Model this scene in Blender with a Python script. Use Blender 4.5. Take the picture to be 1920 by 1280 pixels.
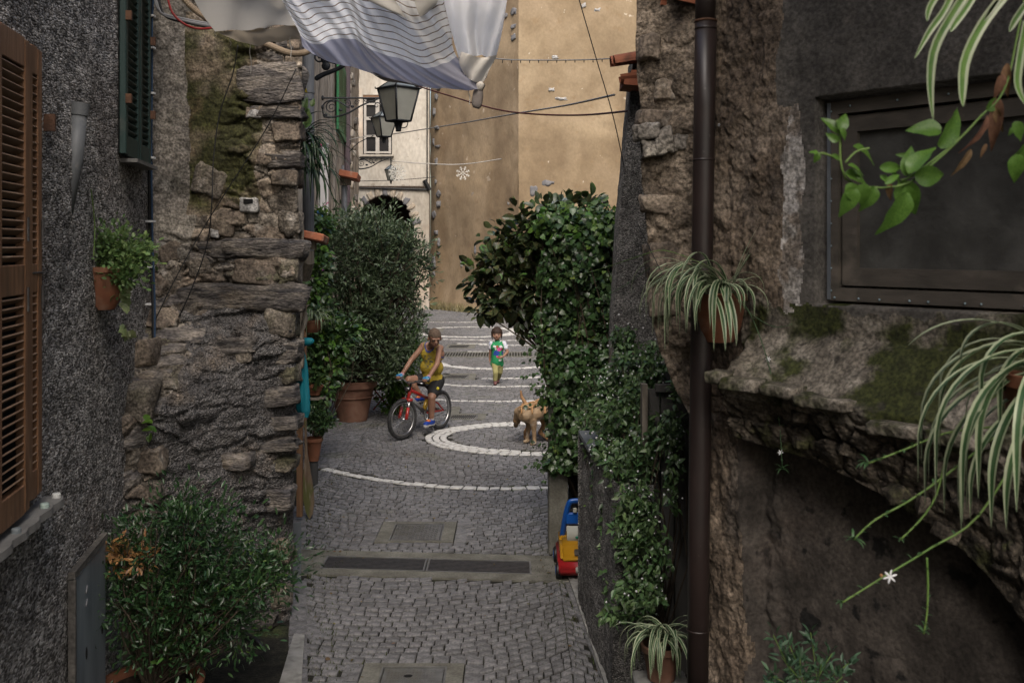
import bpy, bmesh, math, random
import numpy as np
from mathutils import Vector, Matrix, Quaternion
from mathutils.geometry import tessellate_polygon

for _o in list(bpy.data.objects):
    bpy.data.objects.remove(_o, do_unlink=True)
sc = bpy.context.scene
COL = sc.collection

# ------------------------------------------------------------------ camera
F = 1867.0          # focal length in pixels of the 1920 px wide photograph
CZ = 2.4            # eye height above the paving
HY = 460.0          # horizon row
cd = bpy.data.cameras.new('camera')
cam = bpy.data.objects.new('camera', cd); COL.objects.link(cam)
cam.location = (0, 0, CZ); cam.rotation_euler = (math.radians(90), 0, 0)
cd.sensor_width = 36; cd.lens = 35.0; cd.shift_y = -180.0 / 1920.0
cd.clip_start = 0.1; cd.clip_end = 400
cd.dof.use_dof = True; cd.dof.focus_distance = 8.5; cd.dof.aperture_fstop = 7.1
sc.camera = cam

# ------------------------------------------------------------------ world, sun, exposure
w = bpy.data.worlds.new('World'); sc.world = w; w.use_nodes = True
nt = w.node_tree; bg = nt.nodes['Background']
sky = nt.nodes.new('ShaderNodeTexSky'); sky.sky_type = 'NISHITA'; sky.sun_disc = False
sky.sun_elevation = math.radians(50); sky.sun_rotation = math.radians(176)
sky.air_density = 1.3; sky.dust_density = 5.0; sky.ozone_density = 0.6
nt.links.new(sky.outputs[0], bg.inputs[0]); bg.inputs[1].default_value = 0.15
sl = bpy.data.lights.new('sun', 'SUN'); sl.energy = 2.3; sl.angle = math.radians(40); sl.color = (1.0, 0.965, 0.92)
so = bpy.data.objects.new('sun', sl); COL.objects.link(so)
so.rotation_euler = (math.radians(40), 0, math.radians(4)); so.location = (0, 0, 30)
sc.view_settings.view_transform = 'Standard'; sc.view_settings.look = 'None'
sc.view_settings.gamma = 1; sc.view_settings.use_curve_mapping = False
sc.view_settings.exposure = 0.62
sc.cycles.max_bounces = 7; sc.cycles.diffuse_bounces = 5; sc.cycles.transparent_max_bounces = 8
sc.cycles.sample_clamp_indirect = 6

# ------------------------------------------------------------------ helpers
V = Vector
def P(px, py, Y): return V(((px - 960) * Y / F, Y, CZ - (py - HY) * Y / F))
def G(px, py):
    Y = CZ * F / (py - HY)
    return V(((px - 960) * Y / F, Y, 0.0))
def lerp(a, b, t): return a + (b - a) * t

def _h(ix, iy, iz, seed):
    n = (ix.astype(np.int64) * 374761393 + iy.astype(np.int64) * 668265263 + iz.astype(np.int64) * 1274126177 + seed * 97531) & 0xFFFFFFFF
    n = ((n ^ (n >> 13)) * 1274126177) & 0xFFFFFFFF
    n = ((n ^ (n >> 16)) * 2246822519) & 0xFFFFFFFF
    return ((n ^ (n >> 15)) & 0xFFFFFF) / float(0xFFFFFF)
def vnoise(p, seed=0):
    p = np.asarray(p, float); i = np.floor(p); f = p - i; u = f * f * (3 - 2 * f)
    x, y, z = i[:, 0], i[:, 1], i[:, 2]; r = 0
    for dx in (0, 1):
        for dy in (0, 1):
            for dz in (0, 1):
                wgt = (u[:, 0] if dx else 1 - u[:, 0]) * (u[:, 1] if dy else 1 - u[:, 1]) * (u[:, 2] if dz else 1 - u[:, 2])
                r = r + wgt * _h(x + dx, y + dy, z + dz, seed)
    return r * 2 - 1
def fbm(p, octv=4, seed=0, gain=0.5):
    p = np.asarray(p, float); a = 1.0; s = 0; t = 0
    for k in range(octv):
        s = s + a * vnoise(p * (2.03 ** k) + 7.3 * k, seed + k); t += a; a *= gain
    return s / t
def worley(p, seed=0):
    p = np.asarray(p, float); i = np.floor(p); best = np.full(len(p), 9.0); sec = best.copy(); idv = np.zeros(len(p))
    for dx in (-1, 0, 1):
        for dy in (-1, 0, 1):
            for dz in (-1, 0, 1):
                c = i + np.array([dx, dy, dz])
                q = np.stack([_h(c[:, 0], c[:, 1], c[:, 2], seed + k) for k in (11, 22, 33)], 1) + c
                d = np.sqrt(((p - q) ** 2).sum(1)); hh = _h(c[:, 0], c[:, 1], c[:, 2], seed + 44)
                nb = d < best
                sec = np.where(nb, best, np.minimum(sec, d)); idv = np.where(nb, hh, idv); best = np.minimum(best, d)
    return best, sec, idv

ORG = {}
def org(parent): return ORG.get(parent.name, V((0, 0, 0))) if parent else V((0, 0, 0))
def tag(o, label=None, cat=None, group=None, kind=None):
    if label: o['label'] = label
    if cat: o['category'] = cat
    if group: o['group'] = group
    if kind: o['kind'] = kind
    return o
def thing(name, loc, label, cat, group=None, rot=None):
    o = bpy.data.objects.new(name, None); COL.objects.link(o); o.empty_display_size = 0.1
    o.location = loc
    if rot is not None: o.rotation_euler = rot; ORG[o.name] = V((0, 0, 0))
    else: ORG[o.name] = V(loc)
    return tag(o, label, cat, group)
def link(name, me, mats, parent=None, smooth=False):
    for m in (mats if isinstance(mats, (list, tuple)) else [mats]): me.materials.append(m)
    if smooth: me.polygons.foreach_set('use_smooth', [True] * len(me.polygons))
    o = bpy.data.objects.new(name, me); COL.objects.link(o)
    if parent is not None:
        o.parent = parent; ORG[o.name] = org(parent)
    return o
def np_mesh(name, verts, faces, mats, parent=None, smooth=False, mi=None, uv=None):
    """verts (N,3); faces (M,k) array of equal sized faces"""
    verts = np.asarray(verts, np.float32) - np.array(org(parent), np.float32)
    faces = np.asarray(faces, np.int32); k = faces.shape[1]
    me = bpy.data.meshes.new(name)
    me.vertices.add(len(verts)); me.vertices.foreach_set('co', verts.ravel())
    me.loops.add(faces.size); me.loops.foreach_set('vertex_index', faces.ravel())
    me.polygons.add(len(faces)); me.polygons.foreach_set('loop_start', np.arange(0, faces.size, k, dtype=np.int32))
    if mi is not None: me.polygons.foreach_set('material_index', np.asarray(mi, np.int32))
    if uv is not None:
        ul = me.uv_layers.new(name='UVMap'); ul.data.foreach_set('uv', np.asarray(uv, np.float32)[faces.ravel()].ravel())
    me.update(calc_edges=True); me.validate()
    return link(name, me, mats, parent, smooth)
def grid_faces(nu, nv):
    a = np.arange(nu * nv).reshape(nu, nv)
    return np.stack([a[:-1, :-1].ravel(), a[1:, :-1].ravel(), a[1:, 1:].ravel(), a[:-1, 1:].ravel()], 1)

class MB:
    def __init__(s): s.v = []; s.f = []; s.m = []
    def add(s, vs, fs, mi=0):
        n = len(s.v); s.v += [tuple(x) for x in vs]; s.f += [tuple(i + n for i in f) for f in fs]; s.m += [mi] * len(fs); return s
    def box(s, c, d, R=None, mi=0, bev=0):
        hx, hy, hz = d[0] / 2, d[1] / 2, d[2] / 2
        if bev:
            b = min(bev, hx * .9, hy * .9, hz * .9); vs = []; idx = {}
            for sx in (-1, 1):
                for sy in (-1, 1):
                    for sz in (-1, 1):
                        for ax in range(3):
                            h = [hx - b, hy - b, hz - b]; h[ax] += b
                            idx[(sx, sy, sz, ax)] = len(vs); vs.append(V((sx * h[0], sy * h[1], sz * h[2])))
            fs = []
            for ax in range(3):
                o1, o2 = (ax + 1) % 3, (ax + 2) % 3
                for sg in (-1, 1):
                    q = []
                    for a_, b_ in ((-1, -1), (1, -1), (1, 1), (-1, 1)):
                        k = [0, 0, 0]; k[ax] = sg; k[o1] = a_; k[o2] = b_; q.append(idx[(k[0], k[1], k[2], ax)])
                    fs.append(tuple(q if sg > 0 else q[::-1]))
                for a_ in (-1, 1):
                    for b_ in (-1, 1):
                        k0 = [0, 0, 0]; k0[ax] = -1; k0[o1] = a_; k0[o2] = b_; k1 = list(k0); k1[ax] = 1
                        q = [idx[(*k0, o1)], idx[(*k1, o1)], idx[(*k1, o2)], idx[(*k0, o2)]]
                        fs.append(tuple(q if a_ * b_ < 0 else q[::-1]))
            for sx in (-1, 1):
                for sy in (-1, 1):
                    for sz in (-1, 1):
                        q = [idx[(sx, sy, sz, a)] for a in range(3)]; fs.append(tuple(q if sx * sy * sz > 0 else q[::-1]))
        else:
            vs = [V((x, y, z)) for x in (-hx, hx) for y in (-hy, hy) for z in (-hz, hz)]
            fs = [(0, 1, 3, 2), (4, 6, 7, 5), (0, 4, 5, 1), (2, 3, 7, 6), (0, 2, 6, 4), (1, 5, 7, 3)]
        if R is not None: vs = [R @ v for v in vs]
        c = V(c); return s.add([v + c for v in vs], fs, mi)
    def tube(s, pts, r, n=8, mi=0, cap=True, flat=None):
        pts = [V(p) for p in pts]; k = len(pts)
        rs = r if isinstance(r, (list, tuple)) else [r] * k
        up = None; vs = []
        for i in range(k):
            t = (pts[min(i + 1, k - 1)] - pts[max(i - 1, 0)])
            if t.length < 1e-9: t = V((0, 0, 1))
            t.normalize()
            if up is None:
                up = V((0, 0, 1)) if abs(t.z) < .9 else V((0, 1, 0))
            x = up.cross(t)
            if x.length < 1e-6: x = V((1, 0, 0)).cross(t)
            x.normalize(); y = t.cross(x); up = y
            for j in range(n):
                a = 2 * math.pi * j / n
                vs.append(pts[i] + rs[i] * (math.cos(a) * x + math.sin(a) * y * (flat or 1)))
        fs = [(i * n + j, i * n + (j + 1) % n, (i + 1) * n + (j + 1) % n, (i + 1) * n + j) for i in range(k - 1) for j in range(n)]
        if cap: fs += [tuple(range(n))[::-1], tuple((k - 1) * n + j for j in range(n))]
        return s.add(vs, fs, mi)
    def cyl(s, a, b, r, n=12, mi=0, r2=None): return s.tube([a, b], [r, r if r2 is None else r2], n, mi)
    def lathe(s, prof, c, n=24, mi=0, R=None, a0=0, a1=2 * math.pi):
        """prof list of (r,z)"""
        full = abs(a1 - a0 - 2 * math.pi) < 1e-6; m = n if full else n + 1; vs = []
        for (r, z) in prof:
            for j in range(m):
                a = a0 + (a1 - a0) * j / n; v = V((r * math.cos(a), r * math.sin(a), z))
                vs.append((R @ v if R is not None else v) + V(c))
        fs = []
        for i in range(len(prof) - 1):
            for j in range(n):
                j2 = (j + 1) % m; fs.append((i * m + j, i * m + j2, (i + 1) * m + j2, (i + 1) * m + j))
        return s.add(vs, fs, mi)
    def ell(s, c, r, R=None, n=12, mi=0):
        if not isinstance(r, (tuple, list, Vector)): r = (r, r, r)
        vs = []; fs = []; m = n // 2
        for i in range(m + 1):
            th = math.pi * i / m
            for j in range(n):
                a = 2 * math.pi * j / n; v = V((r[0] * math.sin(th) * math.cos(a), r[1] * math.sin(th) * math.sin(a), r[2] * math.cos(th)))
                vs.append((R @ v if R is not None else v) + V(c))
        for i in range(m):
            for j in range(n): fs.append((i * n + j, (i + 1) * n + j, (i + 1) * n + (j + 1) % n, i * n + (j + 1) % n))
        return s.add(vs, fs, mi)
    def torus(s, c, R_, r, rot, n=36, m=8, mi=0, fz=1):
        vs = []
        for i in range(n):
            a = 2 * math.pi * i / n
            for j in range(m):
                b = 2 * math.pi * j / m; rr = R_ + r * math.cos(b)
                vs.append(V(c) + rot @ V((rr * math.cos(a), rr * math.sin(a), r * fz * math.sin(b))))
        fs = [(i * m + j, ((i + 1) % n) * m + j, ((i + 1) % n) * m + (j + 1) % m, i * m + (j + 1) % m) for i in range(n) for j in range(m)]
        return s.add(vs, fs, mi)
    def prism(s, outer, holes, o, ex, ey, th, mi=0):
        """2d polygon (with holes) in the frame o + x*ex + y*ey, extruded th along ex x ey"""
        ex, ey, o = V(ex), V(ey), V(o); nz = ex.cross(ey).normalized()
        loops = [outer] + list(holes); flat = [p for l in loops for p in l]
        tris = tessellate_polygon([[V((p[0], p[1], 0)) for p in l] for l in loops])
        N = len(flat); vs = [o + p[0] * ex + p[1] * ey for p in flat]; vs += [v + nz * th for v in vs]
        fs = []
        for t in tris:
            a, b, c = [flat[i] for i in t]
            ccw = (b[0] - a[0]) * (c[1] - a[1]) - (b[1] - a[1]) * (c[0] - a[0]) > 0
            t = tuple(t) if ccw else tuple(t)[::-1]
            fs.append(tuple(i + N for i in t)); fs.append(t[::-1])
        k = 0
        for l in loops:
            L = len(l)
            for i in range(L): fs.append((k + i, k + (i + 1) % L, k + (i + 1) % L + N, k + i + N))
            k += L
        return s.add(vs, fs, mi)
    def build(s, name, mats, parent=None, smooth=False, autos=False, jit=0):
        o_ = org(parent); me = bpy.data.meshes.new(name)
        vs = [(x[0] - o_.x, x[1] - o_.y, x[2] - o_.z) for x in s.v]
        if jit:
            a = np.array(vs); a += jit * np.stack([fbm(a * 9 + 3 * k, 3, 50 + k) for k in range(3)], 1); vs = a.tolist()
        me.from_pydata(vs, [], s.f); me.update()
        me.polygons.foreach_set('material_index', s.m)
        ob = link(name, me, mats, parent, smooth)
        if smooth and autos:
            bm = bmesh.new(); bm.from_mesh(me)
            bmesh.ops.recalc_face_normals(bm, faces=bm.faces)
            for e in bm.edges:
                if len(e.link_faces) == 2 and e.calc_face_angle(0) > math.radians(38): e.smooth = False
            bm.to_mesh(me); bm.free()
        return ob
def cat(pts, n, closed=False):
    """Catmull-Rom through pts, n samples"""
    pts = [V(p) for p in pts]; k = len(pts); out = []
    for i in range(n):
        t = i / (n - 1) * (k - 1); a = min(int(t), k - 2); f = t - a
        p0, p1, p2, p3 = pts[max(a - 1, 0)], pts[a], pts[a + 1], pts[min(a + 2, k - 1)]
        out.append(0.5 * ((2 * p1) + (p2 - p0) * f + (2 * p0 - 5 * p1 + 4 * p2 - p3) * f * f + (3 * p1 - p0 - 3 * p2 + p3) * f ** 3))
    return out
def copy_tree(o, parent=None, label=None):
    c = o.copy(); COL.objects.link(c); c.parent = parent
    ORG[c.name] = ORG.get(o.name, V((0, 0, 0)))
    if label: c['label'] = label
    for ch in list(o.children): copy_tree(ch, c)
    return c

# ------------------------------------------------------------------ materials
KALB = [.80]
def rgb(c): return (c[0] * KALB[0], c[1] * KALB[0], c[2] * KALB[0], 1)
def mat(name, cols, scale=4, detail=6, rough=.85, bump=.3, bscale=30, bdist=.01, stretch=(1, 1, 1), spots=(), vor=None,
        metal=0, spec=.3, island=0, objrand=0, transl=0, emit=None, lo=.32, hi=.68, hue=0, bstretch=None, vbump=0, distort=0.3, grain=None):
    m = bpy.data.materials.new(name); m.use_nodes = True; n = m.node_tree.nodes; L = m.node_tree.links
    bs = n['Principled BSDF']; bs.inputs['Roughness'].default_value = rough; bs.inputs['Metallic'].default_value = metal
    bs.inputs['Specular IOR Level'].default_value = spec
    tc = n.new('ShaderNodeTexCoord'); mp = n.new('ShaderNodeMapping'); mp.inputs['Scale'].default_value = stretch
    L.new(tc.outputs['Object'], mp.inputs['Vector'])
    def noise(sc_, det, dis=0., vec=None):
        t = n.new('ShaderNodeTexNoise'); t.inputs['Scale'].default_value = sc_; t.inputs['Detail'].default_value = det
        t.inputs['Distortion'].default_value = dis; L.new((vec or mp).outputs[0], t.inputs['Vector']); return t
    def mrange(src, a, b):
        t = n.new('ShaderNodeMapRange'); t.inputs['From Min'].default_value = a; t.inputs['From Max'].default_value = b
        L.new(src, t.inputs['Value']); return t.outputs[0]
    def mix(fac, a, b, mode='MIX'):
        t = n.new('ShaderNodeMix'); t.data_type = 'RGBA'; t.blend_type = mode
        if isinstance(fac, float): t.inputs[0].default_value = fac
        else: L.new(fac, t.inputs[0])
        for k, x in ((6, a), (7, b)):
            if isinstance(x, tuple): t.inputs[k].default_value = x
            else: L.new(x, t.inputs[k])
        return t.outputs[2]
    if len(cols) == 1: col = None; cv = rgb(cols[0])
    else:
        t = noise(scale, detail, distort); r = n.new('ShaderNodeValToRGB'); e = r.color_ramp.elements
        e[0].position = lo; e[1].position = hi; e[0].color = rgb(cols[0]); e[1].color = rgb(cols[-1])
        for i, c in enumerate(cols[1:-1]):
            x = e.new(lo + (hi - lo) * (i + 1) / (len(cols) - 1)); x.color = rgb(c)
        L.new(t.outputs['Fac'], r.inputs[0]); col = r.outputs[0]; cv = None
    cur = col if col is not None else cv
    vout = None
    if vor:   # (scale, dark colour, light colour, mixfac)
        vt = n.new('ShaderNodeTexVoronoi'); vt.inputs['Scale'].default_value = vor[0]; L.new(mp.outputs[0], vt.inputs['Vector'])
        r = n.new('ShaderNodeValToRGB'); e = r.color_ramp.elements; e[0].position = .25; e[1].position = .75
        e[0].color = rgb(vor[1]); e[1].color = rgb(vor[2])
        sp = n.new('ShaderNodeSeparateColor'); L.new(vt.outputs['Color'], sp.inputs[0]); L.new(sp.outputs[0], r.inputs[0])
        cur = mix(float(vor[3]), cur, r.outputs[0]); vout = vt.outputs['Distance']
    for s in spots:   # colour, scale, lo, hi, detail, (strength), (stretch)
        vec = None
        if len(s) > 6 and s[6]:
            vec = n.new('ShaderNodeMapping'); vec.inputs['Scale'].default_value = s[6]; L.new(tc.outputs['Object'], vec.inputs['Vector'])
            vec.inputs['Location'].default_value = (s[1] * .37, 1.7, s[2] * 3.1)
        else:
            vec = n.new('ShaderNodeMapping'); vec.inputs['Location'].default_value = (s[1] * .37, s[3] * 5.7, s[2] * 3.1); L.new(tc.outputs['Object'], vec.inputs['Vector'])
        t = noise(s[1], s[4], .2, vec); f = mrange(t.outputs['Fac'], s[2], s[3])
        if len(s) > 5 and s[5] < 1:
            q = n.new('ShaderNodeMath'); q.operation = 'MULTIPLY'; L.new(f, q.inputs[0]); q.inputs[1].default_value = s[5]; f = q.outputs[0]
        cur = mix(f, cur, rgb(s[0]))
    if grain is None and rough > .9 and bump: grain = (70, .45)
    if grain:
        for gs, ga in ((grain[0], grain[1]), (grain[0] * .28, grain[1] * .6)):
            t = noise(gs, 4, .0); g_ = n.new('ShaderNodeMapRange'); g_.inputs['From Min'].default_value = .36; g_.inputs['From Max'].default_value = .64
            g_.inputs['To Min'].default_value = 1 - ga; g_.inputs['To Max'].default_value = 1 + ga; L.new(t.outputs['Fac'], g_.inputs['Value'])
            cur = mix(1.0, cur, g_.outputs[0], 'MULTIPLY')
    if island or objrand or hue:
        hs = n.new('ShaderNodeHueSaturation')
        if isinstance(cur, tuple): hs.inputs['Color'].default_value = cur
        else: L.new(cur, hs.inputs['Color'])
        ge = n.new('ShaderNodeNewGeometry'); oi = n.new('ShaderNodeObjectInfo')
        ad = n.new('ShaderNodeMath'); ad.operation = 'ADD'; L.new(ge.outputs['Random Per Island'], ad.inputs[0])
        if objrand: L.new(oi.outputs['Random'], ad.inputs[1])
        else: ad.inputs[1].default_value = 0
        fr = n.new('ShaderNodeMath'); fr.operation = 'FRACT'; L.new(ad.outputs[0], fr.inputs[0])
        a = max(island, objrand)
        mr = n.new('ShaderNodeMapRange'); mr.inputs['To Min'].default_value = 1 - a; mr.inputs['To Max'].default_value = 1 + a
        L.new(fr.outputs[0], mr.inputs['Value']); L.new(mr.outputs[0], hs.inputs['Value'])
        if hue:
            m2 = n.new('ShaderNodeMath'); m2.operation = 'MULTIPLY'; m2.inputs[1].default_value = 7.31; L.new(fr.outputs[0], m2.inputs[0])
            f2 = n.new('ShaderNodeMath'); f2.operation = 'FRACT'; L.new(m2.outputs[0], f2.inputs[0])
            m3 = n.new('ShaderNodeMapRange'); m3.inputs['To Min'].default_value = .5 - hue; m3.inputs['To Max'].default_value = .5 + hue
            L.new(f2.outputs[0], m3.inputs['Value']); L.new(m3.outputs[0], hs.inputs['Hue'])
        cur = hs.outputs[0]
    if isinstance(cur, tuple): bs.inputs['Base Color'].default_value = cur
    else: L.new(cur, bs.inputs['Base Color'])
    if bump:
        bv = mp
        if bstretch:
            bv = n.new('ShaderNodeMapping'); bv.inputs['Scale'].default_value = bstretch; L.new(tc.outputs['Object'], bv.inputs['Vector'])
        t = noise(bscale, 8, .1, bv); b = n.new('ShaderNodeBump'); b.inputs['Strength'].default_value = bump; b.inputs['Distance'].default_value = bdist
        h = t.outputs['Fac']
        if vout and vbump:
            q = n.new('ShaderNodeMath'); q.operation = 'MULTIPLY'; q.inputs[1].default_value = -vbump; L.new(vout, q.inputs[0])
            ad = n.new('ShaderNodeMath'); ad.operation = 'ADD'; L.new(q.outputs[0], ad.inputs[0]); L.new(h, ad.inputs[1]); h = ad.outputs[0]
        L.new(h, b.inputs['Height']); L.new(b.outputs[0], bs.inputs['Normal'])
    if transl:
        tr = n.new('ShaderNodeBsdfTranslucent'); ms = n.new('ShaderNodeMixShader'); ms.inputs[0].default_value = transl
        if isinstance(cur, tuple): tr.inputs[0].default_value = cur
        else: L.new(cur, tr.inputs[0])
        L.new(bs.outputs[0], ms.inputs[1]); L.new(tr.outputs[0], ms.inputs[2]); L.new(ms.outputs[0], n['Material Output'].inputs[0])
    return m

M = {}
# walls
M['pebble'] = mat('pebbledash', [(.06, .052, .046), (.17, .155, .14), (.30, .28, .26)], scale=9, rough=.95, bump=1.0, bscale=95, bdist=.02,
                  stretch=(1, .42, 1), vor=(120, (.06, .054, .048), (.80, .76, .72), .58), vbump=1.1, grain=(34, .42),
                  spots=[((.07, .055, .045), 1.3, .5, .75, 5, .5), ((.24, .235, .225), 2.2, .62, .72, 5, .35, (3, 3, .5)), ((.10, .06, .045), .9, .52, .7, 4, .5)])
M['plaster_grey'] = mat('grey_plaster', [(.09, .085, .075), (.19, .17, .15), (.26, .235, .20)], scale=3, rough=.95, bump=.9, bscale=34, bdist=.02,
                        spots=[((.32, .30, .28), 5, .6, .68, 8, .7), ((.055, .05, .04), 8, .58, .7, 8, .7)])
M['rubble'] = mat('rubble_mortar', [(.07, .06, .05), (.16, .137, .112), (.27, .235, .195)], scale=5, rough=.95, bump=1.0, bscale=42, bdist=.02,
                  spots=[((.05, .055, .018), 3.1, .54, .66, 6, .55), ((.34, .31, .28), 7, .62, .7, 8, .6), ((.035, .03, .028), 6, .6, .72, 8, .8)])
M['mossy'] = mat('mossy_plaster', [(.12, .092, .066), (.21, .165, .122), (.27, .225, .185)], scale=4, rough=.95, bump=.8, bscale=30, bdist=.02,
                 spots=[((.030, .034, .007), 2.0, .44, .55, 8, .92), ((.065, .066, .018), 4, .52, .62, 8, .65), ((.30, .18, .12), 1.4, .58, .7, 5, .6)])
M['slate'] = mat('slate_stone', [(.05, .045, .045), (.12, .107, .098), (.20, .175, .15)], scale=5, stretch=(1.2, 1.2, 4), rough=.92, bump=1.0, bscale=16, bdist=.02,
                 spots=[((.16, .12, .07), 2.3, .56, .7, 5, .6), ((.035, .035, .04), 5, .56, .66, 6, .7, (1, 1, 5))], objrand=.25, grain=(40, .5))
M['brownstone'] = mat('brown_stone', [(.075, .06, .048), (.15, .12, .095), (.24, .195, .15)], scale=6, rough=.92, bump=.9, bscale=30, bdist=.015,
                      spots=[((.34, .32, .29), 4, .62, .7, 8, .5)], objrand=.25)
M['tuff'] = mat('brown_rough_render', [(.08, .063, .048), (.18, .143, .108), (.29, .235, .18)], scale=7, rough=.95, bump=1.0, bscale=36, bdist=.025,
                spots=[((.33, .31, .28), 2.2, .64, .7, 8, .8), ((.05, .04, .03), 5, .58, .68, 8, .7), ((.24, .15, .10), 1.5, .6, .7, 5, .5)])
M['house_side'] = mat('weathered_render', [(.075, .056, .042), (.15, .115, .085), (.23, .185, .145)], scale=3.2, rough=.95, bump=1.0, bscale=32, bdist=.025, stretch=(1, 1, .8),
                spots=[((.045, .042, .040), 2.6, .56, .62, 8, .6, (1, 1, .4)), ((.36, .34, .32), 4, .66, .71, 8, .6, (1, 1, .4))])
M['dark_render'] = mat('dark_grey_render', [(.048, .044, .040), (.085, .078, .070), (.13, .118, .104)], scale=3, grain=(60, .28), rough=.95, bump=.6, bscale=45, bdist=.012,
                spots=[((.16, .14, .12), 5, .6, .7, 8, .5)])
M['white_patch'] = mat('white_lime_patch', [(.20, .18, .16), (.36, .335, .31), (.48, .45, .43)], scale=9, rough=.95, bump=.8, bscale=40, bdist=.015,
                spots=[((.13, .10, .075), 8, .52, .6, 8, .8)])
M['ledge'] = mat('mossy_ledge', [(.07, .062, .05), (.15, .13, .105), (.24, .215, .18)], scale=6, rough=.95, bump=.9, bscale=30, bdist=.015,
                spots=[((.028, .034, .006), 4.2, .47, .55, 8, .95), ((.025, .022, .018), 12, .62, .68, 8, .8)])
M['underside'] = mat('dark_brown_render', [(.032, .027, .023), (.060, .051, .044), (.092, .078, .067)], scale=4, grain=(60, .25), rough=.95, bump=.7, bscale=26, bdist=.015,  # darkest brown render, on the soffit and the wall below the ledge
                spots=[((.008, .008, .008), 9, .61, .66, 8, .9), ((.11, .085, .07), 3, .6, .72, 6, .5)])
M['charcoal'] = mat('charcoal_roughcast', [(.12, .115, .108), (.21, .20, .19), (.30, .29, .275)], stretch=(1, .42, 1), scale=6, rough=.97, bump=1.0, bscale=110, bdist=.02,
                vor=(130, (.04, .04, .04), (.30, .29, .28), .5), vbump=1.0)
M['ochre'] = mat('ochre_plaster', [(.225, .163, .10), (.29, .215, .133), (.35, .265, .172)], scale=.8, detail=9, rough=.92, bump=.45, bscale=6, bdist=.03, grain=(14, .06), stretch=(1, 1, .8),
                spots=[((.52, .41, .27), .35, .5, .68, 8, .6), ((.27, .185, .105), 3.4, .62, .70, 8, .5), ((.24, .165, .095), .55, .56, .75, 7, .6, (1.5, 1.5, .35)), ((.62, .54, .43), 3.2, .71, .73, 6, .8)])
M['ochre_shaded'] = mat('ochre_plaster_shaded', [(.19, .135, .084), (.255, .187, .117), (.32, .24, .157)], scale=.9, detail=9, rough=.92, bump=.45, bscale=6, bdist=.03, stretch=(1.2, 1.2, .7), grain=(14, .07),  # ochre copy for the shaded face: shade put into a darker tone, plus stains
                spots=[((.22, .15, .085), .5, .5, .72, 8, .7, (1.6, 1.6, .6)), ((.18, .12, .07), 4, .60, .70, 8, .5), ((.48, .40, .31), 2.4, .69, .72, 7, .8), ((.42, .31, .19), .3, .5, .7, 6, .6)])
M['limewash'] = mat('limewashed_plaster', grain=(10, .12), cols= [(.37, .33, .275), (.49, .445, .38), (.57, .525, .455)], scale=.9, detail=9, rough=.92, bump=.3, bscale=10, bdist=.015, stretch=(1, 1, .5),
                spots=[((.36, .31, .25), .8, .57, .7, 8, .6, (1.5, 1.5, .3)), ((.62, .42, .28), .35, .56, .72, 6, .6), ((.25, .21, .17), 3, .69, .72, 7, .7)])
M['facade'] = mat('old_beige_render', grain=(22, .3), cols= [(.22, .18, .13), (.38, .32, .25), (.50, .44, .36)], scale=1.6, detail=9, rough=.95, bump=.6, bscale=12, bdist=.02, stretch=(1, 1, .25),
                spots=[((.12, .095, .07), 1.6, .56, .66, 8, .7, (2, 2, .25)), ((.56, .51, .44), 2, .6, .7, 6, .5)])
M['arch_dark'] = mat('dark_brown_vault', [(.045, .034, .026), (.09, .066, .05)], scale=2, rough=.95, bump=.4)  # plain dark brown for the arch passage and the string course
M['concrete'] = mat('concrete', grain=(60, .15), cols=[(.115, .11, .092), (.155, .15, .128), (.195, .19, .165)], scale=6, rough=.93, bump=.4, bscale=60, bdist=.005,
                spots=[((.07, .065, .05), 3, .58, .72, 6, .6)])
M['granite'] = mat('granite_kerb', [(.17, .165, .155), (.27, .265, .25), (.33, .325, .31)], scale=14, rough=.88, bump=.4, bscale=70, bdist=.004,
                spots=[((.12, .12, .10), 2, .55, .7, 6, .6)])
# ground
M['joint'] = mat('joint_dirt', [(.008, .008, .006), (.018, .017, .012), (.032, .031, .021)], scale=10, rough=1, bump=.6, bscale=60,
                spots=[((.045, .058, .018), 1.8, .55, .64, 6, .75)])
M['cobble'] = mat('porphyry_sett', grain=(70, .18), cols=[(.122, .120, .124), (.166, .164, .169), (.215, .213, .218)], scale=16, detail=6, rough=.72, bump=.5, bscale=55, bdist=.006, island=.20, objrand=.20, hue=.02,
                spots=[((.095, .085, .078), .8, .45, .7, 4, .4), ((.12, .12, .075), 1.6, .58, .68, 5, .35), ((.26, .25, .24), 25, .66, .72, 4, .4)])
M['whitesett'] = mat('white_marble_sett', [(.42, .41, .39), (.56, .55, .53), (.64, .63, .61)], scale=12, rough=.75, bump=.4, bscale=50, bdist=.004, island=.13,
                spots=[((.25, .245, .23), 3, .55, .7, 6, .5), ((.22, .21, .19), 20, .64, .72, 5, .5)])
M['iron'] = mat('cast_iron', [(.045, .042, .042), (.085, .08, .078)], scale=20, rough=.55, metal=.5, bump=.3, bscale=80, bdist=.003, spec=.4)
M['galv'] = mat('galvanised_cover', [(.13, .128, .125), (.20, .197, .19)], scale=14, rough=.6, metal=.35, bump=.3, bscale=90, bdist=.003,
                spots=[((.12, .11, .08), 5, .55, .7, 5, .6)])
M['void'] = mat('drain_void', [(.008, .008, .008)], bump=0, rough=1)
M['black_door'] = mat('blackened_door', [(.014, .014, .015), (.03, .03, .031)], scale=8, rough=.7, bump=.2, stretch=(1, 1, .2))
M['panel'] = mat('grey_gate_panel', [(.055, .052, .05), (.09, .086, .08)], scale=5, rough=.8, bump=.3, stretch=(2, 2, .3), spots=[((.13, .12, .11), 8, .62, .7, 6, .5)])
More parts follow.
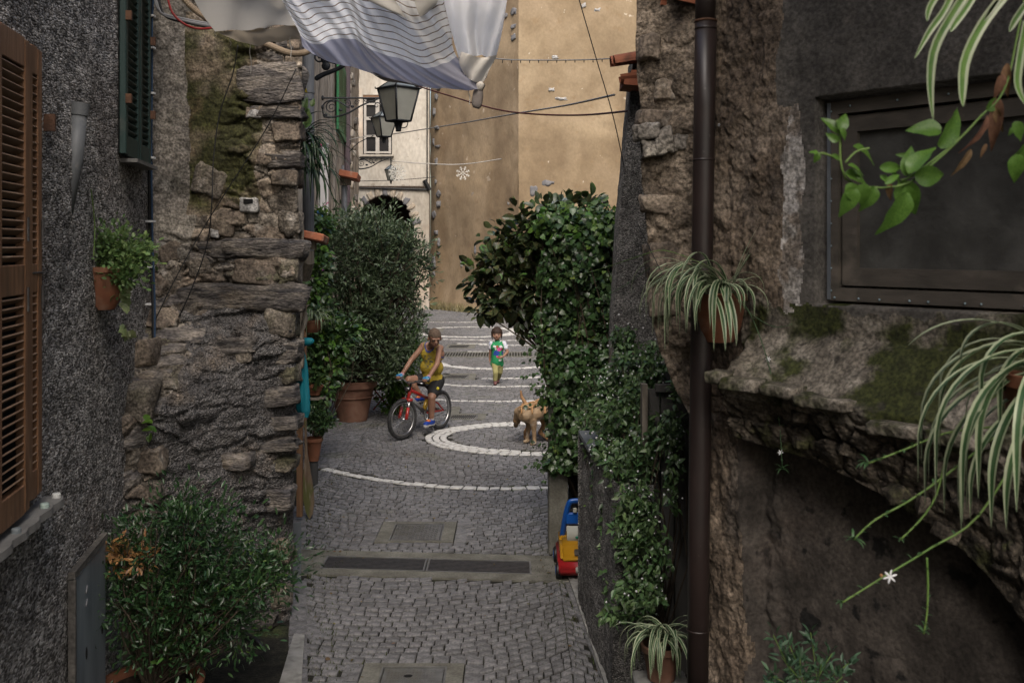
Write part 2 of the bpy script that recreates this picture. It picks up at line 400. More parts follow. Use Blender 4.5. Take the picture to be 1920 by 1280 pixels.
# wood, metal
M['orange_wood'] = mat('orange_varnished_wood', [(.115, .055, .026), (.18, .088, .042), (.25, .132, .07)], scale=7, rough=.55, bump=.35, bscale=20, bdist=.003, stretch=(6, 6, .6),
                spots=[((.09, .045, .022), 3, .57, .7, 6, .7, (3, 3, .8)), ((.42, .30, .18), 9, .66, .72, 6, .6, (3, 3, .6))], spec=.4)
M['slat_wood'] = mat('weathered_slat_wood', [(.17, .10, .06), (.26, .17, .11)], scale=9, rough=.6, bump=.3, bscale=20, bdist=.003, stretch=(1, 1, 4),
                spots=[((.38, .30, .22), 6, .6, .7, 6, .5)])
M['green_wood'] = mat('dark_green_painted_wood', [(.012, .032, .029), (.022, .05, .045)], scale=8, rough=.5, bump=.25, bscale=25, bdist=.003, stretch=(4, 4, .5),
                spots=[((.06, .07, .06), 8, .66, .72, 6, .6)], spec=.4)
M['green_bright'] = mat('bright_green_painted_wood', [(.02, .14, .055), (.035, .20, .08)], scale=6, rough=.5, bump=.2, stretch=(4, 4, .5))
M['old_wood'] = mat('old_grey_wood', [(.10, .085, .07), (.19, .165, .135), (.26, .23, .19)], scale=6, rough=.85, bump=.5, bscale=20, bdist=.004, stretch=(6, 6, .5))
M['brown_wood'] = mat('brown_wood', [(.16, .085, .045), (.26, .15, .085)], scale=7, rough=.75, bump=.3, stretch=(6, 6, .5))
M['paddle'] = mat('mossy_paddle_wood', [(.15, .10, .07), (.22, .165, .115)], scale=6, rough=.8, bump=.4, stretch=(5, 5, .6),
                spots=[((.10, .12, .03), 5, .48, .6, 6, .8, (2, 2, .6)), ((.35, .31, .26), 9, .6, .7, 5, .7, (4, 4, .4))])
M['slate_sill'] = mat('slate_sill', [(.12, .115, .11), (.20, .195, .185)], scale=8, rough=.75, bump=.5, bscale=30, bdist=.006)
M['brown_pipe'] = mat('brown_painted_pipe', [(.018, .012, .011), (.03, .019, .017)], scale=6, rough=.42, bump=.12, bscale=30, bdist=.004, spec=.45,
                spots=[((.035, .03, .03), 2, .5, .7, 6, .6, (3, 3, .5)), ((.10, .09, .08), 30, .70, .74, 4, .5)])
M['grey_pipe'] = mat('grey_metal_pipe', [(.13, .14, .16), (.18, .19, .21)], scale=5, rough=.5, bump=.1, spots=[((.08, .08, .08), 3, .6, .7, 6, .5, (2, 2, .5))])
M['pvc'] = mat('grey_pvc', [(.10, .105, .11), (.145, .15, .155)], scale=6, rough=.55, bump=.15, spots=[((.22, .21, .20), 14, .62, .68, 6, .5)])
M['steel_door'] = mat('blue_grey_steel', [(.17, .20, .23), (.245, .28, .315), (.31, .345, .38)], scale=4, rough=.45, metal=.3, bump=.12, bscale=14, bdist=.006, stretch=(2, 2, .4),
                spots=[((.22, .24, .26), 12, .66, .72, 5, .4, (3, 3, .3))])
M['zinc'] = mat('grey_zinc_sheet', [(.13, .145, .165), (.19, .205, .225)], scale=5, rough=.5, metal=.3, bump=.1)
M['rust'] = mat('rusty_iron', [(.07, .035, .022), (.14, .07, .04)], scale=20, rough=.85, bump=.5)
M['wrought'] = mat('wrought_iron', [(.016, .018, .022), (.03, .034, .04)], scale=15, rough=.5, metal=.3, bump=.2, bscale=40, bdist=.003)
M['frost'] = mat('frosted_lantern_glass', [(.48, .48, .43), (.58, .58, .52)], scale=6, rough=.55, bump=0, transl=.45)
M['clearglass'] = mat('lantern_clear_glass', [(.30, .34, .35)], rough=.12, bump=0, transl=.4, spec=.6)
M['window_glass'] = mat('dark_window_glass', [(.022, .022, .024), (.045, .043, .042)], scale=1.5, rough=.12, bump=0, spec=.7)
M['terracotta'] = mat('terracotta', [(.15, .055, .028), (.22, .085, .045), (.28, .12, .07)], scale=6, rough=.82, bump=.25, bscale=40, bdist=.004,
                spots=[((.42, .30, .22), 5, .60, .72, 7, .45), ((.10, .06, .035), 4, .6, .7, 6, .5)])
M['terracotta_old'] = mat('old_terracotta', [(.13, .065, .042), (.20, .10, .068), (.26, .15, .105)], scale=5, rough=.85, bump=.3, bscale=30, bdist=.005,
                spots=[((.32, .25, .20), 3, .60, .75, 7, .5), ((.07, .06, .04), 3, .58, .7, 6, .6)])
M['tile'] = mat('clay_roof_tile', [(.26, .085, .045), (.36, .13, .07)], scale=8, rough=.85, bump=.4, bscale=30, bdist=.005, spots=[((.30, .27, .22), 8, .6, .68, 6, .6), ((.08, .05, .035), 5, .58, .7, 6, .6)])
M['soil'] = mat('potting_soil', [(.02, .014, .009), (.045, .032, .02)], scale=30, rough=1, bump=.8)
M['cable'] = mat('black_cable', [(.012, .012, .013)], rough=.5, bump=0)
M['cable_blue'] = mat('dark_blue_cable', [(.02, .045, .09)], rough=.5, bump=0)
M['cable_red'] = mat('red_cable', [(.28, .02, .018)], rough=.45, bump=0)
M['cable_darkred'] = mat('dark_red_cable', [(.06, .012, .012)], rough=.5, bump=0)
M['cable_grey'] = mat('grey_cable', [(.20, .20, .21)], rough=.55, bump=0)
M['cable_white'] = mat('whitish_cable', [(.42, .40, .37)], rough=.6, bump=0)
M['hose'] = mat('beige_corrugated_conduit', [(.26, .20, .14)], rough=.6, bump=0)
M['teal'] = mat('teal_cloth', [(.0, .10, .14), (.005, .17, .22)], scale=6, rough=.6, bump=.3, bscale=18, bdist=.01, stretch=(3, 3, .5), transl=.15)
M['white_plastic'] = mat('white_plastic', [(.7, .7, .7)], rough=.5, bump=0)
M['marble_plaque'] = mat('slate_blue_plaque', [(.10, .135, .14), (.15, .19, .19)], scale=6, rough=.6, bump=.1)
M['plaque_text'] = mat('pale_plaque_lettering', [(.27, .29, .30)], rough=.7, bump=0)
rng = random.Random(7)
nr = np.random.RandomState(5)
# ================================================================== GROUND
gm = MB(); gm.v = [(-150, -60, -.013), (150, -60, -.013), (150, 170, -.013), (-150, 170, -.013)]; gm.f = [(0, 1, 2, 3)]; gm.m = [0]
ground = tag(gm.build('ground', M['joint']), kind='structure')

def edge_l(y):   # left limit of the fan paving
    if y < 9.2: return -1.24 - .21 * (y - 6.05)
    if y < 10.7: return lerp(-1.90, -2.1, (y - 9.2) / 1.5)
    return -2.1 - .115 * (y - 10.7) - .5
def edge_r(y):
    if y < 7.75: return .497 - .079 * (y - 5.46)
    return min(5.2, .33 + (y - 7.75) * 9)
def back_y(x):   # foot of the tan building
    return 38.4 if x < -3.1 else (38.5 - (x + 3.15) * 1.42 if x < .22 else 33.7 - (x - .22) * .12)
PADS = []        # rectangles (x0,x1,y0,y1) without fan setts
def gp(px, py): g = G(px, py); return (g.x, g.y)
# white curves: (pixel polyline, width, rows)
WHITE = []
def wcurve(pts, wid=.1): WHITE.append(([V((*gp(*p), 0)) for p in pts], wid))
wcurve([(606, 878), (650, 887), (700, 896), (760, 904.5), (820, 910), (880, 913.5), (960, 914.5), (1040, 912), (1120, 905)], .105)
def ring(cx, cy, rx, ry, wid, a0=0, a1=360, n=60):
    WHITE.append(([V((cx + rx * math.cos(math.radians(a0 + (a1 - a0) * i / n)), cy + ry * math.sin(math.radians(a0 + (a1 - a0) * i / n)), 0)) for i in range(n + 1)], wid))
ring(.26, 12.50, 1.31, 1.04, .088)
ring(.26, 12.50, 1.217, .947, .088)
ring(.26, 12.50, 1.124, .854, .088, 100, 262, 40)
wcurve([(806, 748), (860, 750.5), (940, 751.5), (1040, 750), (1100, 748)], .1)
wcurve([(806, 718), (860, 722), (940, 724), (1040, 722), (1100, 720)], .1)
wcurve([(902, 709), (950, 709), (1000, 707), (1060, 703)], .1)
wcurve([(820, 679), (840, 685.5), (880, 690), (930, 691), (980, 689.5), (1040, 684)], .2)
wcurve([(876, 658.5), (905, 659), (920, 658.6)], .12)
wcurve([(898, 645.5), (950, 646.8), (1010, 646), (1060, 644)], .14)
wcurve([(857, 643.4), (900, 644.2), (935, 643.2)], .12)
wcurve([(830, 635.5), (880, 636.8), (940, 638.2), (1000, 637.2)], .13)
wcurve([(800, 603.5), (870, 604), (940, 603.3)], .16)
g0, g1 = G(874, 631.5), G(874, 612.5)
ring(g0.x, (g0.y + g1.y) / 2, 1.40, (g1.y - g0.y) / 2, .22)
ring(g0.x + .1, (g0.y + g1.y) / 2, 1.12, (g1.y - g0.y) / 2 - .2, .2, -50, 50, 20)
WD = []
for pl, wd in WHITE:
    for a, b in zip(pl[:-1], pl[1:]): WD.append((a.x, a.y, b.x, b.y, wd / 2))
WD = np.array(WD)
def near_white(x, y, mg=.035):
    ax, ay, bx, by, hw = WD.T; dx, dy = bx - ax, by - ay
    t = np.clip(((x - ax) * dx + (y - ay) * dy) / (dx * dx + dy * dy + 1e-9), 0, 1)
    return bool((np.hypot(x - ax - t * dx, y - ay - t * dy) < hw + mg).any())

STONES = []      # (corners xy list4, z, white?)
def pad(px0, px1, py0, py1, border=True, concrete='concrete'):
    ya, yb = CZ * F / (py1 - HY), CZ * F / (py0 - HY); ym = (ya + yb) / 2
    x0, x1 = (px0 - 960) * ym / F, (px1 - 960) * ym / F
    b = .085 if border else 0
    PADS.append((x0 - b, x1 + b, ya - b, yb + b))
    if border:
        for (sx0, sx1, sy0, sy1, hor) in ((x0 - .11, x1 + .11, ya - .11, ya - .008, 1), (x0 - .11, x1 + .11, yb + .008, yb + .11, 1),
                                          (x0 - .11, x0 - .008, ya, yb, 0), (x1 + .008, x1 + .11, ya, yb, 0)):
            Lh = (sx1 - sx0) if hor else (sy1 - sy0); n = max(1, round(Lh / .105))
            for i in range(n):
                if hor: a, c = sx0 + Lh * i / n, sx0 + Lh * (i + 1) / n; STONES.append(([(a + .004, sy0), (c - .004, sy0), (c - .004, sy1), (a + .004, sy1)], 0))
                else: a, c = sy0 + Lh * i / n, sy0 + Lh * (i + 1) / n; STONES.append(([(sx0, a + .004), (sx1, a + .004), (sx1, c - .004), (sx0, c - .004)], 0))
    return x0, x1, ya, yb
p_near = pad(670, 866, 1243, 1330)
p_mid = pad(711, 853, 978, 1016)
p_small = [pad(838, 911, 775, 786, False), pad(828, 892, 700, 711, False), pad(838, 891, 645, 653, False), pad(806, 842, 700.5, 707, False), pad(775, 832, 616, 621, False)]
p_small2 = [pad(838, 862, 762, 775, False)]
gb0, gb1 = CZ * F / (1082 - HY), CZ * F / (1036 - HY)     # grate band
BAND = (gb0 - .005, gb1 + .005); SK = .083; skew = lambda x: -SK * (x + .66)
tb0, tb1 = CZ * F / (669 - HY), CZ * F / (659.5 - HY)     # trench drain
PADS.append((-1.9, .45, tb0, tb1))
def in_pad(x, y): return any(a < x < b and c < y < d for a, b, c, d in PADS) or (BAND[0] - .012 < y - skew(x) < BAND[1] + .012)

# fans (segmental arches) of porphyry setts
R0, HW, RW = 1.55, 1.12, .083
for fan in range(-3, 6):
    xc = -.78 + fan * 2 * HW
    nrow = int((39 - 4.8) / RW)
    for r in range(nrow):
        y0 = 4.3 + r * RW
        amax = math.asin(HW / R0); narc = int(2 * amax * R0 / .098); ph = rng.uniform(-.4, .4); 
        cuts = [-amax]
        a = -amax + rng.uniform(.3, 1) * .1 / R0
        while a < amax - .03:
            cuts.append(a); a += rng.uniform(.070, .102) / R0
        cuts.append(amax)
        for i in range(len(cuts) - 1):
            a0, a1 = cuts[i], cuts[i + 1]; am = (a0 + a1) / 2
            mx = xc + R0 * math.sin(am); my = y0 + R0 - R0 * math.cos(am) + RW / 2
            if my < 5.15 or mx < edge_l(my) + .0 or mx > edge_r(my) - .0 or my > back_y(mx) + .1: continue
            if my < 9 and not (-2.3 < mx < .6): continue
            if in_pad(mx, my) or near_white(mx, my): continue
            pxx = 960 + mx * F / my
            if pxx > 1230 and my > 8.2: continue
            g = .0082; j = lambda: rng.uniform(-.0035, .0035)
            ga = .0036 / R0
            cs = []
            for (aa, dy) in ((a0 + ga, g), (a1 - ga, g), (a1 - ga, RW - g), (a0 + ga, RW - g)):
                cs.append((xc + R0 * math.sin(aa) + j(), y0 + dy + R0 - R0 * math.cos(aa) + j()))
            STONES.append((cs, 0))
# border rows beside the fans
def row(pa, pb, wid, ln=.115, kind=0, side=1):
    a, b = V((*pa, 0)), V((*pb, 0)); d = b - a; L_ = d.length; d.normalize(); nn = V((-d.y, d.x, 0)) * side; t = 0
    while t < L_ - .04:
        l = min(ln * rng.uniform(.8, 1.25), L_ - t); c = [a + d * (t + .005), a + d * (t + l - .005), a + d * (t + l - .005) + nn * wid, a + d * (t + .005) + nn * wid]
        c = [(q.x + rng.uniform(-.003, .003), q.y + rng.uniform(-.003, .003)) for q in c]
        if side < 0: c = c[::-1]
        STONES.append((c, kind)); t += l
for yb0, yb1 in ((5.0, gb0 - .01), (gb1 + .01, 9.2)):
    row((edge_l(yb0) - .005, yb0), (edge_l(yb1) - .005, yb1), .11, side=1)
    if yb0 > 7 or True: row((edge_l(yb0) - .125, yb0 if yb0 > 7 else 6.1), (edge_l(yb1) - .125, yb1), .10, side=1)
row((edge_r(5.0) + .005, 5.0), (edge_r(gb0 - .01) + .005, gb0 - .01), .11, side=-1)
row((edge_r(gb1) + .005 - .02, gb1 + .01), (edge_r(7.7) - .015, 7.72), .09, side=-1)
# white setts laid along the curves
WST = []
for pl, wd in WHITE:
    ds = [0]
    for a, b in zip(pl[:-1], pl[1:]): ds.append(ds[-1] + (b - a).length)
    def at(t):
        for i in range(len(pl) - 1):
            if t <= ds[i + 1] or i == len(pl) - 2:
                f = (t - ds[i]) / max(ds[i + 1] - ds[i], 1e-6); return pl[i].lerp(pl[i + 1], f), (pl[i + 1] - pl[i]).normalized()
    t = 0; tot = ds[-1]
    while t < tot - .03:
        l = rng.uniform(.10, .145); l = min(l, tot - t)
        (a, da), (b, db) = at(t + .006), at(min(t + l - .006, tot)); na, nb = V((-da.y, da.x, 0)), V((-db.y, db.x, 0)); h = wd / 2 - .005
        pxx = 960 + a.x * F / a.y; q = (a + b) / 2
        if not in_pad(q.x, q.y) and q.x < 3.2:
            WST.append(([((a - na * h).x, (a - na * h).y), ((b - nb * h).x, (b - nb * h).y), ((b + nb * h).x, (b + nb * h).y), ((a + na * h).x, (a + na * h).y)], 1))
        t += l
def sett_geo(cs, z, tilt):
    """bevelled sett: 12 verts 9 faces"""
    cx = sum(c[0] for c in cs) / 4; cy = sum(c[1] for c in cs) / 4; vs = []; b = .0065
    for k, (zz, ins) in enumerate(((-.02, 0), (z - .004, 0), (z, b))):
        for c in cs:
            dx, dy = c[0] - cx, c[1] - cy; L_ = math.hypot(dx, dy) or 1; s = max(0, 1 - ins * 1.4 / L_)
            x, y = cx + dx * s, cy + dy * s; vs.append((x, y, zz + (tilt[0] * dx + tilt[1] * dy if k else 0)))
    fs = [(8, 9, 10, 11)]
    for k in (0, 4):
        for i in range(4): fs.append((k + i, k + (i + 1) % 4, k + 4 + (i + 1) % 4, k + 4 + i))
    return vs, fs
pav = tag(thing('pavement', (0, 0, 0), None, None), kind='structure')
EDGEV = lambda s: (sum(c[1] for c in s[0]) / 4)
def lay(stones, name, material, n_single, zr=.004):
    stones = sorted(stones, key=EDGEV); vis = []
    rest = MB(); cnt = 0
    for s in stones:
        y = EDGEV(s); x = sum(c[0] for c in s[0]) / 4; py = HY + CZ * F / y
        vs, fs = sett_geo(s[0], rng.uniform(-zr, zr), (rng.uniform(-.05, .05), rng.uniform(-.05, .05)))
        if cnt < n_single and py < 1284:
            me = bpy.data.meshes.new(name); me.from_pydata([(a - x, b - y, c) for a, b, c in vs], [], fs)
            o = link(name, me, material, pav); o.location = (x, y, 0); cnt += 1
        else: rest.add(vs, fs)
    r = rest.build(name + '_rest' if False else name, material, pav); tag(r, kind='stuff'); return r
rock_child = lambda o, parent, loc: (setattr(o, 'parent', parent), setattr(o, 'location', V(loc) - org(parent)))
lay(STONES, 'cobble', M['cobble'], 300)
lay(WST, 'white_cobble', M['whitesett'], 300)

# concrete pads and covers
def cover(name, label, rect, inset, mt, style, pts=None):
    x0, x1, y0, y1 = rect; t = thing(name, ((x0 + x1) / 2, (y0 + y1) / 2, 0), label, 'drain cover')
    i0, i1, j0, j1 = inset
    fr = MB(); z0, z1 = -.02, .002
    for a, b, c, d in ((x0, x1, y0, j0), (x0, x1, j1, y1), (x0, i0, j0, j1), (i1, x1, j0, j1)):
        fr.box(((a + b) / 2, (c + d) / 2, (z0 + z1) / 2), (b - a, d - c, z1 - z0))
    fr.build('concrete_frame', M['concrete'], t)
    rim = MB(); w_ = .012
    for a, b, c, d in ((i0, i1, j0, j0 + w_), (i0, i1, j1 - w_, j1), (i0, i0 + w_, j0 + w_, j1 - w_), (i1 - w_, i1, j0 + w_, j1 - w_)):
        rim.box(((a + b) / 2, (c + d) / 2, -.004), (b - a, d - c, .018))
    rim.build('rim', M['galv'], t)
    pl = MB(); m_ = w_ + .005; pl.box(((i0 + i1) / 2, (j0 + j1) / 2, -.009), (i1 - i0 - 2 * m_, j1 - j0 - 2 * m_, .018))
    plate = pl.build('plate', mt, t)
    pt = MB()
    if style == 'checker':
        nx = int((i1 - i0 - .06) / .030); ny = int((j1 - j0 - .06) / .030)
        for a in range(nx):
            for b in range(ny):
                c = (i0 + .04 + a * .030, j0 + .04 + b * .030, .0012); rt = Matrix.Rotation(math.radians(45 if (a + b) % 2 else -45), 3, 'Z')
                pt.box(c, (.024, .007, .004), rt)
    if style == 'dots':
        nx = int((i1 - i0 - .08) / .02); ny = int((j1 - j0 - .06) / .02)
        for a in range(nx):
            for b in range(ny):
                if a < 5 or True: pt.box((i0 + .045 + a * .02, j0 + .035 + b * .02, .0012), (.011, .011, .003))
    if style == 'slots':
        n = int((i1 - i0 - .04) / .028)
        for a in range(n): pt.box((i0 + .03 + a * .028, (j0 + j1) / 2, .0012), (.014, (j1 - j0) * .72, .0035), Matrix.Rotation(-.12, 3, 'Z'))
        pt.build('slot', M['void'], t); return t
    if pt.v: tag(pt.build('tread_pattern', mt, t), kind='stuff')
    return t
x0, x1, y0, y1 = p_mid
c1 = cover('manhole_cover', 'square checker-plate inspection cover in a wide concrete frame above the long grates', p_mid, (x0 + .11, x1 - .10, y0 + .045, y1 - .06), M['galv'], 'checker')
x0, x1, y0, y1 = p_near
c2 = cover('manhole_cover', 'studded inspection cover with an oval lifting slot at the bottom edge of the alley', p_near, (x0 + .105, x1 - .095, y0 + .06, y1 - .05), M['galv'], 'dots')
hb = MB(); hb.ell(((x0 + x1) / 2 - .02, G(764, 1267).y, .002), (.026, .02, .0025)); hb.build('lifting_slot', M['void'], c2)
names = ['small slotted drain in a concrete surround beside the white ring', 'small slotted drain in a concrete surround behind the cyclist at hip height', 'small slotted drain beyond the trench channel', 'half hidden slotted drain left of the hip-high one', 'far slotted drain inside the distant white ring']
for r_, nm in zip(p_small, names):
    x0, x1, y0, y1 = r_; cover('drain_cover', nm, r_, (x0 + .05, x1 - .2 * (x1 - x0), y0 + .1 * (y1 - y0), y1 - .25 * (y1 - y0)), M['galv'], 'slots')
x0, x1, y0, y1 = p_small2[0]
tag(MB().box(((x0 + x1) / 2, (y0 + y1) / 2, -.009), (x1 - x0, y1 - y0, .022)).build('concrete_slab', M['concrete']), kind='structure')
# double grate in its concrete band
cb = MB()
ga = G(606, 1055).x; gz = G(996, 1062).x; gy0, gy1 = CZ * F / (1071 - HY), CZ * F / (1047 - HY)
for a, b, c, d in ((-1.75, .70, gb0, gy0), (-1.75, .70, gy1, gb1), (-1.75, ga, gy0, gy1), (gz, .70, gy0, gy1)):
    cb.box(((a + b) / 2, (c + d) / 2, -.009), (b - a, d - c, .022))
tag(cb.build('concrete_band', M['concrete']), kind='structure')
for k, (a, b) in enumerate(((ga, (ga + gz) / 2 - .004), ((ga + gz) / 2 + .004, gz))):
    t = thing('drain_grate', ((a + b) / 2, (gy0 + gy1) / 2, 0), 'long black iron slot grate, ' + ('left of the two across the alley' if k == 0 else 'right of the two across the alley'), 'drain grate', 'pair of long drain grates')
    f = MB(); w_ = .014
    for p, q, r_, s_ in ((a, b, gy0, gy0 + w_), (a, b, gy1 - w_, gy1), (a, a + w_, gy0 + w_, gy1 - w_), (b - w_, b, gy0 + w_, gy1 - w_)): f.box(((p + q) / 2, (r_ + s_) / 2, -.004), (q - p, s_ - r_, .018))
    f.build('frame', M['galv'], t)
    n = 9; hh = (gy1 - gy0 - 2 * w_)
    for i in range(n): MB().box(((a + b) / 2, gy0 + w_ + hh * (i + .5) / n, -.006), (b - a - 2 * w_, hh / n * .62, .014)).build('bar', M['iron'], t)
    MB().box(((a + b) / 2, (gy0 + gy1) / 2, -.022), (b - a, gy1 - gy0, .004)).build('channel', M['void'], t)
SKEWED = [o for o in COL.objects if o.name.startswith('concrete_band')] + [c for o in COL.objects if o.name.startswith('drain_grate') for c in o.children]
for o in SKEWED:
    ox = org(o.parent) if o.parent else V((0, 0, 0))
    for v_ in o.data.vertices: v_.co.y += skew(v_.co.x + ox.x)
# trench drain across the square
t = thing('trench_drain', (-.6, (tb0 + tb1) / 2, 0), 'narrow channel drain with crossbars across the square behind the girl', 'drain')
xa, xb = -1.9, .45
MB().box(((xa + xb) / 2, tb0 + .06, -.009), (xb - xa, .12, .022)).box(((xa + xb) / 2, tb1 - .045, -.009), (xb - xa, .09, .022)).build('concrete_edge', M['concrete'], t)
MB().box(((xa + xb) / 2, (tb0 + tb1) / 2, -.018), (xb - xa, tb1 - tb0 - .1, .006)).build('channel', M['void'], t)
ym0, ym1 = tb0 + .12, tb1 - .09; nb = int((xb - xa) / .062)
for i in range(nb): MB().box((xa + (i + .5) * .062, (ym0 + ym1) / 2, -.004), (.026, ym1 - ym0, .016)).build('bar', M['galv'], t)
# granite kerb slab on the left
gr = MB()
gs = [gp(551, 1195), gp(571, 1196), gp(562, 1330), gp(511, 1330)]
gr.prism([gs[3], gs[2], gs[1], gs[0]], [], (0, 0, -.03), (1, 0, 0), (0, 1, 0), .055)
tag(gr.build('kerb', M['granite']), kind='structure')
gr = MB(); a = gp(1060, 1105); b = gp(1085, 1128)
gr.prism([(.53, 5.0), (.60, 5.0), (.50, 7.3), (.40, 7.3)], [], (0, 0, -.03), (1, 0, 0), (0, 1, 0), .045)
tag(gr.build('kerb', M['granite']), kind='structure')

# moss tufts in joints near the walls (stuff)
mv = []; mf = []
for i in range(2600):
    y = rng.uniform(5.3, 14)
    s_ = rng.random()
    x = edge_l(y) + abs(rng.gauss(0, .16)) if s_ < .65 else edge_r(min(y, 7.7)) - abs(rng.gauss(0, .10))
    if y > 7.7 and s_ >= .65: continue
    h = rng.uniform(.006, .02); a = rng.uniform(0, 6.28); k = len(mv); wv = .004
    mv += [(x - wv * math.cos(a), y - wv * math.sin(a), -.012), (x + wv * math.cos(a), y + wv * math.sin(a), -.012), (x + rng.uniform(-.012, .012), y + rng.uniform(-.012, .012), h)]; mf.append((k, k + 1, k + 2))
M['moss'] = mat('moss_green', [(.05, .065, .018)], rough=.9, bump=0, island=.4, hue=.03)
tag(np_mesh('moss', mv, mf, M['moss']), kind='stuff')

# ================================================================== LEFT HOUSE (roughcast) and pier
def lwx(y): return -2.31 + .171 * (6.4 - y)          # left wall plane
LD = V((-.171, 1, 0)).normalized(); LN = V((1, .171, 0)).normalized()   # along the wall, out of the wall
lh = thing('roughcast_house', (-2.6, 2, 0), 'dark pebbledashed house wall along the left edge, with orange shutters', 'house')
ys = np.concatenate([np.arange(-5, 3.1, .4), np.arange(3.1, 6.62, .016)]); zs = np.concatenate([np.arange(-.1, 4.2, .016), np.arange(4.3, 6.3, .4)])
Y, Z = np.meshgrid(ys, zs, indexing='ij'); X = -2.31 + .171 * (6.4 - Y)
pts = np.stack([X.ravel(), Y.ravel(), Z.ravel()], 1)
d = fbm(pts * 1.6, 3, 1) * .018 + fbm(pts * 38, 2, 5) * .0055
# rounded swelling of the lower wall towards the corner
d += .03 * np.clip((pts[:, 1] - 5.6) / .8, 0, 1) ** 2 * np.clip(2.0 - pts[:, 2], 0, 1)
pts[:, 0] += d * LN.x; pts[:, 1] += d * LN.y
np_mesh('wall', pts, grid_faces(len(ys), len(zs)), M['pebble'], lh, True)
MB().prism([(-5, 0), (-5, 6.2), (0, 6.2), (0, 0)], [], (-2.62, 6.9, 0), (1, 0, 0), (0, 0, 1), 11.8).build('wall', M['pebble'], lh)
MB().box((-4.6, .5, 6.3), (5.4, 12.4, .25)).build('roof', M['tile'], lh)

# --- the stone pier: broad front face turned to the camera
pier = thing('stone_house', (-1.9, 6.5, 0), 'rough rubble stone wall end with moss and slate courses on the left of the alley', 'house')
nu, nv = 190, 560
u = np.linspace(0, 1, nu); z = np.linspace(-.1, 5.4, nv); U, Zg = np.meshgrid(u, z, indexing='ij')
def pier_edge_x(z):     # right edge in plan at Y=6.42
    return np.interp(z, [0, 1.2, 2.0, 2.6, 3.4, 5.4], [-1.43, -1.405, -1.39, -1.385, -1.355, -1.34])
low = np.clip((2.15 - Zg) / .75, 0, 1); low = low * low * (3 - 2 * low)
Xr = pier_edge_x(Zg); Xl = -2.42 + low * .20
Xp = Xl + (Xr - Xl) * U
Yp = 6.42 - low * .95 * (1 - U) ** 1.15 + .02 * low
nrm = np.stack([np.full(U.size, .12), np.full(U.size, -1.0), np.zeros(U.size)], 1)
p = np.stack([Xp.ravel(), Yp.ravel(), Zg.ravel()], 1)
big = fbm(p * np.array([2.2, 2.2, 3.4]), 4, 21)
st, st2, sid = worley(p * np.array([4.2, 1.0, 10.5]) + np.stack([fbm(p * 3.5, 3, 3 + k) for k in range(3)], 1) * np.array([.9, 0, .9]), 4)
sb, sb2, sbi = worley(p * np.array([9, 1.0, 17]) + np.stack([fbm(p * 6, 3, 13 + k) for k in range(3)], 1) * np.array([.9, 0, .9]), 14)
lumps = np.clip((st2 - st) * 4, 0, 1) ** .6 * (sid * .9 + .35) - .35 + .45 * (np.clip((sb2 - sb) * 4, 0, 1) ** .6 * (sbi * .8 + .2) - .3)
lumps *= np.clip(.75 + 1.1 * fbm(p * 2.0, 2, 17), .15, 1.1)
smooth_zone = np.clip((p[:, 2] - 2.25) / .3, 0, 1) * np.clip((.62 - U.ravel()) / .12, 0, 1)   # plaster zone up left
fine = fbm(p * 22, 4, 30)
d = big * .045 * (1 - .6 * smooth_zone) + lumps * .075 * (1 - .92 * smooth_zone) + fine * .017 * (1 - .5 * smooth_zone)
d += np.where((U.ravel() < .42) & (p[:, 2] < 2.4), .03 * fbm(p * 7, 3, 77), 0)
edge = np.clip((U.ravel() - .965) / .035, 0, 1); d -= edge ** 2 * .03
p2 = p + nrm * d[:, None]; p2[:, 0] += fbm(p * 5, 3, 99) * .012 * (U.ravel() > .9)
F4 = grid_faces(nu, nv)
fc = p[F4].mean(1); uc = U.ravel()[F4].mean(1)
nz = fbm(fc * 3.0, 3, 61) * .22
mi = np.zeros(len(F4), int)                                   # 0 rubble
mi[(uc + nz * .4 < .36) & (fc[:, 2] > 2.25 + nz)] = 1           # grey plaster, left strip
mi[(uc + nz * .3 >= .30) & (uc + nz * .55 < .80) & (fc[:, 2] > 2.62 + nz) & (fc[:, 2] < 3.9)] = 2   # mossy plaster
mi[(fc[:, 2] < 2.0 + nz) & (uc > .28 + nz)] = 3
v0 = F4[:, 0]; gap = (st2 - st)[v0]; idv = sid[v0]; free = (mi == 0) | ((mi == 3) & (fbm(fc * 1.3, 3, 71) > .12))
mi[free & (gap > .10) & (idv < .38)] = 4; mi[free & (gap > .10) & (idv > .62)] = 5; mi[free & (gap < .045) & (mi != 3)] = 6
M['deep_joint'] = mat('crumbled_joint', [(.035, .03, .024), (.085, .07, .055)], scale=9, rough=.97, bump=.9, bscale=50)
M['bluish'] = mat('grey_roughcast', [(.06, .057, .058), (.13, .122, .12), (.20, .19, .18)], scale=7, rough=.97, bump=1.0, bscale=75, bdist=.025,
                  vor=(85, (.06, .055, .055), (.24, .225, .22), .4), vbump=.8, spots=[((.23, .18, .135), 2.6, .56, .7, 6, .7), ((.035, .035, .035), 4, .6, .7, 7, .7)])
np_mesh('wall', p2, F4, [M['rubble'], M['plaster_grey'], M['mossy'], M['bluish'], M['slate'], M['brownstone'], M['deep_joint']], pier, True, mi=mi)
# side face going back and house mass
MB().prism([(-1.46, 6.47), (-2.02, 9.0), (-2.25, 9.55), (-2.85, 10.6), (-9, 10.6), (-9, 6.9), (-2.3, 6.55)], [], (0, 0, 0), (1, 0, 0), (0, 1, 0), 6.4).build('wall', M['rubble'], pier)
MB().box((-5.5, 8.6, 6.5), (8.3, 4.4, .22)).build('roof', M['tile'], pier)
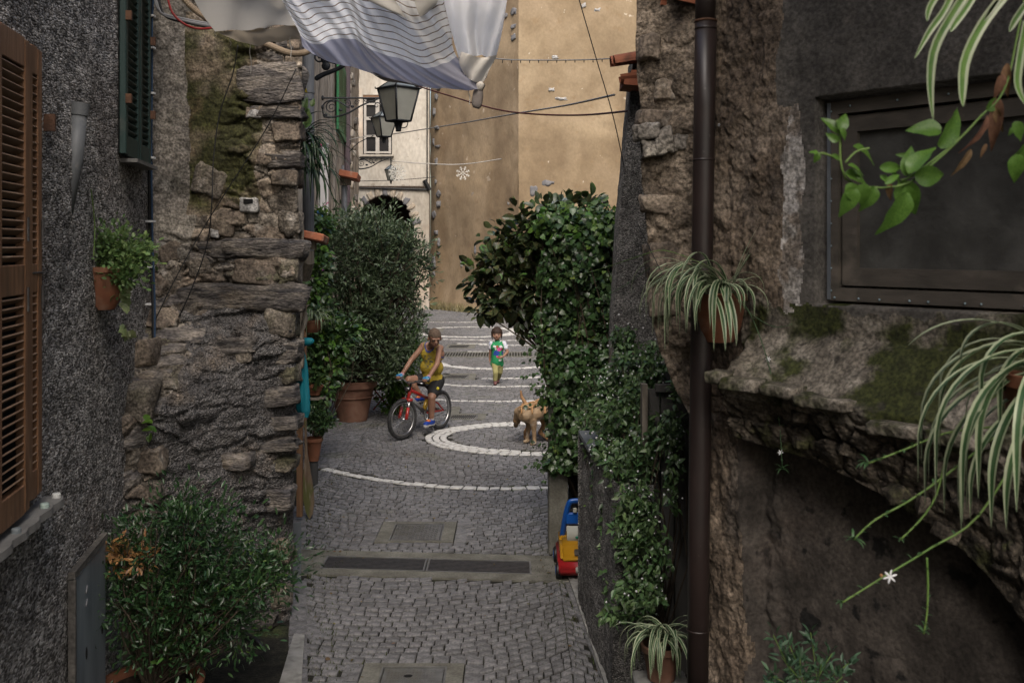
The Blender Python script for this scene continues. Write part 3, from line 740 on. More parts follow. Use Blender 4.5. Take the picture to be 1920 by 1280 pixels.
# individual stones set in the pier
def pier_pt(px, py, out=0):
    zz = CZ - (py - HY) * 6.42 / F; lo_ = min(max((2.15 - zz) / .75, 0), 1); lo_ = lo_ * lo_ * (3 - 2 * lo_)
    yy = 6.42
    for _ in range(6):
        xx = (px - 960) * yy / F; zz = CZ - (py - HY) * yy / F; xr = float(pier_edge_x(zz)); xl = -2.42 + lo_ * .2
        uu = min(max((xx - xl) / (xr - xl), 0), 1); yy = 6.42 - lo_ * .95 * (1 - uu) ** 1.15 + .02 * lo_
    return V((xx, yy - out, zz))
def rock(name, c, w_, h_, dp, m_, parent, seed, layer=0, tilt=0, rough=.16, res=(16, 10), e=.26):
    """irregular stone: box-like superellipsoid with (optionally layered) noise"""
    n1, n2 = res; a = np.linspace(0, 2 * np.pi, n1 * 2, endpoint=False); b = np.linspace(-np.pi / 2, np.pi / 2, n2)
    A, B = np.meshgrid(a, b, indexing='ij')
    sp = lambda t: np.sign(t) * np.abs(t) ** e
    x = sp(np.cos(A)) * np.abs(np.cos(B)) ** e; y = sp(np.sin(A)) * np.abs(np.cos(B)) ** e; zz = sp(np.sin(B))
    q = np.stack([x.ravel(), y.ravel(), zz.ravel()], 1)
    q = q * (1 + rough * fbm(q * 1.4 + seed * 5.1, 3, seed)[:, None] * np.array([1.0, .9, 1.3]))
    q = q * np.array([w_ / 2, dp / 2, h_ / 2])
    s = np.array([V((c)).x, V(c).y, V(c).z])
    if layer:
        ly = fbm(np.stack([q[:, 0] * 7, q[:, 1] * 3, q[:, 2] * 26 + seed + q[:, 0] * 5], 1), 4, seed + 3)
        q[:, 1] -= ly * .030
    q += .008 * np.stack([fbm(q * 30 + seed, 3, seed + k) for k in range(3)], 1)
    ct, s_t = math.cos(tilt), math.sin(tilt); X_ = q[:, 0] * ct - q[:, 2] * s_t; Z_ = q[:, 0] * s_t + q[:, 2] * ct
    q[:, 0] = X_; q[:, 2] = Z_
    q += (.10 * min(w_, h_)) * np.stack([fbm(q * 9 + seed * 3, 2, seed + 7 + k) for k in range(3)], 1) * np.array([1, .4, 1])
    n1 *= 2; idx = np.arange(n1 * n2).reshape(n1, n2); fs = []
    i2 = np.roll(idx, -1, 0)
    fs = np.stack([idx[:, :-1].ravel(), i2[:, :-1].ravel(), i2[:, 1:].ravel(), idx[:, 1:].ravel()], 1)
    o = np_mesh(name, q + s, fs, m_, parent, True); return o
PST = [  # px0,px1,py0,py1, layered, tilt, proud
    (437, 566, 122, 188, 1, 0, .05), (470, 568, 196, 222, 1, .02, .045), (508, 566, 228, 264, 0, .05, .05), (500, 566, 290, 316, 1, .04, .05), (505, 560, 318, 350, 0, 0, .04),
    (362, 418, 316, 368, 0, -.35, .035), (462, 492, 200, 222, 0, 0, .02), (352, 395, 484, 517, 0, .2, .04), (372, 440, 452, 485, 1, .05, .045), (420, 566, 448, 487, 1, -.03, .055),
    (440, 520, 490, 533, 0, -.08, .05), (525, 560, 485, 535, 0, 0, .035), (342, 560, 535, 580, 1, .0, .075), (495, 556, 580, 636, 0, 0, .05), (378, 480, 636, 662, 1, .06, .04),
    (425, 470, 655, 680, 0, .1, .035), (500, 556, 640, 680, 1, -.05, .045), (515, 556, 683, 722, 0, .1, .04), (470, 556, 728, 760, 1, .12, .06), (480, 558, 782, 812, 1, .08, .06),
    (440, 556, 826, 848, 1, .1, .045), (470, 552, 855, 880, 0, -.05, .035), (388, 470, 850, 880, 1, -.06, .035), (450, 545, 920, 960, 1, .05, .045), (300, 345, 455, 490, 0, .2, .03),
    (310, 345, 500, 560, 0, .4, .035), (395, 440, 395, 445, 0, 0, .03), (520, 562, 396, 440, 0, 0, .03), (225, 285, 640, 690, 0, .1, .05), (228, 282, 720, 790, 0, -.1, .045),
    (240, 300, 845, 890, 0, .1, .045), (228, 300, 905, 950, 0, .15, .04), (540, 566, 50, 95, 0, 0, .04), (440, 520, 1150, 1180, 1, 0, .05), (420, 480, 1195, 1220, 0, 0, .05), (490, 540, 1100, 1140, 0, 0, .04), (500, 545, 1010, 1060, 0, .1, .04)]
for i, (a, b, c, d_, ly, tl, pr) in enumerate(PST):
    q = pier_pt((a + b) / 2, (c + d_) / 2); k = q.y / F
    rock('stone', (q.x, q.y + .085 - pr * .35, q.z), (b - a) * k * 1.0, (d_ - c) * k * 1.0, .20, M['slate'] if ly else [M['brownstone'], M['rubble']][i % 2], pier, i + 3, ly, tl, .34, (20, 12))
# lime plugs
M['lime'] = mat('lime_mortar_plug', [(.28, .27, .26), (.45, .44, .43)], scale=10, rough=.95, bump=.6)
for i, (a, b, c, d_) in enumerate([(464, 492, 208, 222), (450, 485, 372, 398), (395, 412, 430, 446)]):
    q = pier_pt((a + b) / 2, (c + d_) / 2); k = q.y / F; rock('lime_plug', (q.x, q.y + .012, q.z), (b - a) * k, (d_ - c) * k, .09, M['lime'], pier, i + 60, 0, 0, .3)
MB().box(pier_pt(468, 378) + V((0, -.012, 0)), (.06, .05, .03)).build('putlog_hole', M['void'], pier)
# metal strip and thin sheet guarding the corner
tag(MB().box((-1.545, 7.16, .2), (.055, .012, .42), Matrix.Rotation(.3, 3, 'Z')).build('corner_guard', M['zinc']), 'narrow grey sheet metal strip standing at the foot of the stone corner', 'metal strip')

# ================================================================== RIGHT STONE HOUSE
rh = thing('plastered_house', (1.4, 4.2, 0), 'dark stone and plaster house on the right with a screened window and mossy ledge', 'house')
path = [(.58, 4.66), (.70, 4.60), (.83, 4.53), (.93, 4.375), (1.243, 4.0), (1.745, 3.397), (2.4, 2.61), (3.4, 1.41), (4.6, -.03)]
# front stone face (px 1195..1300) as its own jagged grid
def front_left(z):
    px = np.interp(HY - (z - CZ) * F / 4.62, [-400, 0, 120, 200, 300, 380, 470, 560, 640, 700, 780, 800, 1300], [1192, 1194, 1197, 1201, 1203, 1209, 1213, 1216, 1226, 1248, 1290, 1300, 1300])
    return (px - 960) * 4.62 / F
nu, nv = 46, 300
zz = np.linspace(1.58, 5.3, nv); uu = np.linspace(0, 1, nu); U, Zg = np.meshgrid(uu, zz, indexing='ij')
fl = front_left(Zg); Xf = fl + (.885 - fl) * U; Yf = 4.66 - .15 * (Xf - .58) / .3
p = np.stack([Xf.ravel(), Yf.ravel(), Zg.ravel()], 1)
st, st2, sid = worley(p * np.array([5.5, 5.5, 8]) + fbm(p * 4, 2, 8)[:, None] * .4, 9)
d = fbm(p * 4, 4, 41) * .03 + np.clip((st2 - st) * 4, 0, 1) ** .6 * (sid + .3) * .030 - .015 + fbm(p * 34, 4, 43) * .014
q = p.copy(); q[:, 1] -= d; q[:, 0] += fbm(p * np.array([6, 6, 6]), 3, 47) * .02 * (1 - U.ravel())
back = q.reshape(nu, nv, 3)[0].copy(); sidev = back.copy(); sidev[:, 0] += .30; sidev[:, 1] += 1.5
allv = np.concatenate([sidev[None], back[None] * 0 + q.reshape(nu, nv, 3)[0][None] + np.array([.012, .05, 0]), q.reshape(nu, nv, 3)], 0)
np_mesh('wall', allv.reshape(-1, 3), grid_faces(nu + 2, nv), M['tuff'], rh, True)
lowr = allv[:, 0, :]      # underside lip
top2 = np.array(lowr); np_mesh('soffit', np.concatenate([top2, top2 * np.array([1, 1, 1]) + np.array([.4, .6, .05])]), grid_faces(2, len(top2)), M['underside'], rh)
FST = [(1200, 1295, 205, 240, 1), (1205, 1290, 365, 400, 0), (1215, 1295, 455, 520, 0), (1220, 1290, 545, 590, 0), (1245, 1300, 610, 650, 0), (1200, 1240, 60, 110, 0), (1230, 1300, 150, 190, 0), (1260, 1300, 660, 700, 0)]
for i, (a, b, c, d_, g) in enumerate(FST):
    q = P((a + b) / 2, (c + d_) / 2, 4.58); k = 4.58 / F
    rock('stone', (q.x, q.y + .075, q.z), (b - a) * k, (d_ - c) * k, .16, M['lime'] if g and i < 0 else M['brownstone'], rh, 90 + i, 0, rng.uniform(-.1, .1), .25)
# grey mortar smear
for i, (a, b, c, d_) in enumerate([(1192, 1235, 232, 262), (1228, 1262, 238, 290), (1262, 1298, 228, 282), (1205, 1250, 262, 292)]):
    q = P((a + b) / 2, (c + d_) / 2, 4.56); k = 4.56 / F; rock('mortar_smear', (q.x, q.y + .03, q.z), (b - a) * k, (d_ - c) * k * .9, .10, M['plaster_grey'], rh, 120 + i, 0, .1, .45)

# main angled wall with window, sloping mossy ledge, rubble lip and recessed lower wall
A0 = V((.86, 4.46, 0)); A1 = V((4.6, -.03, 0)); WL = (A1 - A0).length; WT = (A1 - A0).normalized(); WN = V((-WT.y, WT.x, 0)) * -1   # towards camera/left
if WN.x > 0: WN = -WN
def s_of_px(px):     # distance along the wall for an image column
    k = (px - 960) / F; # A0.x+s*WT.x = k*(A0.y+s*WT.y)
    return (k * A0.y - A0.x) / (WT.x - k * WT.y)
def wall_pt(px, py, out=0):
    s = s_of_px(px); q = A0 + WT * s; z = CZ - (py - HY) * q.y / F; q = q + WN * out; return V((q.x, q.y, z))
sW0, sW1 = s_of_px(1531), s_of_px(1531) + 1.02
q0 = A0 + WT * sW0; zT = CZ + (HY - 186) * q0.y / F; zB = CZ - (568 - HY) * q0.y / F
s_arr = np.concatenate([np.linspace(0, 1.75, 250), np.linspace(1.8, WL, 20)])
prof_n = 500
sl_ = s_of_px(1396)
def zb(s):    # lower edge of rubble lip
    pxs = [1380, 1396, 1480, 1560, 1640, 1700, 1800, 1860, 1920]; pys = [800, 815, 845, 868, 905, 940, 1010, 1070, 1140]
    ss = [s_of_px(x) for x in pxs]; zz_ = [CZ - (y_ - HY) * (A0 + WT * s_ + WN * .10).y / F for y_, s_ in zip(pys, ss)]
    return float(np.interp(s, ss + [ss[-1] + .8], zz_ + [.3]))
rows = []; mats_ = []; par = []
for s in s_arr:
    on = min(max((s - sl_ + .01) / .05, 0), 1)
    zf = lerp(1.86, 1.80, min(s / 1.0, 1)); dl = .20 * on * (1 + .12 * math.sin(s * 9))
    zbt = zb(s) if s > sl_ - .02 else 1.62
    lowd = -.10 * on
    prof = [(5.4, .0), (2.03, 0.0), (zf + .03, dl * .82), (zf, dl), (zf - .025, dl + .005), ((zf + zbt) / 2, dl * .75), (zbt, dl * .45), (zbt - .03, lowd), (-.1, lowd - .02)]
    L_ = [0]
    for a, b in zip(prof[:-1], prof[1:]): L_.append(L_[-1] + max(math.hypot(a[0] - b[0], a[1] - b[1]), 1e-4))
    # fixed share of samples per segment keeps rows aligned
    share = [0, 14, 260, 290, 296, 303, 335, 366, 378, 499]
    t = np.interp(np.arange(prof_n), share, [0, .44, 1, 2, 3, 4, 5, 6, 7, 8]); i0 = np.minimum(t.astype(int), 7); f = t - i0
    pr = np.array(prof); pz = pr[i0, 0] * (1 - f) + pr[i0 + 1, 0] * f; pd = pr[i0, 1] * (1 - f) + pr[i0 + 1, 1] * f
    if sW0 < s < sW1: pd = np.where((pz < zT) & (pz > zB), pd - .12, pd)
    base = A0 + WT * s
    rows.append(np.stack([base.x + WN.x * pd, base.y + WN.y * pd, pz], 1)); par.append(np.stack([np.full(prof_n, s), pz, t, pd], 1))
P3 = np.array(rows); PR = np.array(par); p = P3.reshape(-1, 3); pr = PR.reshape(-1, 4)
inwin = (pr[:, 3] < -.05) & (pr[:, 1] > 2)
left = np.clip((s_of_px(1470) - pr[:, 0]) / .12, 0, 1)
lip = np.clip(1 - np.abs(pr[:, 2] - 5) / 1.6, 0, 1)
d = fbm(p * 2.2, 3, 141) * .014 + fbm(p * 14, 3, 143) * .004 + left * (fbm(p * np.array([6, 6, 2.6]), 5, 147, .6) * .06 + fbm(p * 28, 4, 149, .6) * .018)
st, st2, sid = worley(p * 9, 12)
d += lip * (np.clip((st2 - st) * 4, 0, 1) ** .6 * (sid + .2) * .055 - .03 + fbm(p * 22, 4, 151, .6) * .03)
d += np.clip((pr[:, 2] - 7) / .5, 0, 1) * fbm(p * 5, 4, 157) * .012
d[inwin] = 0
p2 = p + np.array([WN.x, WN.y, .25])[None] * d[:, None]
F4 = grid_faces(len(s_arr), prof_n); fp = pr[F4].mean(1); f3 = p[F4].mean(1); nz = fbm(f3 * 6, 4, 161) * .5
mi = np.zeros(len(F4), int)                                    # 0 weathered render
t_ = fp[:, 2]
s3, s4, s5 = s_of_px(1462), s_of_px(1478), s_of_px(1516)
nzs = nz * .09 + fbm(f3 * np.array([14, 14, 4]), 3, 163) * .03
mi[(fp[:, 0] < s3 + nzs) & (t_ < 1.9)] = 1
mi[(fp[:, 0] > s3 + nzs * 1.2) & (fp[:, 0] < s5 - .03 + nzs * .8) & (t_ < 1.85) & (f3[:, 2] < 3.1 + nz * .9 - np.abs(fp[:, 0] - (s3 + s5) / 2) * 3.5) ] = 2
mi[(fp[:, 0] >= s5 - .03 + nzs * .8) & (t_ < 1) ] = 3
mi[(fp[:, 0] >= s3 + nzs) & (f3[:, 2] > 3.0 + nz * .3) & (t_ < 1)] = 3
mi[(t_ >= .96 + nz * .10) & (t_ < 4.4) & (fp[:, 0] > sl_ - .02)] = 4
mi[(t_ >= 4.4) & (t_ < 7) & (fp[:, 0] > sl_ - .02)] = 5
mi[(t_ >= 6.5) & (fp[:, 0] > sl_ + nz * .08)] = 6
mi[(t_ >= 1.9) & (fp[:, 0] <= sl_ - .02 + nz * .05)] = 1
M['lip'] = mat('rubble_lip', [(.028, .023, .018), (.065, .053, .04), (.125, .103, .08)], scale=11, rough=.95, bump=1.0, bscale=34, bdist=.025,
               spots=[((.05, .055, .015), 6, .58, .66, 7, .7), ((.26, .23, .19), 9, .66, .72, 7, .7), ((.012, .01, .008), 9, .56, .64, 7, .8)])
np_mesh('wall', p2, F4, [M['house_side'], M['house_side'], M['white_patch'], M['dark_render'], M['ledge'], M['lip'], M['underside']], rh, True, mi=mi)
# joint behind the pipe
MB().box((.93, 4.62, 2.6), (.16, .2, 5.4)).build('wall', M['tuff'], rh)
# body of the house beyond and above
MB().prism([(.98, 6.0), (1.02, 4.75), (1.32, 4.28), (4.75, .15), (12, .15), (12, 6.0)], [], (0, 0, 0), (1, 0, 0), (0, 1, 0), 5.6).build('wall', M['dark_render'], rh)
MB().box((6.5, 2.6, 5.75), (11.8, 7.4, .3)).build('roof', M['tile'], rh)
# flat stones on the ledge edge
for i, (a, b, c, d_) in enumerate([(1420, 1490, 706, 724), (1490, 1560, 716, 738), (1555, 1660, 735, 762), (1690, 1790, 783, 815), (1800, 1900, 800, 832), (1395, 1425, 690, 712)]):
    q = wall_pt((a + b) / 2, (c + d_) / 2); w0 = (b - a) * q.y / F * .95
    q2 = A0 + WT * s_of_px((a + b) / 2) + WN * .20; zz_ = CZ - ((c + d_) / 2 - HY) * q2.y / F
    o = rock('ledge_stone', (0, 0, 0), w0 * 1.15, .05, .14, M['ledge'], None, 200 + i, 0, 0, .30); o.parent = rh
    ang = math.atan2(WT.y, WT.x); o.rotation_euler = (0, 0, ang); o.location = (V((q2.x, q2.y, zz_ - .01)) - org(rh))
# loose lip stones
for i in range(9):
    px = rng.uniform(1410, 1900); s = s_of_px(px); q2 = A0 + WT * s + WN * rng.uniform(.10, .17); zt = 1.78; z_ = rng.uniform(zb(s) + .02, zt - .04)
    rock('stone', (q2.x, q2.y, z_), rng.uniform(.04, .08), rng.uniform(.03, .06), .07, M['lip'], rh, 230 + i, 0, rng.uniform(-.6, .6), .4, (8, 6))
# arched hole low at right
if 0: MB().ell(wall_pt(1772, 1262, -.105), (.060, .012, .085), Matrix.Rotation(math.atan2(WT.y, WT.x), 3, 'Z')).build('hole', M['void'], rh)

# ---- window with insect screen
wn = thing('screened_window', tuple(A0 + WT * (sW0 + .5)) [:2] + (zB,), 'square window behind a dark dusty insect screen pinned by pale studs, right wall', 'window')
fr = MB(); fo = A0 + WT * sW0 - WN * .115; W_, H_ = sW1 - sW0, zT - zB; ex, ez = WT, V((0, 0, 1))
b_ = .062
M['win_frame'] = mat('dusty_brown_window_frame', [(.062, .054, .045), (.105, .09, .075)], scale=6, rough=.8, bump=.2, stretch=(1, 1, 3), spots=[((.19, .16, .13), 7, .58, .7, 6, .5)])
def fbox(mb, s0, s1, z0, z1, dp, off, mi=0):
    c = fo + ex * ((s0 + s1) / 2) + ez * (zB + (z0 + z1) / 2) + WN * (off + dp / 2)
    mb.box(c, (s1 - s0, dp, z1 - z0), Matrix.Rotation(math.atan2(WT.y, WT.x), 3, 'Z'), mi)
for a in ((0.015, b_, .01, H_ - .01), (W_ - b_, W_ - .01, .01, H_ - .01), (b_, W_ - b_, .01, b_), (b_, W_ - b_, H_ - b_, H_ - .01)): fbox(fr, *a, .05, .01)
fr.build('outer_frame', M['dark_render'] if False else M['win_frame'], wn)
fr = MB(); i_ = b_ + .014
for a in ((b_ + .01, b_ + .075, b_ + .01, H_ - b_ - .01), (W_ - b_ - .07, W_ - b_ - .01, b_ + .01, H_ - b_ - .01), (b_ + .075, W_ - b_ - .07, b_ + .01, b_ + .08), (b_ + .075, W_ - b_ - .07, H_ - b_ - .075, H_ - b_ - .01)): fbox(fr, *a, .035, .008)
fr.build('sash', M['win_frame'], wn)
pn = MB(); fbox(pn, b_ + .06, W_ - b_ - .06, b_ + .06, H_ - b_ - .06, .01, .012); 
M['screen'] = mat('dusty_insect_screen', [(.055, .054, .050), (.082, .080, .074)], scale=3, rough=.9, bump=.7, bscale=7, bdist=.03, grain=(7, .25), spots=[((.12, .115, .105), 2.2, .5, .75, 8, .6)], spec=.1)
pn.build('screen', M['screen'], wn)
for k in range(9):
    st_ = MB(); c = fo + ex * (.05 + (W_ - .1) * (k + .3 * math.sin(k * 3)) / 9) + ez * (zB + .022) + WN * .065; st_.ell(c, .0048, n=8)
    st_.build('stud', M['zinc'] if False else M['studs'] if 'studs' in M else M.setdefault('studs', mat('pale_blue_stud', [(.20, .27, .30)], rough=.4, bump=0)), wn)
for k in range(9):
    c = fo + ex * .035 + ez * (zB + .05 + (H_ - .1) * k / 8) + WN * .065; MB().ell(c, .0042, n=8).build('stud', M['studs'], wn)
for k in range(5):
    c = fo + ex * (.12 + k * .2) + ez * (zB + H_ - .035) + WN * .065; MB().ell(c, .0045, n=8).build('stud', M['studs'], wn)
s_ = MB(); fbox(s_, .018, .032, .015, H_ - .015, .006, .062); s_.build('bead', M['zinc'], wn)

# ================================================================== RIGHT SIDE: low wall, buttress, gate, nook
lw = thing('low_wall', (.58, 6.0, 0), 'low roughcast wall along the right edge of the alley with a metal coping', 'wall')
ny_, nz_ = 150, 80; yy = np.linspace(5.33, 6.72, ny_); zz = np.linspace(-.1, 1.118, nz_); Yg, Zg = np.meshgrid(yy, zz, indexing='ij')
Xg = np.interp(Yg, [4.6, 5.46, 6.1, 6.72], [.60, .56, .505, .475]) + (1.12 - Zg) * -.03
p = np.stack([Xg.ravel(), Yg.ravel(), Zg.ravel()], 1); p[:, 0] -= fbm(p * 5, 3, 301) * .02 + fbm(p * 45, 2, 303) * .004
np_mesh('wall', p, grid_faces(ny_, nz_)[:, ::-1], M['charcoal'], lw, True)
nx_ = 40; xx = np.linspace(.445, .66, nx_); Xg, Zg = np.meshgrid(xx, zz, indexing='ij'); p = np.stack([Xg.ravel(), np.full(Xg.size, 6.72), Zg.ravel()], 1)
np_mesh('wall', p, grid_faces(nx_, nz_), M['charcoal'], lw, True)
xx = np.linspace(0, 1, nx_); Xg, Zg = np.meshgrid(xx, zz, indexing='ij'); xl_ = .565 + (1.12 - Zg) * -.03; p = np.stack([(xl_ + (.76 - xl_) * Xg).ravel(), np.full(Xg.size, 5.33), Zg.ravel()], 1); p[:, 1] -= fbm(p * 5, 3, 305) * .02 + fbm(p * 45, 2, 307) * .004
np_mesh('wall', p, grid_faces(nx_, nz_), M['charcoal'], lw, True)
MB().prism([(.60, 5.36), (.74, 5.36), (.66, 6.71), (.50, 6.71)], [], (0, 0, -.1), (1, 0, 0), (0, 1, 0), 1.2).build('core', M['charcoal'], lw)
MB().prism([(.475, 6.2), (.70, 6.2), (.68, 6.76), (.45, 6.76)], [], (0, 0, 1.115), (1, 0, 0), (0, 1, 0), .03).build('coping', M['zinc'], lw)
# buttress (dark roughcast, slightly battered) with roof tiles on top
bt = thing('chimney_buttress', (1.1, 6.95, 0), 'tall tapering charcoal roughcast pillar behind the stone house corner, capped with red tiles', 'pillar')
def bl(z): return np.interp(z, [0, 1.2, 1.75, 2.6, 3.1, 3.75], [.73, .70, .695, .745, .79, .845])
nu, nv = 60, 260; zz = np.linspace(0, 3.72, nv); uu = np.linspace(0, 1, nu); U, Zg = np.meshgrid(uu, zz, indexing='ij'); lx = bl(Zg); Xb = lx + (1.7 - lx) * U
p = np.stack([Xb.ravel(), np.full(U.size, 6.88), Zg.ravel()], 1); p[:, 1] -= fbm(p * 6, 3, 311) * .015 + fbm(p * 50, 2, 313) * .004; p[:, 0] += fbm(p * 18, 3, 317) * .006
g = p.reshape(nu, nv, 3); sd = g[0] + np.array([.02, .5, 0]); allv = np.concatenate([sd[None], g], 0)
np_mesh('wall', allv.reshape(-1, 3), grid_faces(nu + 1, nv), M['charcoal'], bt, True)
MB().box((1.35, 7.1, 1.85), (1.0, .4, 3.7)).build('core', M['charcoal'], bt)
def tile_mb(c, L_, r_, rot, up=1):
    mb = MB(); n = 10; vs = []
    for k, (x, rr) in enumerate(((0, r_), (L_, r_ * .86))):
        for th in (0, .012):
            for j in range(n + 1):
                a = math.pi * j / n; vs.append(rot @ V((x, (rr - th) * math.cos(a), up * (rr - th) * math.sin(a))) + V(c))
    m = n + 1; fs = []
    for j in range(n):
        fs += [(j, j + 1, 2 * m + j + 1, 2 * m + j), (m + j, 3 * m + j, 3 * m + j + 1, m + j + 1), (j, m + j, m + j + 1, j + 1), (2 * m + j, 2 * m + j + 1, 3 * m + j + 1, 3 * m + j)]
    mb.add(vs, fs); return mb
RT = Matrix.Rotation(math.radians(180), 3, 'Z') @ Matrix.Rotation(math.radians(8), 3, 'Y')
tile_mb((.99, 6.72, 3.66), .30, .075, RT).build('roof_tile', M['tile'], bt)
tile_mb((.98, 6.86, 3.68), .30, .075, RT).build('roof_tile', M['tile'], bt)
tile_mb((1.0, 6.70, 3.58), .28, .07, RT, -1).build('roof_tile', M['tile'], bt)
MB().box((.87, 6.8, 3.49), (.24, .3, .05), Matrix.Rotation(.08, 3, 'Y')).build('brick', M['tile'], bt)
MB().box((.90, 6.82, 3.55), (.20, .3, .05)).build('brick', M['tile'], bt)
MB().box((1.1, 6.95, 3.7), (.40, .34, .07)).build('cap', M['concrete'], bt)
# dark passage wall and gate under the stone overhang
gt = thing('panel_gate', (.85, 5.5, 0), 'weathered grey panelled gate half hidden behind the vines beside the brown pipe', 'gate')
for k, (a, b) in enumerate(((.765, .83), (.84, .91), (.92, 1.02), (1.03, 1.12))): MB().box(((a + b) / 2, 5.62, .78), (b - a, .03, 1.62)).build('plank', M['panel'], gt)
MB().box((.74, 5.58, .8), (.03, .08, 1.65)).build('post', M['old_wood'], gt)
MB().box((.98, 5.60, 1.60), (.35, .05, .04)).build('lintel', M['panel'], gt)
MB().box((1.12, 5.9, .9), (.62, .03, 1.6)).build('passage_back', M['black_door'], gt)
# nook: concrete post, black door, garden wall carrying the ivy
np_ = thing('concrete_post', (.36, 7.82, 0), 'stained concrete gate post under the ivy beside the toy car', 'post')
mb = MB(); mb.box((.36, 7.83, .64), (.15, .22, 1.28), bev=.008); mb.build('shaft', M['concrete'], np_)
bd = thing('black_door', (.72, 7.95, 0), 'matt black door in the nook behind the toy car', 'door')
MB().box((.80, 7.96, 1.05), (.70, .04, 2.1)).build('door_leaf', M['black_door'], bd)
MB().box((.462, 7.93, 1.05), (.025, .06, 2.1)).build('door_frame', M['black_door'], bd)
gw = thing('garden_wall', (1.2, 8.1, 0), 'ivy-smothered wall over the black door on the right', 'wall')
MB().prism([(.29, 2.12), (.29, 2.45), (.44, 2.52), (1.6, 2.50), (1.6, 0), (1.16, 0), (1.16, 2.12)], [], (0, 8.12, 0), (1, 0, 0), (0, 0, 1), .22).build('wall', M['dark_render'], gw)
MB().box((2.6, 8.05, 1.4), (2.0, .3, 2.8)).build('wall', M['dark_render'], gw)
ph = thing('plaza_house', (5.4, 20, 0), 'plain ochre house closing the right side of the square, seen only through ivy gaps', 'house')
MB().box((8.2, 20.5, 4.5), (5.6, 24, 9)).build('wall', M['ochre'], ph)
# house behind the photographer closing the alley's sky
if 0: bh = thing('rear_house', (0, -6, 0), 'dark rendered house closing the alley behind the viewpoint', 'house')

# ================================================================== BACKGROUND BUILDINGS
th = thing('ochre_building', (.3, 36, 0), 'tall ochre-plastered building with a sharp corner closing the far side of the square', 'building')
TA, TB, TC = V((-3.12, 38.2, 0)), V((.22, 33.7, 0)), V((7.5, 32.9, 0))
def wall_grid(a, b, z0, z1, step, m_, parent, seed, amp=.03, flare=0):
    d_ = (b - a); L_ = d_.length; d_.normalize(); n_ = V((d_.y, -d_.x, 0)); nu = max(2, int(L_ / step)); nv = max(2, int((z1 - z0) / step))
    u = np.linspace(0, L_, nu); z = np.linspace(z0, z1, nv); U, Z = np.meshgrid(u, z, indexing='ij')
    p = np.stack([a.x + d_.x * U.ravel(), a.y + d_.y * U.ravel(), Z.ravel()], 1)
    o_ = fbm(p * .7, 4, seed) * amp + fbm(p * 3, 4, seed + 9) * amp * .5
    if flare: o_ += flare * np.clip(1 - p[:, 2] / 1.2, 0, 1) ** 2
    p[:, 0] += n_.x * o_; p[:, 1] += n_.y * o_
    return np_mesh('wall', p, grid_faces(nu, nv), m_, parent, True)
wall_grid(TA, TB, -.05, 15, .12, M['ochre_shaded'], th, 401, .05, .25)
wall_grid(TB, TC, -.05, 15, .12, M['ochre'], th, 411, .04, .2)
MB().prism([(-3.0, 38.4), (.3, 33.95), (7.6, 33.1), (14, 45), (-3.0, 45)], [], (0, 0, 0), (1, 0, 0), (0, 1, 0), 15).build('wall', M['ochre'], th)
M['bluestone'] = mat('exposed_blue_stone', [(.13, .13, .14), (.22, .215, .22)], scale=5, rough=.9, bump=.5)
def on_wall(px, a, b, out=.0):
    k = (px - 960) / F; d_ = (b - a).normalized(); s = (k * a.y - a.x) / (d_.x - k * d_.y); n_ = V((d_.y, -d_.x, 0)); return a + d_ * s + n_ * out, d_, n_
def patch(px, py, wpx, hpx, a, b, m_, name, parent, seed, thick=.10, out=.0):
    q, d_, n_ = on_wall(px, a, b, out); z = CZ - (py - HY) * q.y / F; k = q.y / F
    o = rock(name, (0, 0, 0), wpx * k / max(.35, abs(d_.x)), hpx * k, thick, m_, None, seed, 0, 0, .75, (12, 10), .6)
    o.rotation_euler = (0, 0, math.atan2(d_.y, d_.x)); rock_child(o, parent, (q.x, q.y, z))
for i, (a, b, c, d_) in enumerate([(1028, 343, 22, 10), (1002, 358, 14, 16), (963, 22, 10, 10), (963, 50, 9, 8), (962, 70, 10, 10), (948, 30, 5, 10), (1040, 108, 12, 5), (1034, 168, 12, 7), (1052, 186, 22, 6), (1120, 20, 12, 8), (1095, 10, 8, 8)]):
    patch(a, b, c, d_, TB if a > 972 else TA, TC if a > 972 else TB, M['bluestone'] if i < 6 else M['lime'], 'stone', th, 300 + i, .12, -.03)
for i in range(17):
    patch(rng.uniform(814, 824), 140 + i * 24 + rng.uniform(-11, 11), rng.uniform(2, 9), rng.uniform(4, 17), TA, TB, M['bluestone'], 'stone', th, 330 + i, .14, .0)
for i in range(9):
    patch(rng.uniform(855, 962), rng.uniform(290, 560), rng.uniform(3, 6), rng.uniform(8, 16), TA, TB, M['lime'] if i % 2 else M['bluestone'], 'plaster_scar', th, 350 + i, .08, -.03)
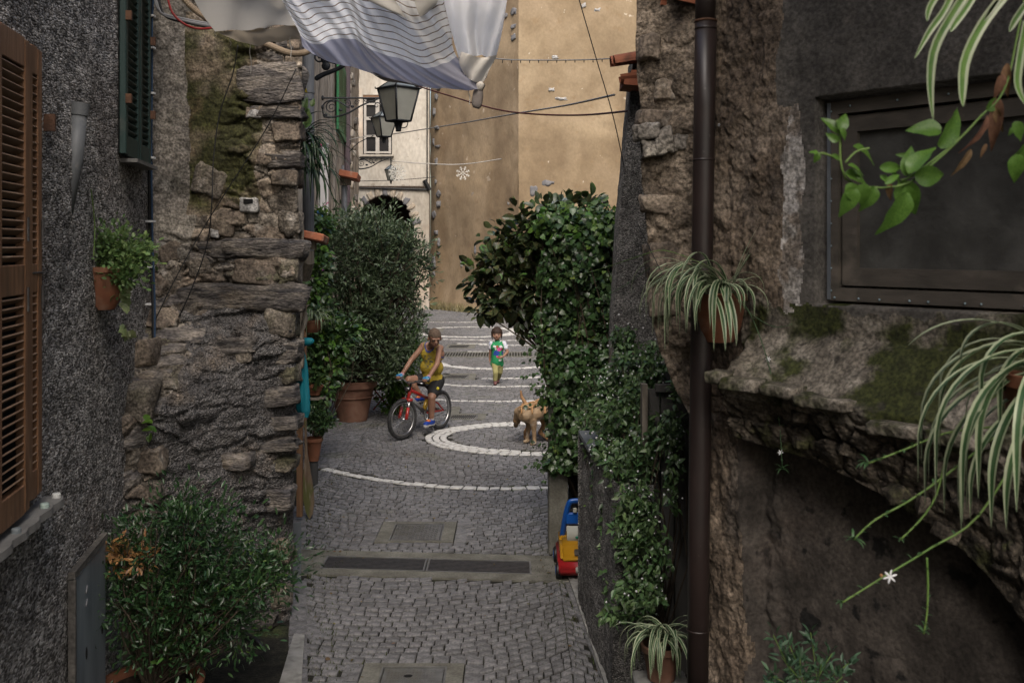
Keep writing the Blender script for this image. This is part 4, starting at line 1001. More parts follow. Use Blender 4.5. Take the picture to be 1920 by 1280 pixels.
# street name plaque
q, d_, n_ = on_wall(1047, TB, TC, .06); zq = CZ - (382 - HY) * q.y / F
pl = thing('street_plaque', (q.x, q.y, zq), 'weathered blue-grey street name plaque on the ochre wall above the ivy', 'plaque')
Rq = Matrix.Rotation(math.atan2(d_.y, d_.x), 3, 'Z')
MB().box((q.x, q.y, zq), (.64, .04, .40), Rq, bev=.01).build('slab', M['marble_plaque'], pl)
for txt, dz, sz in (('PIAZZA', .06, .125), ('S.BERNARDO', -.075, .10)):
    cu = bpy.data.curves.new('tmp_text', 'FONT'); cu.body = txt; cu.size = sz; cu.align_x = 'CENTER'; cu.align_y = 'CENTER'; cu.extrude = .004
    tmp = bpy.data.objects.new('tmp_text', cu); COL.objects.link(tmp); dgx = bpy.context.evaluated_depsgraph_get(); mex = bpy.data.meshes.new_from_object(tmp.evaluated_get(dgx)); bpy.data.objects.remove(tmp, do_unlink=True); mex.materials.clear(); t_ = link('lettering', mex, M['plaque_text'], pl)
    t_.location = (n_.x * .03, n_.y * .03, dz); t_.rotation_euler = (math.pi / 2, 0, math.atan2(d_.y, d_.x)); ORG[t_.name] = V((0, 0, 0))
# dry weeds at the foot of the tan wall
# cream house with arch and window
WX0, WX1, WY = -6.6, -3.10, 37.2
wh = thing('cream_house', (-4.8, 37.2, 0), 'cream limewashed house with a dark arched passage below a mullioned window', 'house')
wpx = lambda px: (px - 960) * WY / F
wz = lambda py: CZ - (py - HY) * WY / F
ax, az, ar = wpx(722), wz(425), wpx(776) - wpx(722)
arch = [(ax - ar, 0.0)] + [(ax + ar * math.cos(math.pi * (1 - i / 14)), az + 1.12 * ar * math.sin(math.pi * i / 14)) for i in range(15)] + [(ax + ar, 0.0)]
outer = [(WX0, 0), (ax - ar, 0)] + arch[1:-1] + [(ax + ar, 0), (WX1, 0), (WX1, 13), (WX0, 13)]
win = [(wpx(680), wz(290)), (wpx(735), wz(290)), (wpx(735), wz(178)), (wpx(680), wz(178))]
mb = MB(); mb.prism(outer, [win], (0, WY + .5, 0), (1, 0, 0), (0, 0, 1), .5); mb.build('wall', M['limewash'], wh)
M['pinkish'] = mat('salmon_plaster', [(.42, .29, .20), (.52, .39, .29)], scale=1.2, rough=.9, bump=.3, detail=9)
MB().prism([(wpx(672), wz(352)), (ax + ar + .02, wz(352)), (WX1, wz(352)), (WX1, wz(349)), (wpx(668), wz(349))], [], (0, WY - .03, 0), (1, 0, 0), (0, 0, 1), .05).build('string_course', M['arch_dark'], wh)
# rough stone voussoirs round the arch
for i in range(13):
    th_ = math.pi * (1 - (i + .5) / 13); c = (ax + (ar + .10) * math.cos(th_), WY + .03, az + 1.12 * (ar + .09) * math.sin(th_))
    o = rock('voussoir', (0, 0, 0), .20, .30, .12, M['bluestone'] if i % 3 == 0 else M['facade'], None, 380 + i, 0, 0, .6, (8, 8), .4); rock_child(o, wh, c); o.rotation_euler = (0, math.pi / 2 - th_, 0)
MB().prism([(ax + (ar - .005) * math.cos(math.pi * i / 14), az + 1.12 * (ar - .005) * math.sin(math.pi * i / 14)) for i in range(15)] + [(ax - ar, 0.01), (ax + ar, 0.01)], [], (0, WY + 3.2, 0), (1, 0, 0), (0, 0, 1), .1).build('passage_back', M['arch_dark'], wh)
mb = MB(); n = 14
vs = []
for yy_ in (WY + .35, WY + 3.2):
    vs += [(ax - ar, yy_, 0)] + [(ax - ar * math.cos(math.pi * i / n), yy_, az + 1.12 * ar * math.sin(math.pi * i / n)) for i in range(n + 1)] + [(ax + ar, yy_, 0)]
k = n + 3; mb.add(vs, [(i, i + 1, k + i + 1, k + i) for i in range(k - 1)]); mb.build('vault', M['arch_dark'], wh)
wo = MB().box((wpx(707.5), WY + .10, wz(234)), (wpx(735) - wpx(680), .03, wz(178) - wz(290))).build('window', M['window_glass'], wh)
M['cream_paint'] = mat('cream_window_paint', [(.40, .37, .33), (.50, .47, .43)], scale=5, rough=.7, bump=.2)
mb = MB(); x0, x1, z0, z1 = wpx(682), wpx(733), wz(288), wz(182)
for (a, b, c, d_) in ((x0, x0 + .09, z0, z1), (x1 - .09, x1, z0, z1), ((x0 + x1) / 2 - .07, (x0 + x1) / 2 + .07, z0, z1)): mb.box(((a + b) / 2, WY + .06, (c + d_) / 2), (b - a, .07, d_ - c))
for zz_ in (z0 + .05, wz(255), wz(222), wz(195)): mb.box(((x0 + x1) / 2, WY + .055, zz_), (x1 - x0 - .02, .06, .07 if zz_ != wz(222) else .12))
mb.build('frame', M['cream_paint'], wo)
MB().box((wpx(707), WY - .05, wz(292)), (1.25, .2, .07)).build('sill', M['limewash'], wo)
MB().box((wpx(707), WY + .045, wz(180.5)), (1.06, .05, .14)).build('lintel', M['brown_wood'], wo)
# vertical cable + junction box
tg = tag(MB().tube([(wpx(801), WY - .05, wz(150)), (wpx(801), WY - .05, wz(352))], .022, 6).tube([(wpx(670), WY - .06, wz(352)), (wpx(740), WY - .06, wz(354)), (wpx(803), WY - .06, wz(356))], .03, 6).tube([(wpx(796), WY - .06, wz(338)), (wpx(806), WY - .06, wz(357))], .09, 6).build('wall_cable', M['cable']), 'black cable running down and along the cream wall above the arch', 'cable')
MB().box((-4.85, 38.9, 13.2), (4.6, 3.8, .3)).build('roof', M['tile'], wh)

# left row of houses along the square
LF = thing('beige_row_house', (-3.6, 20, 0), 'old beige rendered house row on the left of the square with a bright green shutter', 'house')
La, Lb = V((-2.6, 10.6, 0)), V((-5.05, 32.8, 0))
def lf(px, out=.0): return on_wall(px, La, Lb, out)
wall_grid(Lb, La, -.05, 13, .14, M['facade'], LF, 431, .05) if False else None
dL = (Lb - La).normalized(); nL = V((dL.y, -dL.x, 0))
def wall_grid2(a, b, z0, z1, step, m_, parent, seed, amp, n_):
    d_ = (b - a); L_ = d_.length; d_.normalize(); nu = max(2, int(L_ / step)); nv = max(2, int((z1 - z0) / step))
    u = np.linspace(0, L_, nu); z = np.linspace(z0, z1, nv); U, Z = np.meshgrid(u, z, indexing='ij'); p = np.stack([a.x + d_.x * U.ravel(), a.y + d_.y * U.ravel(), Z.ravel()], 1)
    o_ = fbm(p * 1.1, 4, seed) * amp + fbm(p * 5, 4, seed + 9) * amp * .5; p[:, 0] += n_.x * o_; p[:, 1] += n_.y * o_
    return np_mesh('wall', p, grid_faces(nu, nv), m_, parent, True)
wall_grid2(La, Lb, -.05, 9, .12, M['facade'], LF, 441, .05, nL)
MB().prism([(-2.75, 10.7), (-5.2, 32.8), (-12, 32.8), (-12, 10.7)], [], (0, 0, 0), (1, 0, 0), (0, 1, 0), 9).build('wall', M['facade'], LF)
MB().box((-8.4, 21.6, 9.15), (8.4, 23, .3)).build('roof', M['tile'], LF)
# return pillar at the far end (rough quoins)
q, _, _ = lf(650)
for i in range(26):
    pxq = rng.uniform(645, 664); qq, _, _ = lf(pxq, .02); zz_ = CZ - ((95 + i * 12) - HY) * qq.y / F
    o = rock('quoin', (qq.x, qq.y, zz_), .16, .20, .22, [M['facade'], M['limewash'], M['plaster_grey']][i % 3], LF, 460 + i, 0, 0, .4, (7, 6))
# fixtures
q1, _, _ = lf(628, .06); q2, _, _ = lf(645, .06)
sh = thing('green_shutter', (q1.x, q1.y, 5.5), 'bright green louvred shutter high on the beige row house behind the lantern bracket', 'shutter')
zt, zb_ = CZ - (95 - HY) * q1.y / F, CZ - (242 - HY) * q1.y / F
Rl = Matrix.Rotation(math.atan2(dL.y, dL.x), 3, 'Z'); Ls = (q2 - q1).length; cc = (q1 + q2) / 2
mb = MB()
for s_ in (-Ls / 2 + .05, 0, Ls / 2 - .05): mb.box(cc + dL * s_ + V((0, 0, (zt + zb_) / 2)), (.12, .05, zt - zb_), Rl)
for z_ in (zb_ + .06, zt - .06, (zt + zb_) / 2): mb.box(cc + V((0, 0, z_)), (Ls, .045, .13), Rl)
mb.build('frame', M['green_bright'], sh)
for i in range(26):
    z_ = zb_ + .15 + (zt - zb_ - .3) * i / 25
    MB().box(cc + V((0, 0, z_)), (Ls - .1, .035, .05), Rl @ Matrix.Rotation(.5, 3, 'X')).build('slat', M['green_bright'], sh)
qd, _, _ = lf(643, .10)
tag(MB().cyl((qd.x, qd.y, 2.2), (qd.x, qd.y, 9), .075, 10).build('drainpipe', mat('mauve_pipe', [(.12, .09, .10)], rough=.5, bump=0)), 'slim mauve-brown drainpipe beside the green shutter', 'pipe')
qd, _, _ = lf(636, .08)
tag(MB().cyl((qd.x, qd.y, 3.0), (qd.x, qd.y, CZ + 150 * qd.y / F), .035, 8).cyl((qd.x + .05, qd.y - .05, 3.0), (qd.x + .05, qd.y - .05, 3.9), .06, 8).build('conduit', M['grey_pipe']), 'thin pale conduit with a sleeve on the beige row house', 'pipe')
qs, _, _ = lf(593, .12)
ban = MB(); ban.box((qs.x, qs.y, CZ + .75), (.16, .02, 1.9)); b_ = tag(ban.build('banner', mat('white_pink_banner', [(.55, .54, .55)], rough=.8, bump=.1, spots=[((.45, .08, .2), 6, .60, .62, 3)])), 'narrow white banner with pink marks hanging beside the grey downpipe', 'banner')
# terracotta bracket tiles projecting from the left walls
for (px_, py_, Yq, w_, lab) in ((589, 445, 6.9, .17, 'chipped terracotta ledge tile on a bracket above the grey pipe'), (656, 330, 22.5, .42, 'orange terracotta ledge tile projecting below the scroll bracket')):
    c = P(px_, py_, Yq); t = thing('ledge_tile', c, lab, 'tile')
    MB().box(c, (w_, .22 * w_ / .17, .055 * w_ / .17), Matrix.Rotation(.2, 3, 'Y') @ Matrix.Rotation(-.1, 3, 'X'), bev=.008).build('tile_slab', M['tile'], t)
    MB().box(c + V((-w_ * .25, .02, -.05 * w_ / .17)), (w_ * .6, .05, .07 * w_ / .17)).build('bracket', M['old_wood'], t)
# grey downpipe left
c = P(577, 440, 7.6)
dp = thing('grey_downpipe', (c.x, 7.6, 0), 'grey metal downpipe on the left wall behind the long strappy leaves', 'pipe')
mb = MB(); mb.cyl(P(578, 470, 7.6), (P(578, 60, 7.6)), .045, 14); mb.build('pipe', M['grey_pipe'], dp)
for py_ in (172, 185): MB().cyl(P(578, py_, 7.6), P(578, py_ + 3, 7.6), .05, 14).build('clip', M['grey_pipe'], dp)
MB().tube([P(578, 470, 7.6), P(578, 490, 7.6), P(570, 520, 7.7)], [.045, .048, .05], 12).build('elbow', M['old_wood'], dp)
# lean-to posts and boards behind the stone corner
for (px_, y0_, y1_, Yq, w_, m_, nm, lab, ct) in ((563, 470, 640, 7.0, .03, 'old_wood', 'old_post', 'grey weathered post rising behind the teal cloth', 'post'),
        (562, 780, 968, 8.7, .05, 'brown_wood', 'brown_board', 'upright brown board leaning beside the wooden paddle', 'board'),
        (569, 560, 800, 8.9, .05, 'brown_wood', 'door_jamb', 'reddish brown timber jamb behind the teal cloth', 'post')):
    a, b = P(px_, y0_, Yq), P(px_, y1_, Yq); tag(MB().box((a + b) / 2, (w_, w_, a.z - b.z), bev=.004).build(nm, M[m_]), lab, ct)
# gnarled branch on the corner
tag(MB().tube(cat([P(566, 690, 6.55), P(563, 640, 6.55), P(572, 590, 6.6), P(560, 545, 6.55), P(566, 470, 6.6), P(562, 400, 6.55)], 26), [.012 + .010 * math.sin(i * .9) ** 2 for i in range(26)], 8).build('dead_stem', M['old_wood'], smooth=True), 'gnarled grey dead stem clinging to the stone corner above the teal cloth', 'stem')
# wooden paddle
pd = thing('wooden_paddle', P(576, 975, 8.75), 'mossy long-handled wooden paddle leaning against the left wall', 'paddle')
outl = [(570, 790), (573, 790), (575, 850), (580, 880), (586, 915), (588, 945), (585, 965), (579, 976), (572, 960), (567, 935), (567, 900), (570, 860)]
pts_ = [P(x, y, 8.72) for x, y in outl]; c0 = pts_[0]
MB().prism([(q.x, q.z) for q in pts_][::-1], [], (0, 8.76, 0), (1, 0, 0), (0, 0, 1), .02).build('blade', M['paddle'], pd)
# teal cloth
tc = thing('teal_cloth', P(565, 700, 6.6), 'teal cloth knotted to the stone corner', 'cloth')
nu, nv = 40, 60; u = np.linspace(0, 2 * np.pi, nu); v = np.linspace(0, 1, nv); U, Vv = np.meshgrid(u, v, indexing='ij')
cx = np.interp(Vv, [0, .06, .12, .3, .6, .9, 1], [565, 566, 560, 563, 565, 569, 572]); hw = np.interp(Vv, [0, .05, .1, .18, .4, .75, .92, 1], [2, 11, 7, 9, 12, 13.5, 12, 6])
py = 636 + Vv * 146; fold = 1 + .22 * np.sin(U * 5 + Vv * 4) * (1 - .4 * Vv)
k = 6.6 / F; X = (cx - 960) * k + np.cos(U) * hw * k * fold; Yy = 6.6 + np.sin(U) * hw * k * .7 * fold; Zz = CZ - (py - HY) * k
np_mesh('bag', np.stack([X.ravel(), Yy.ravel(), Zz.ravel()], 1), grid_faces(nu, nv), M['teal'], tc, True)
mb = MB(); c = P(574, 642, 6.58); mb.ell(c, (.055, .03, .028), Matrix.Rotation(-.2, 3, 'Y'), 16); mb.ell(P(560, 648, 6.57), (.02, .03, .035)); mb.build('knot', M['teal'], tc, True, jit=.02)

# ================================================================== LANTERNS
def spiral(mb, c, r0, turns, R, rad, a0=0, dirn=1, n=30):
    pts_ = []
    for i in range(n):
        t = i / (n - 1); a = a0 + dirn * turns * 2 * math.pi * t; r = r0 * (1 - t * .85); pts_.append(V(c) + R @ V((r * math.cos(a), 0, r * math.sin(a))))
    mb.tube(pts_, [rad * (1 - .4 * i / n) for i in range(n)], 6)
def scroll_bracket(parent, a, L_, H_, rad, sc=1.0):
    """wrought bracket from wall point a along +X, length L_, drop H_"""
    I = Matrix.Identity(3)
    MB().cyl(a, a + V((L_, 0, 0)), rad, 8).build('bracket_bar', M['wrought'], parent)
    mb = MB()
    lowp = [a + V((.02 * sc, 0, -H_)), a + V((.18 * L_, 0, -H_ * 1.02)), a + V((.42 * L_, 0, -H_ * .82)), a + V((.68 * L_, 0, -H_ * .36)), a + V((L_ * .95, 0, -H_ * .04))]
    mb.tube(cat(lowp, 22), [rad * (1.25 - .5 * i / 21) for i in range(22)], 8)
    mb.tube(cat([a + V((.02 * sc, 0, -H_)), a + V((0, 0, -H_ * .6)), a + V((.04 * L_, 0, -H_ * .25)), a + V((.2 * L_, 0, -H_ * .1)), a + V((.33 * L_, 0, -H_ * .3)), a + V((.45 * L_, 0, -H_ * .55))], 22), rad * .8, 8)
    spiral(mb, a + V((.15 * L_, 0, -H_ * .5)), H_ * .34, 1.8, I, rad * .7, 1)
    spiral(mb, a + V((.42 * L_, 0, -H_ * .30)), H_ * .22, 1.5, I, rad * .6, 2.5, -1)
    spiral(mb, a + V((.58 * L_, 0, -H_ * .24)), H_ * .15, 1.5, I, rad * .55, .5)
    spiral(mb, a + V((.72 * L_, 0, -H_ * .14)), H_ * .10, 1.4, I, rad * .5, 2.5, -1)
    for f in (.05, .3, .5): mb.ell(a + V((f * L_, 0, -H_ * (.95 - f))), (rad * 2.2, rad, rad * 1.6))
    mb.build('scrollwork', M['wrought'], parent, True)
    for s_ in (0, .5): MB().ell(a + V((0, 0, -H_ * s_)), (rad * 1.5, rad * 3, rad * 3)).build('wall_stud', M['wrought'], parent)
def lantern(parent, c, wtop, wbot, h, glass='frost', roof=.16, rotz=.6):
    """square street lantern; c = centre of top frame"""
    R = Matrix.Rotation(rotz, 3, 'Z'); mb = MB(); t, b = wtop / 2 * .82, wbot / 2 * .82
    ct = [V(c) + R @ V((sx * t, sy * t, 0)) for sx, sy in ((-1, -1), (1, -1), (1, 1), (-1, 1))]; cb_ = [V(c) + R @ V((sx * b, sy * b, -h)) for sx, sy in ((-1, -1), (1, -1), (1, 1), (-1, 1))]
    r = wtop * .022
    for i in range(4):
        mb.cyl(ct[i], cb_[i], r * 1.3, 6); mb.cyl(ct[i], ct[(i + 1) % 4], r * 1.5, 6); mb.cyl(cb_[i], cb_[(i + 1) % 4], r * 1.2, 6)
        d_ = (ct[i] - V(c)).normalized(); mb.cyl(ct[i], ct[i] + d_ * wtop * .07, r, 6); mb.cyl(ct[i] + d_ * wtop * .07, ct[i] + d_ * wtop * .07 + V((0, 0, wtop * .06)), r, 6, r2=r * .3)
    mb.build('lantern_frame', M['wrought'], parent, True)
    for i in range(4):
        j = (i + 1) % 4; ins = .97; q = [V(c) * 0 + (x - V(c)) * ins + V(c) for x in (ct[i], ct[j], cb_[j], cb_[i])]
        n_ = (q[1] - q[0]).cross(q[2] - q[0]).normalized() * .004
        g = MB(); g.add([x for x in q] + [x + n_ for x in q], [(0, 1, 2, 3), (7, 6, 5, 4), (0, 4, 5, 1), (1, 5, 6, 2), (2, 6, 7, 3), (3, 7, 4, 0)]); g.build('glass_pane', M[glass], parent)
    rp = MB(); top = V(c) + V((0, 0, roof)); s2 = .30
    tp = [V(c) + R @ V((sx * t * s2, sy * t * s2, roof * .72)) for sx, sy in ((-1, -1), (1, -1), (1, 1), (-1, 1))]
    rp.add(ct + tp, [(0, 1, 5, 4), (1, 2, 6, 5), (2, 3, 7, 6), (3, 0, 4, 7), (4, 5, 6, 7)]); rp.build('roof_glass', M['clearglass'], parent)
    mb = MB(); [mb.cyl(ct[i], tp[i], r, 6) for i in range(4)]; mb.lathe([(t * .36, roof * .70), (t * .30, roof * .8), (t * .12, roof * .95), (t * .14, roof * 1.1), (t * .04, roof * 1.25), (0, roof * 1.4)], c, 12)
    mb.build('finial', M['wrought'], parent, True)
    MB().lathe([(0, -h - .001), (b * .9, -h - .002), (b * .5, -h - h * .06), (b * .3, -h - h * .28), (b * .32, -h - h * .32), (0, -h - h * .33)], c, 10).build('base_cup', M['wrought'], parent, True)
    MB().cyl(V(c) + V((0, 0, -h)), V(c) + V((0, 0, -h * .55)), b * .25, 8).build('lamp_holder', M['wrought'], parent)
# nearest
Yn = 11.0; c = P(747, 166, Yn); L1 = thing('wall_lantern', P(577, 150, Yn), 'largest frosted lantern hanging just below the striped awning', 'street lamp', 'scroll bracket street lanterns')
lantern(L1, c, .395, .235, .36, 'frost', .14, .78)
a = P(577, 88, Yn); mb = MB(); I3 = Matrix.Identity(3)
mb.tube(cat([P(595, 146, Yn), P(606, 140, Yn), P(622, 134, Yn), P(640, 126, Yn), P(652, 118, Yn), P(690, 104, Yn), P(740, 96, Yn)], 30), [.03 - .014 * i / 29 for i in range(30)], 8)
mb.ell(P(594, 147, Yn), .028); mb.ell(P(611, 124, Yn), (.05, .02, .05)); mb.ell(P(606, 112, Yn), (.03, .02, .04))
mb.tube(cat([P(590, 100, Yn), P(603, 108, Yn), P(620, 116, Yn), P(634, 118, Yn), P(650, 112, Yn)], 16), .016, 8)
spiral(mb, P(600, 108, Yn), .07, 1.5, I3, .012, 1); mb.build('scrollwork', M['wrought'], L1, True)
MB().cyl(P(577, 88, Yn), P(747, 88, Yn), .018, 8).cyl(P(747, 88, Yn), P(747, 150, Yn), .014, 8).build('bracket_bar', M['wrought'], L1)
MB().tube(cat([P(753, 240, Yn), P(762, 238, Yn), P(765, 226, Yn), P(762, 210, Yn)], 10), .006, 6).build('hook_wire', M['wrought'], L1)
# second
Yn = 17.6; L2 = thing('wall_lantern', P(605, 190, Yn), 'middle lantern on a long scrolled bracket in front of the mullioned window', 'street lamp', 'scroll bracket street lanterns')
scroll_bracket(L2, P(605, 184, Yn), P(716, 184, Yn).x - P(605, 184, Yn).x, .33, .016)
mb = MB(); spiral(mb, P(707, 198, Yn), .06, 1.2, I3, .01); mb.build('scroll_end', M['wrought'], L2)
lantern(L2, P(720, 221, Yn), .42, .22, .335, 'frost', .15, .6)
MB().cyl(P(716, 184, Yn), P(720, 208, Yn), .012, 6).build('hanger', M['wrought'], L2)
# third
Yn = 33.; L3 = thing('wall_lantern', P(668, 300, Yn), 'smallest farthest lantern on a scroll bracket above the arch, partly behind a snowflake', 'street lamp', 'scroll bracket street lanterns')
scroll_bracket(L3, P(668, 296, Yn), P(733, 296, Yn).x - P(668, 296, Yn).x, .36, .02)
lantern(L3, P(733, 318, Yn), .36, .18, .36, 'frost', .18, .7)
MB().cyl(P(733, 296, Yn), P(733, 312, Yn), .02, 6).build('hanger', M['wrought'], L3)

# ================================================================== SNOWFLAKES, WIRES
M['snow'] = mat('white_led_tube', [(.62, .60, .55)], rough=.4, bump=0)
def flake(c, r, label, arms=8, rot=0.):
    t = thing('snowflake_decoration', c, label, 'decoration', 'wire snowflake decorations')
    for k in range(arms):
        a = rot + 2 * math.pi * k / arms; d_ = V((math.cos(a), 0, math.sin(a))); mb = MB(); mb.cyl(c + d_ * r * .1, c + d_ * r, r * .045, 6)
        for f, l in ((.5, .28), (.75, .22)):
            for s_ in (-1, 1):
                a2 = a + s_ * .75; mb.cyl(c + d_ * r * f, c + d_ * r * f + V((math.cos(a2), 0, math.sin(a2))) * r * l, r * .04, 6)
        mb.build('arm', M['snow'], t)
    return t
flake(P(745, 324, 24), 17.5 * 24 / F, 'white wire snowflake overlapping the smallest lantern', 12, .2)
f2 = flake(P(868, 325, 24), 13.5 * 24 / F, 'white wire snowflake hanging alone before the ochre wall', 8, .39)
def wire(name, pts_, r, m_, label, cat_='cable', n=40): return tag(MB().tube(cat(pts_, n), r, 6).build(name, M[m_], smooth=True), label, cat_)
wire('hanging_cable', [P(735, 252, 16), P(860, 232, 13), P(968, 213, 10), P(1060, 198, 8.5), P(1152, 178, 7)], .008, 'cable_grey', 'grey cable crossing the square from the middle lantern to the tiled pillar')
wire('hanging_cable', [P(778, 160, 11), P(850, 182, 10.5), P(930, 205, 9.5), P(1000, 214, 8.8), P(1090, 216, 8), P(1182, 208, 7)], .008, 'cable_darkred', 'dark red cable sagging below the awning toward the stone pillar')
wire('hanging_cable', [P(1080, -20, 6.9), P(1118, 110, 6.9), P(1150, 220, 6.9), P(1173, 326, 6.9)], .0035, 'cable', 'thin black wire dropping diagonally before the ochre wall')
lt = thing('light_string', P(1060, 111, 7.2), 'string of tiny bulbs strung from the awning to the red tiled pillar', 'light string')
MB().tube(cat([P(905, 105, 7.2), P(950, 112, 7.2), P(1060, 113, 7.2), P(1130, 111, 7.2), P(1192, 107, 7.2)], 40), .0045, 6).build('wire', M['cable_grey'], lt)
for i in range(16): q = P(925 + i * 17, 112.5 - (i / 16) ** 3 * 3.5, 7.2); MB().ell(q + V((0, 0, -.012)), (.004, .004, .014), n=6).build('bulb', M['cable'], lt)
wire('hanging_cable', [P(735, 302, 24), P(800, 307, 24), P(868, 308, 24), P(940, 298, 26)], .012, 'cable_white', 'pale cord carrying the two snowflakes')
wire('thin_wire', [P(655, 340, 34), P(740, 338, 34), P(815, 332, 34)], .012, 'cable', 'thin wire crossing the cream wall below the snowflake')
wire('hanging_cable', [P(655, 262, 18), P(690, 255, 18), P(735, 252, 18)], .008, 'cable_white', 'short pale cable left of the middle lantern')
wire('hanging_cable', [P(655, 285, 18), P(672, 268, 18), P(700, 255, 18)], .008, 'cable', 'short dark curved cable behind the middle lantern')
# cables on the left walls
cb = thing('cable_bundle', P(282, 330, 6.15), 'black and blue cable bundle clipped down the corner between roughcast and stone', 'cable')
MB().tube(cat([P(291, -30, 6.2), P(283, 30, 6.2), P(281, 150, 6.2), P(280, 300, 6.2), P(282, 450, 6.2), P(287, 560, 6.15), P(288, 640, 6.1), P(290, 700, 6.1)], 40), .012, 8).build('cable', M['cable'], cb, True)
MB().tube(cat([P(293, -30, 6.17), P(286, 20, 6.17), P(285, 150, 6.17), P(284, 300, 6.17), P(286, 450, 6.15), P(290, 560, 6.12), P(290, 640, 6.08)], 40), .006, 8).build('cable', M['cable_blue'], cb, True)
for y_ in (30, 90, 175, 296, 415, 500, 570): MB().box(P(282, y_, 6.17), (.05, .04, .012)).build('clip', M['white_plastic'], cb)
for j, (x0_, m_) in enumerate(((286, 'cable_grey'), (290, 'cable_grey'), (296, 'cable'))):
    wire('wall_cable', [P(x0_, -20 + j * 5, 6.1), P(x0_ + 14, 22 + j * 4, 6.1), P(x0_ + 60, 36 + j * 4, 6.1), P(395 + j * 8, 45 + j * 5, 6.15)], .008, m_, ['upper', 'middle', 'lowest'][j] + ' of the three cables looping beneath the left awning edge')
wire('red_cable', [P(312, -15, 6.0), P(322, 22, 6.0), P(345, 45, 6.0), P(372, 54, 6.0), P(402, 52, 6.1)], .007, 'cable_red', 'red cable looping under the grey awning edge')
wire('red_cable', [P(37, -20, 4.05), P(36, 15, 4.05), P(28, 40, 4.05), P(19, 56, 4.0)], .005, 'cable_red', 'red cable above the orange shutters in the top left corner')
wire('thin_wire', [P(446, 85, 6.25), P(436, 140, 6.3), P(412, 213, 6.32), P(400, 300, 6.3), P(397, 380, 6.25), P(385, 470, 6.3), P(340, 585, 6.3), P(322, 598, 6.3)], .004, 'cable', 'thin sagging wire down the mossy stone wall')
wire('thin_wire', [P(555, 130, 6.2), P(500, 240, 6.25), P(430, 350, 6.25), P(380, 430, 6.25), P(330, 520, 6.2), P(286, 610, 6.15)], .0035, 'cable', 'thin straight wire running diagonally over the mossy stone wall')
wire('black_hose', [P(455, 1185, 6.1), P(480, 1200, 6.0), P(500, 1222, 5.95), P(516, 1240, 5.9)], .014, 'cable', 'short black hose at the foot of the stone wall behind the bush', 'hose')

# ================================================================== LEFT WALL FITTINGS
def lw_pt(px, py, out=0.):
    y_ = 2269.5 / (640.7 - px); q = V((lwx(y_), y_, CZ - (py - HY) * y_ / F)); return q + LN * out
Rw = Matrix.Rotation(math.atan2(LD.y, LD.x), 3, 'Z')    # local x -> along wall
def shutter_leaf(parent, ya, yb, z0, z1, fm, smat, nsl, split=None, out=.05, th=.035, arched=False, name='shutter_leaf'):
    """one louvred leaf from ya to yb along the left wall"""
    L_ = (yb - ya); a = V((lwx(ya), ya, 0)) + LN * out; b = V((lwx(yb), yb, 0)) + LN * out; ln = (b - a).length; d_ = (b - a).normalized()
    st = .055; mb = MB(); cz_ = (z0 + z1) / 2
    for s_ in (st / 2, ln - st / 2): mb.box(a + d_ * s_ + V((0, 0, cz_)), (st, th, z1 - z0), Rw, bev=.004)
    rails = [z0 + .05, z1 - .05] + ([split] if split else [])
    for r_ in rails: mb.box(a + d_ * ln / 2 + V((0, 0, r_)), (ln - 2 * st + .004, th * .9, .11), Rw, bev=.003)
    f = mb.build(name, fm, parent)
    segs = [(z0 + .11, (split or z1) - .06)] + ([(split + .06, z1 - .11)] if split else [])
    tot = sum(e - s for s, e in segs)
    for s_, e_ in segs:
        k = int(round(nsl * (e_ - s_) / tot))
        for i in range(k):
            z_ = s_ + (e_ - s_) * (i + .5) / k
            MB().box(a + d_ * ln / 2 + V((0, 0, z_)), (ln - 2 * st + .006, .032, .006), Rw @ Matrix.Rotation(-.62, 3, 'X')).build('slat', smat, f)
    MB().box(a + d_ * ln / 2 + V((0, 0, cz_)) - LN * (out - .006), (ln - .02, .01, z1 - z0 - .02), Rw).build('backing', M['void'], f)
    return f
y4 = 2269.5 / (640.7 - 59); y3 = 2269.5 / (640.7 - 30); zt = CZ - (96 - HY) * y4 / F; zb_ = CZ - (922 - HY) * y4 / F
os_ = thing('orange_shutters', lw_pt(40, 500), 'faded orange-brown louvred wooden shutters on the left house wall', 'shutters')
lf1 = shutter_leaf(os_, y3 + .012, y4, zb_, zt, M['orange_wood'], M['slat_wood'], 44, split=zb_ + .84, out=.022)
lf2 = shutter_leaf(os_, y3 - .36, y3 - .006, zb_ - .02, zt, M['orange_wood'], M['slat_wood'], 44, split=zb_ + .84, out=.032)
lf3 = shutter_leaf(os_, y3 - .74, y3 - .372, zb_ - .02, zt, M['orange_wood'], M['slat_wood'], 44, split=zb_ + .84, out=.032)
for z_ in (zb_ + .72, zb_ + .98):
    for yy_ in (y4 - .03, y3 - .03): MB().cyl(V((lwx(yy_), yy_, z_)) + LN * .05, V((lwx(yy_), yy_, z_ + .09)) + LN * .05, .006, 8).build('hinge', M['iron'], os_)
MB().cyl(V((lwx(y3), y3 - .3, zb_ + .86)) + LN * .06, V((lwx(y4), y4, zb_ + .86)) + LN * .045, .004, 8).build('latch_bar', M['iron'], os_)
MB().box(lw_pt(82, 230, .02), (.02, .05, .07), Rw).build('shutter_stop', M['rust'], os_)
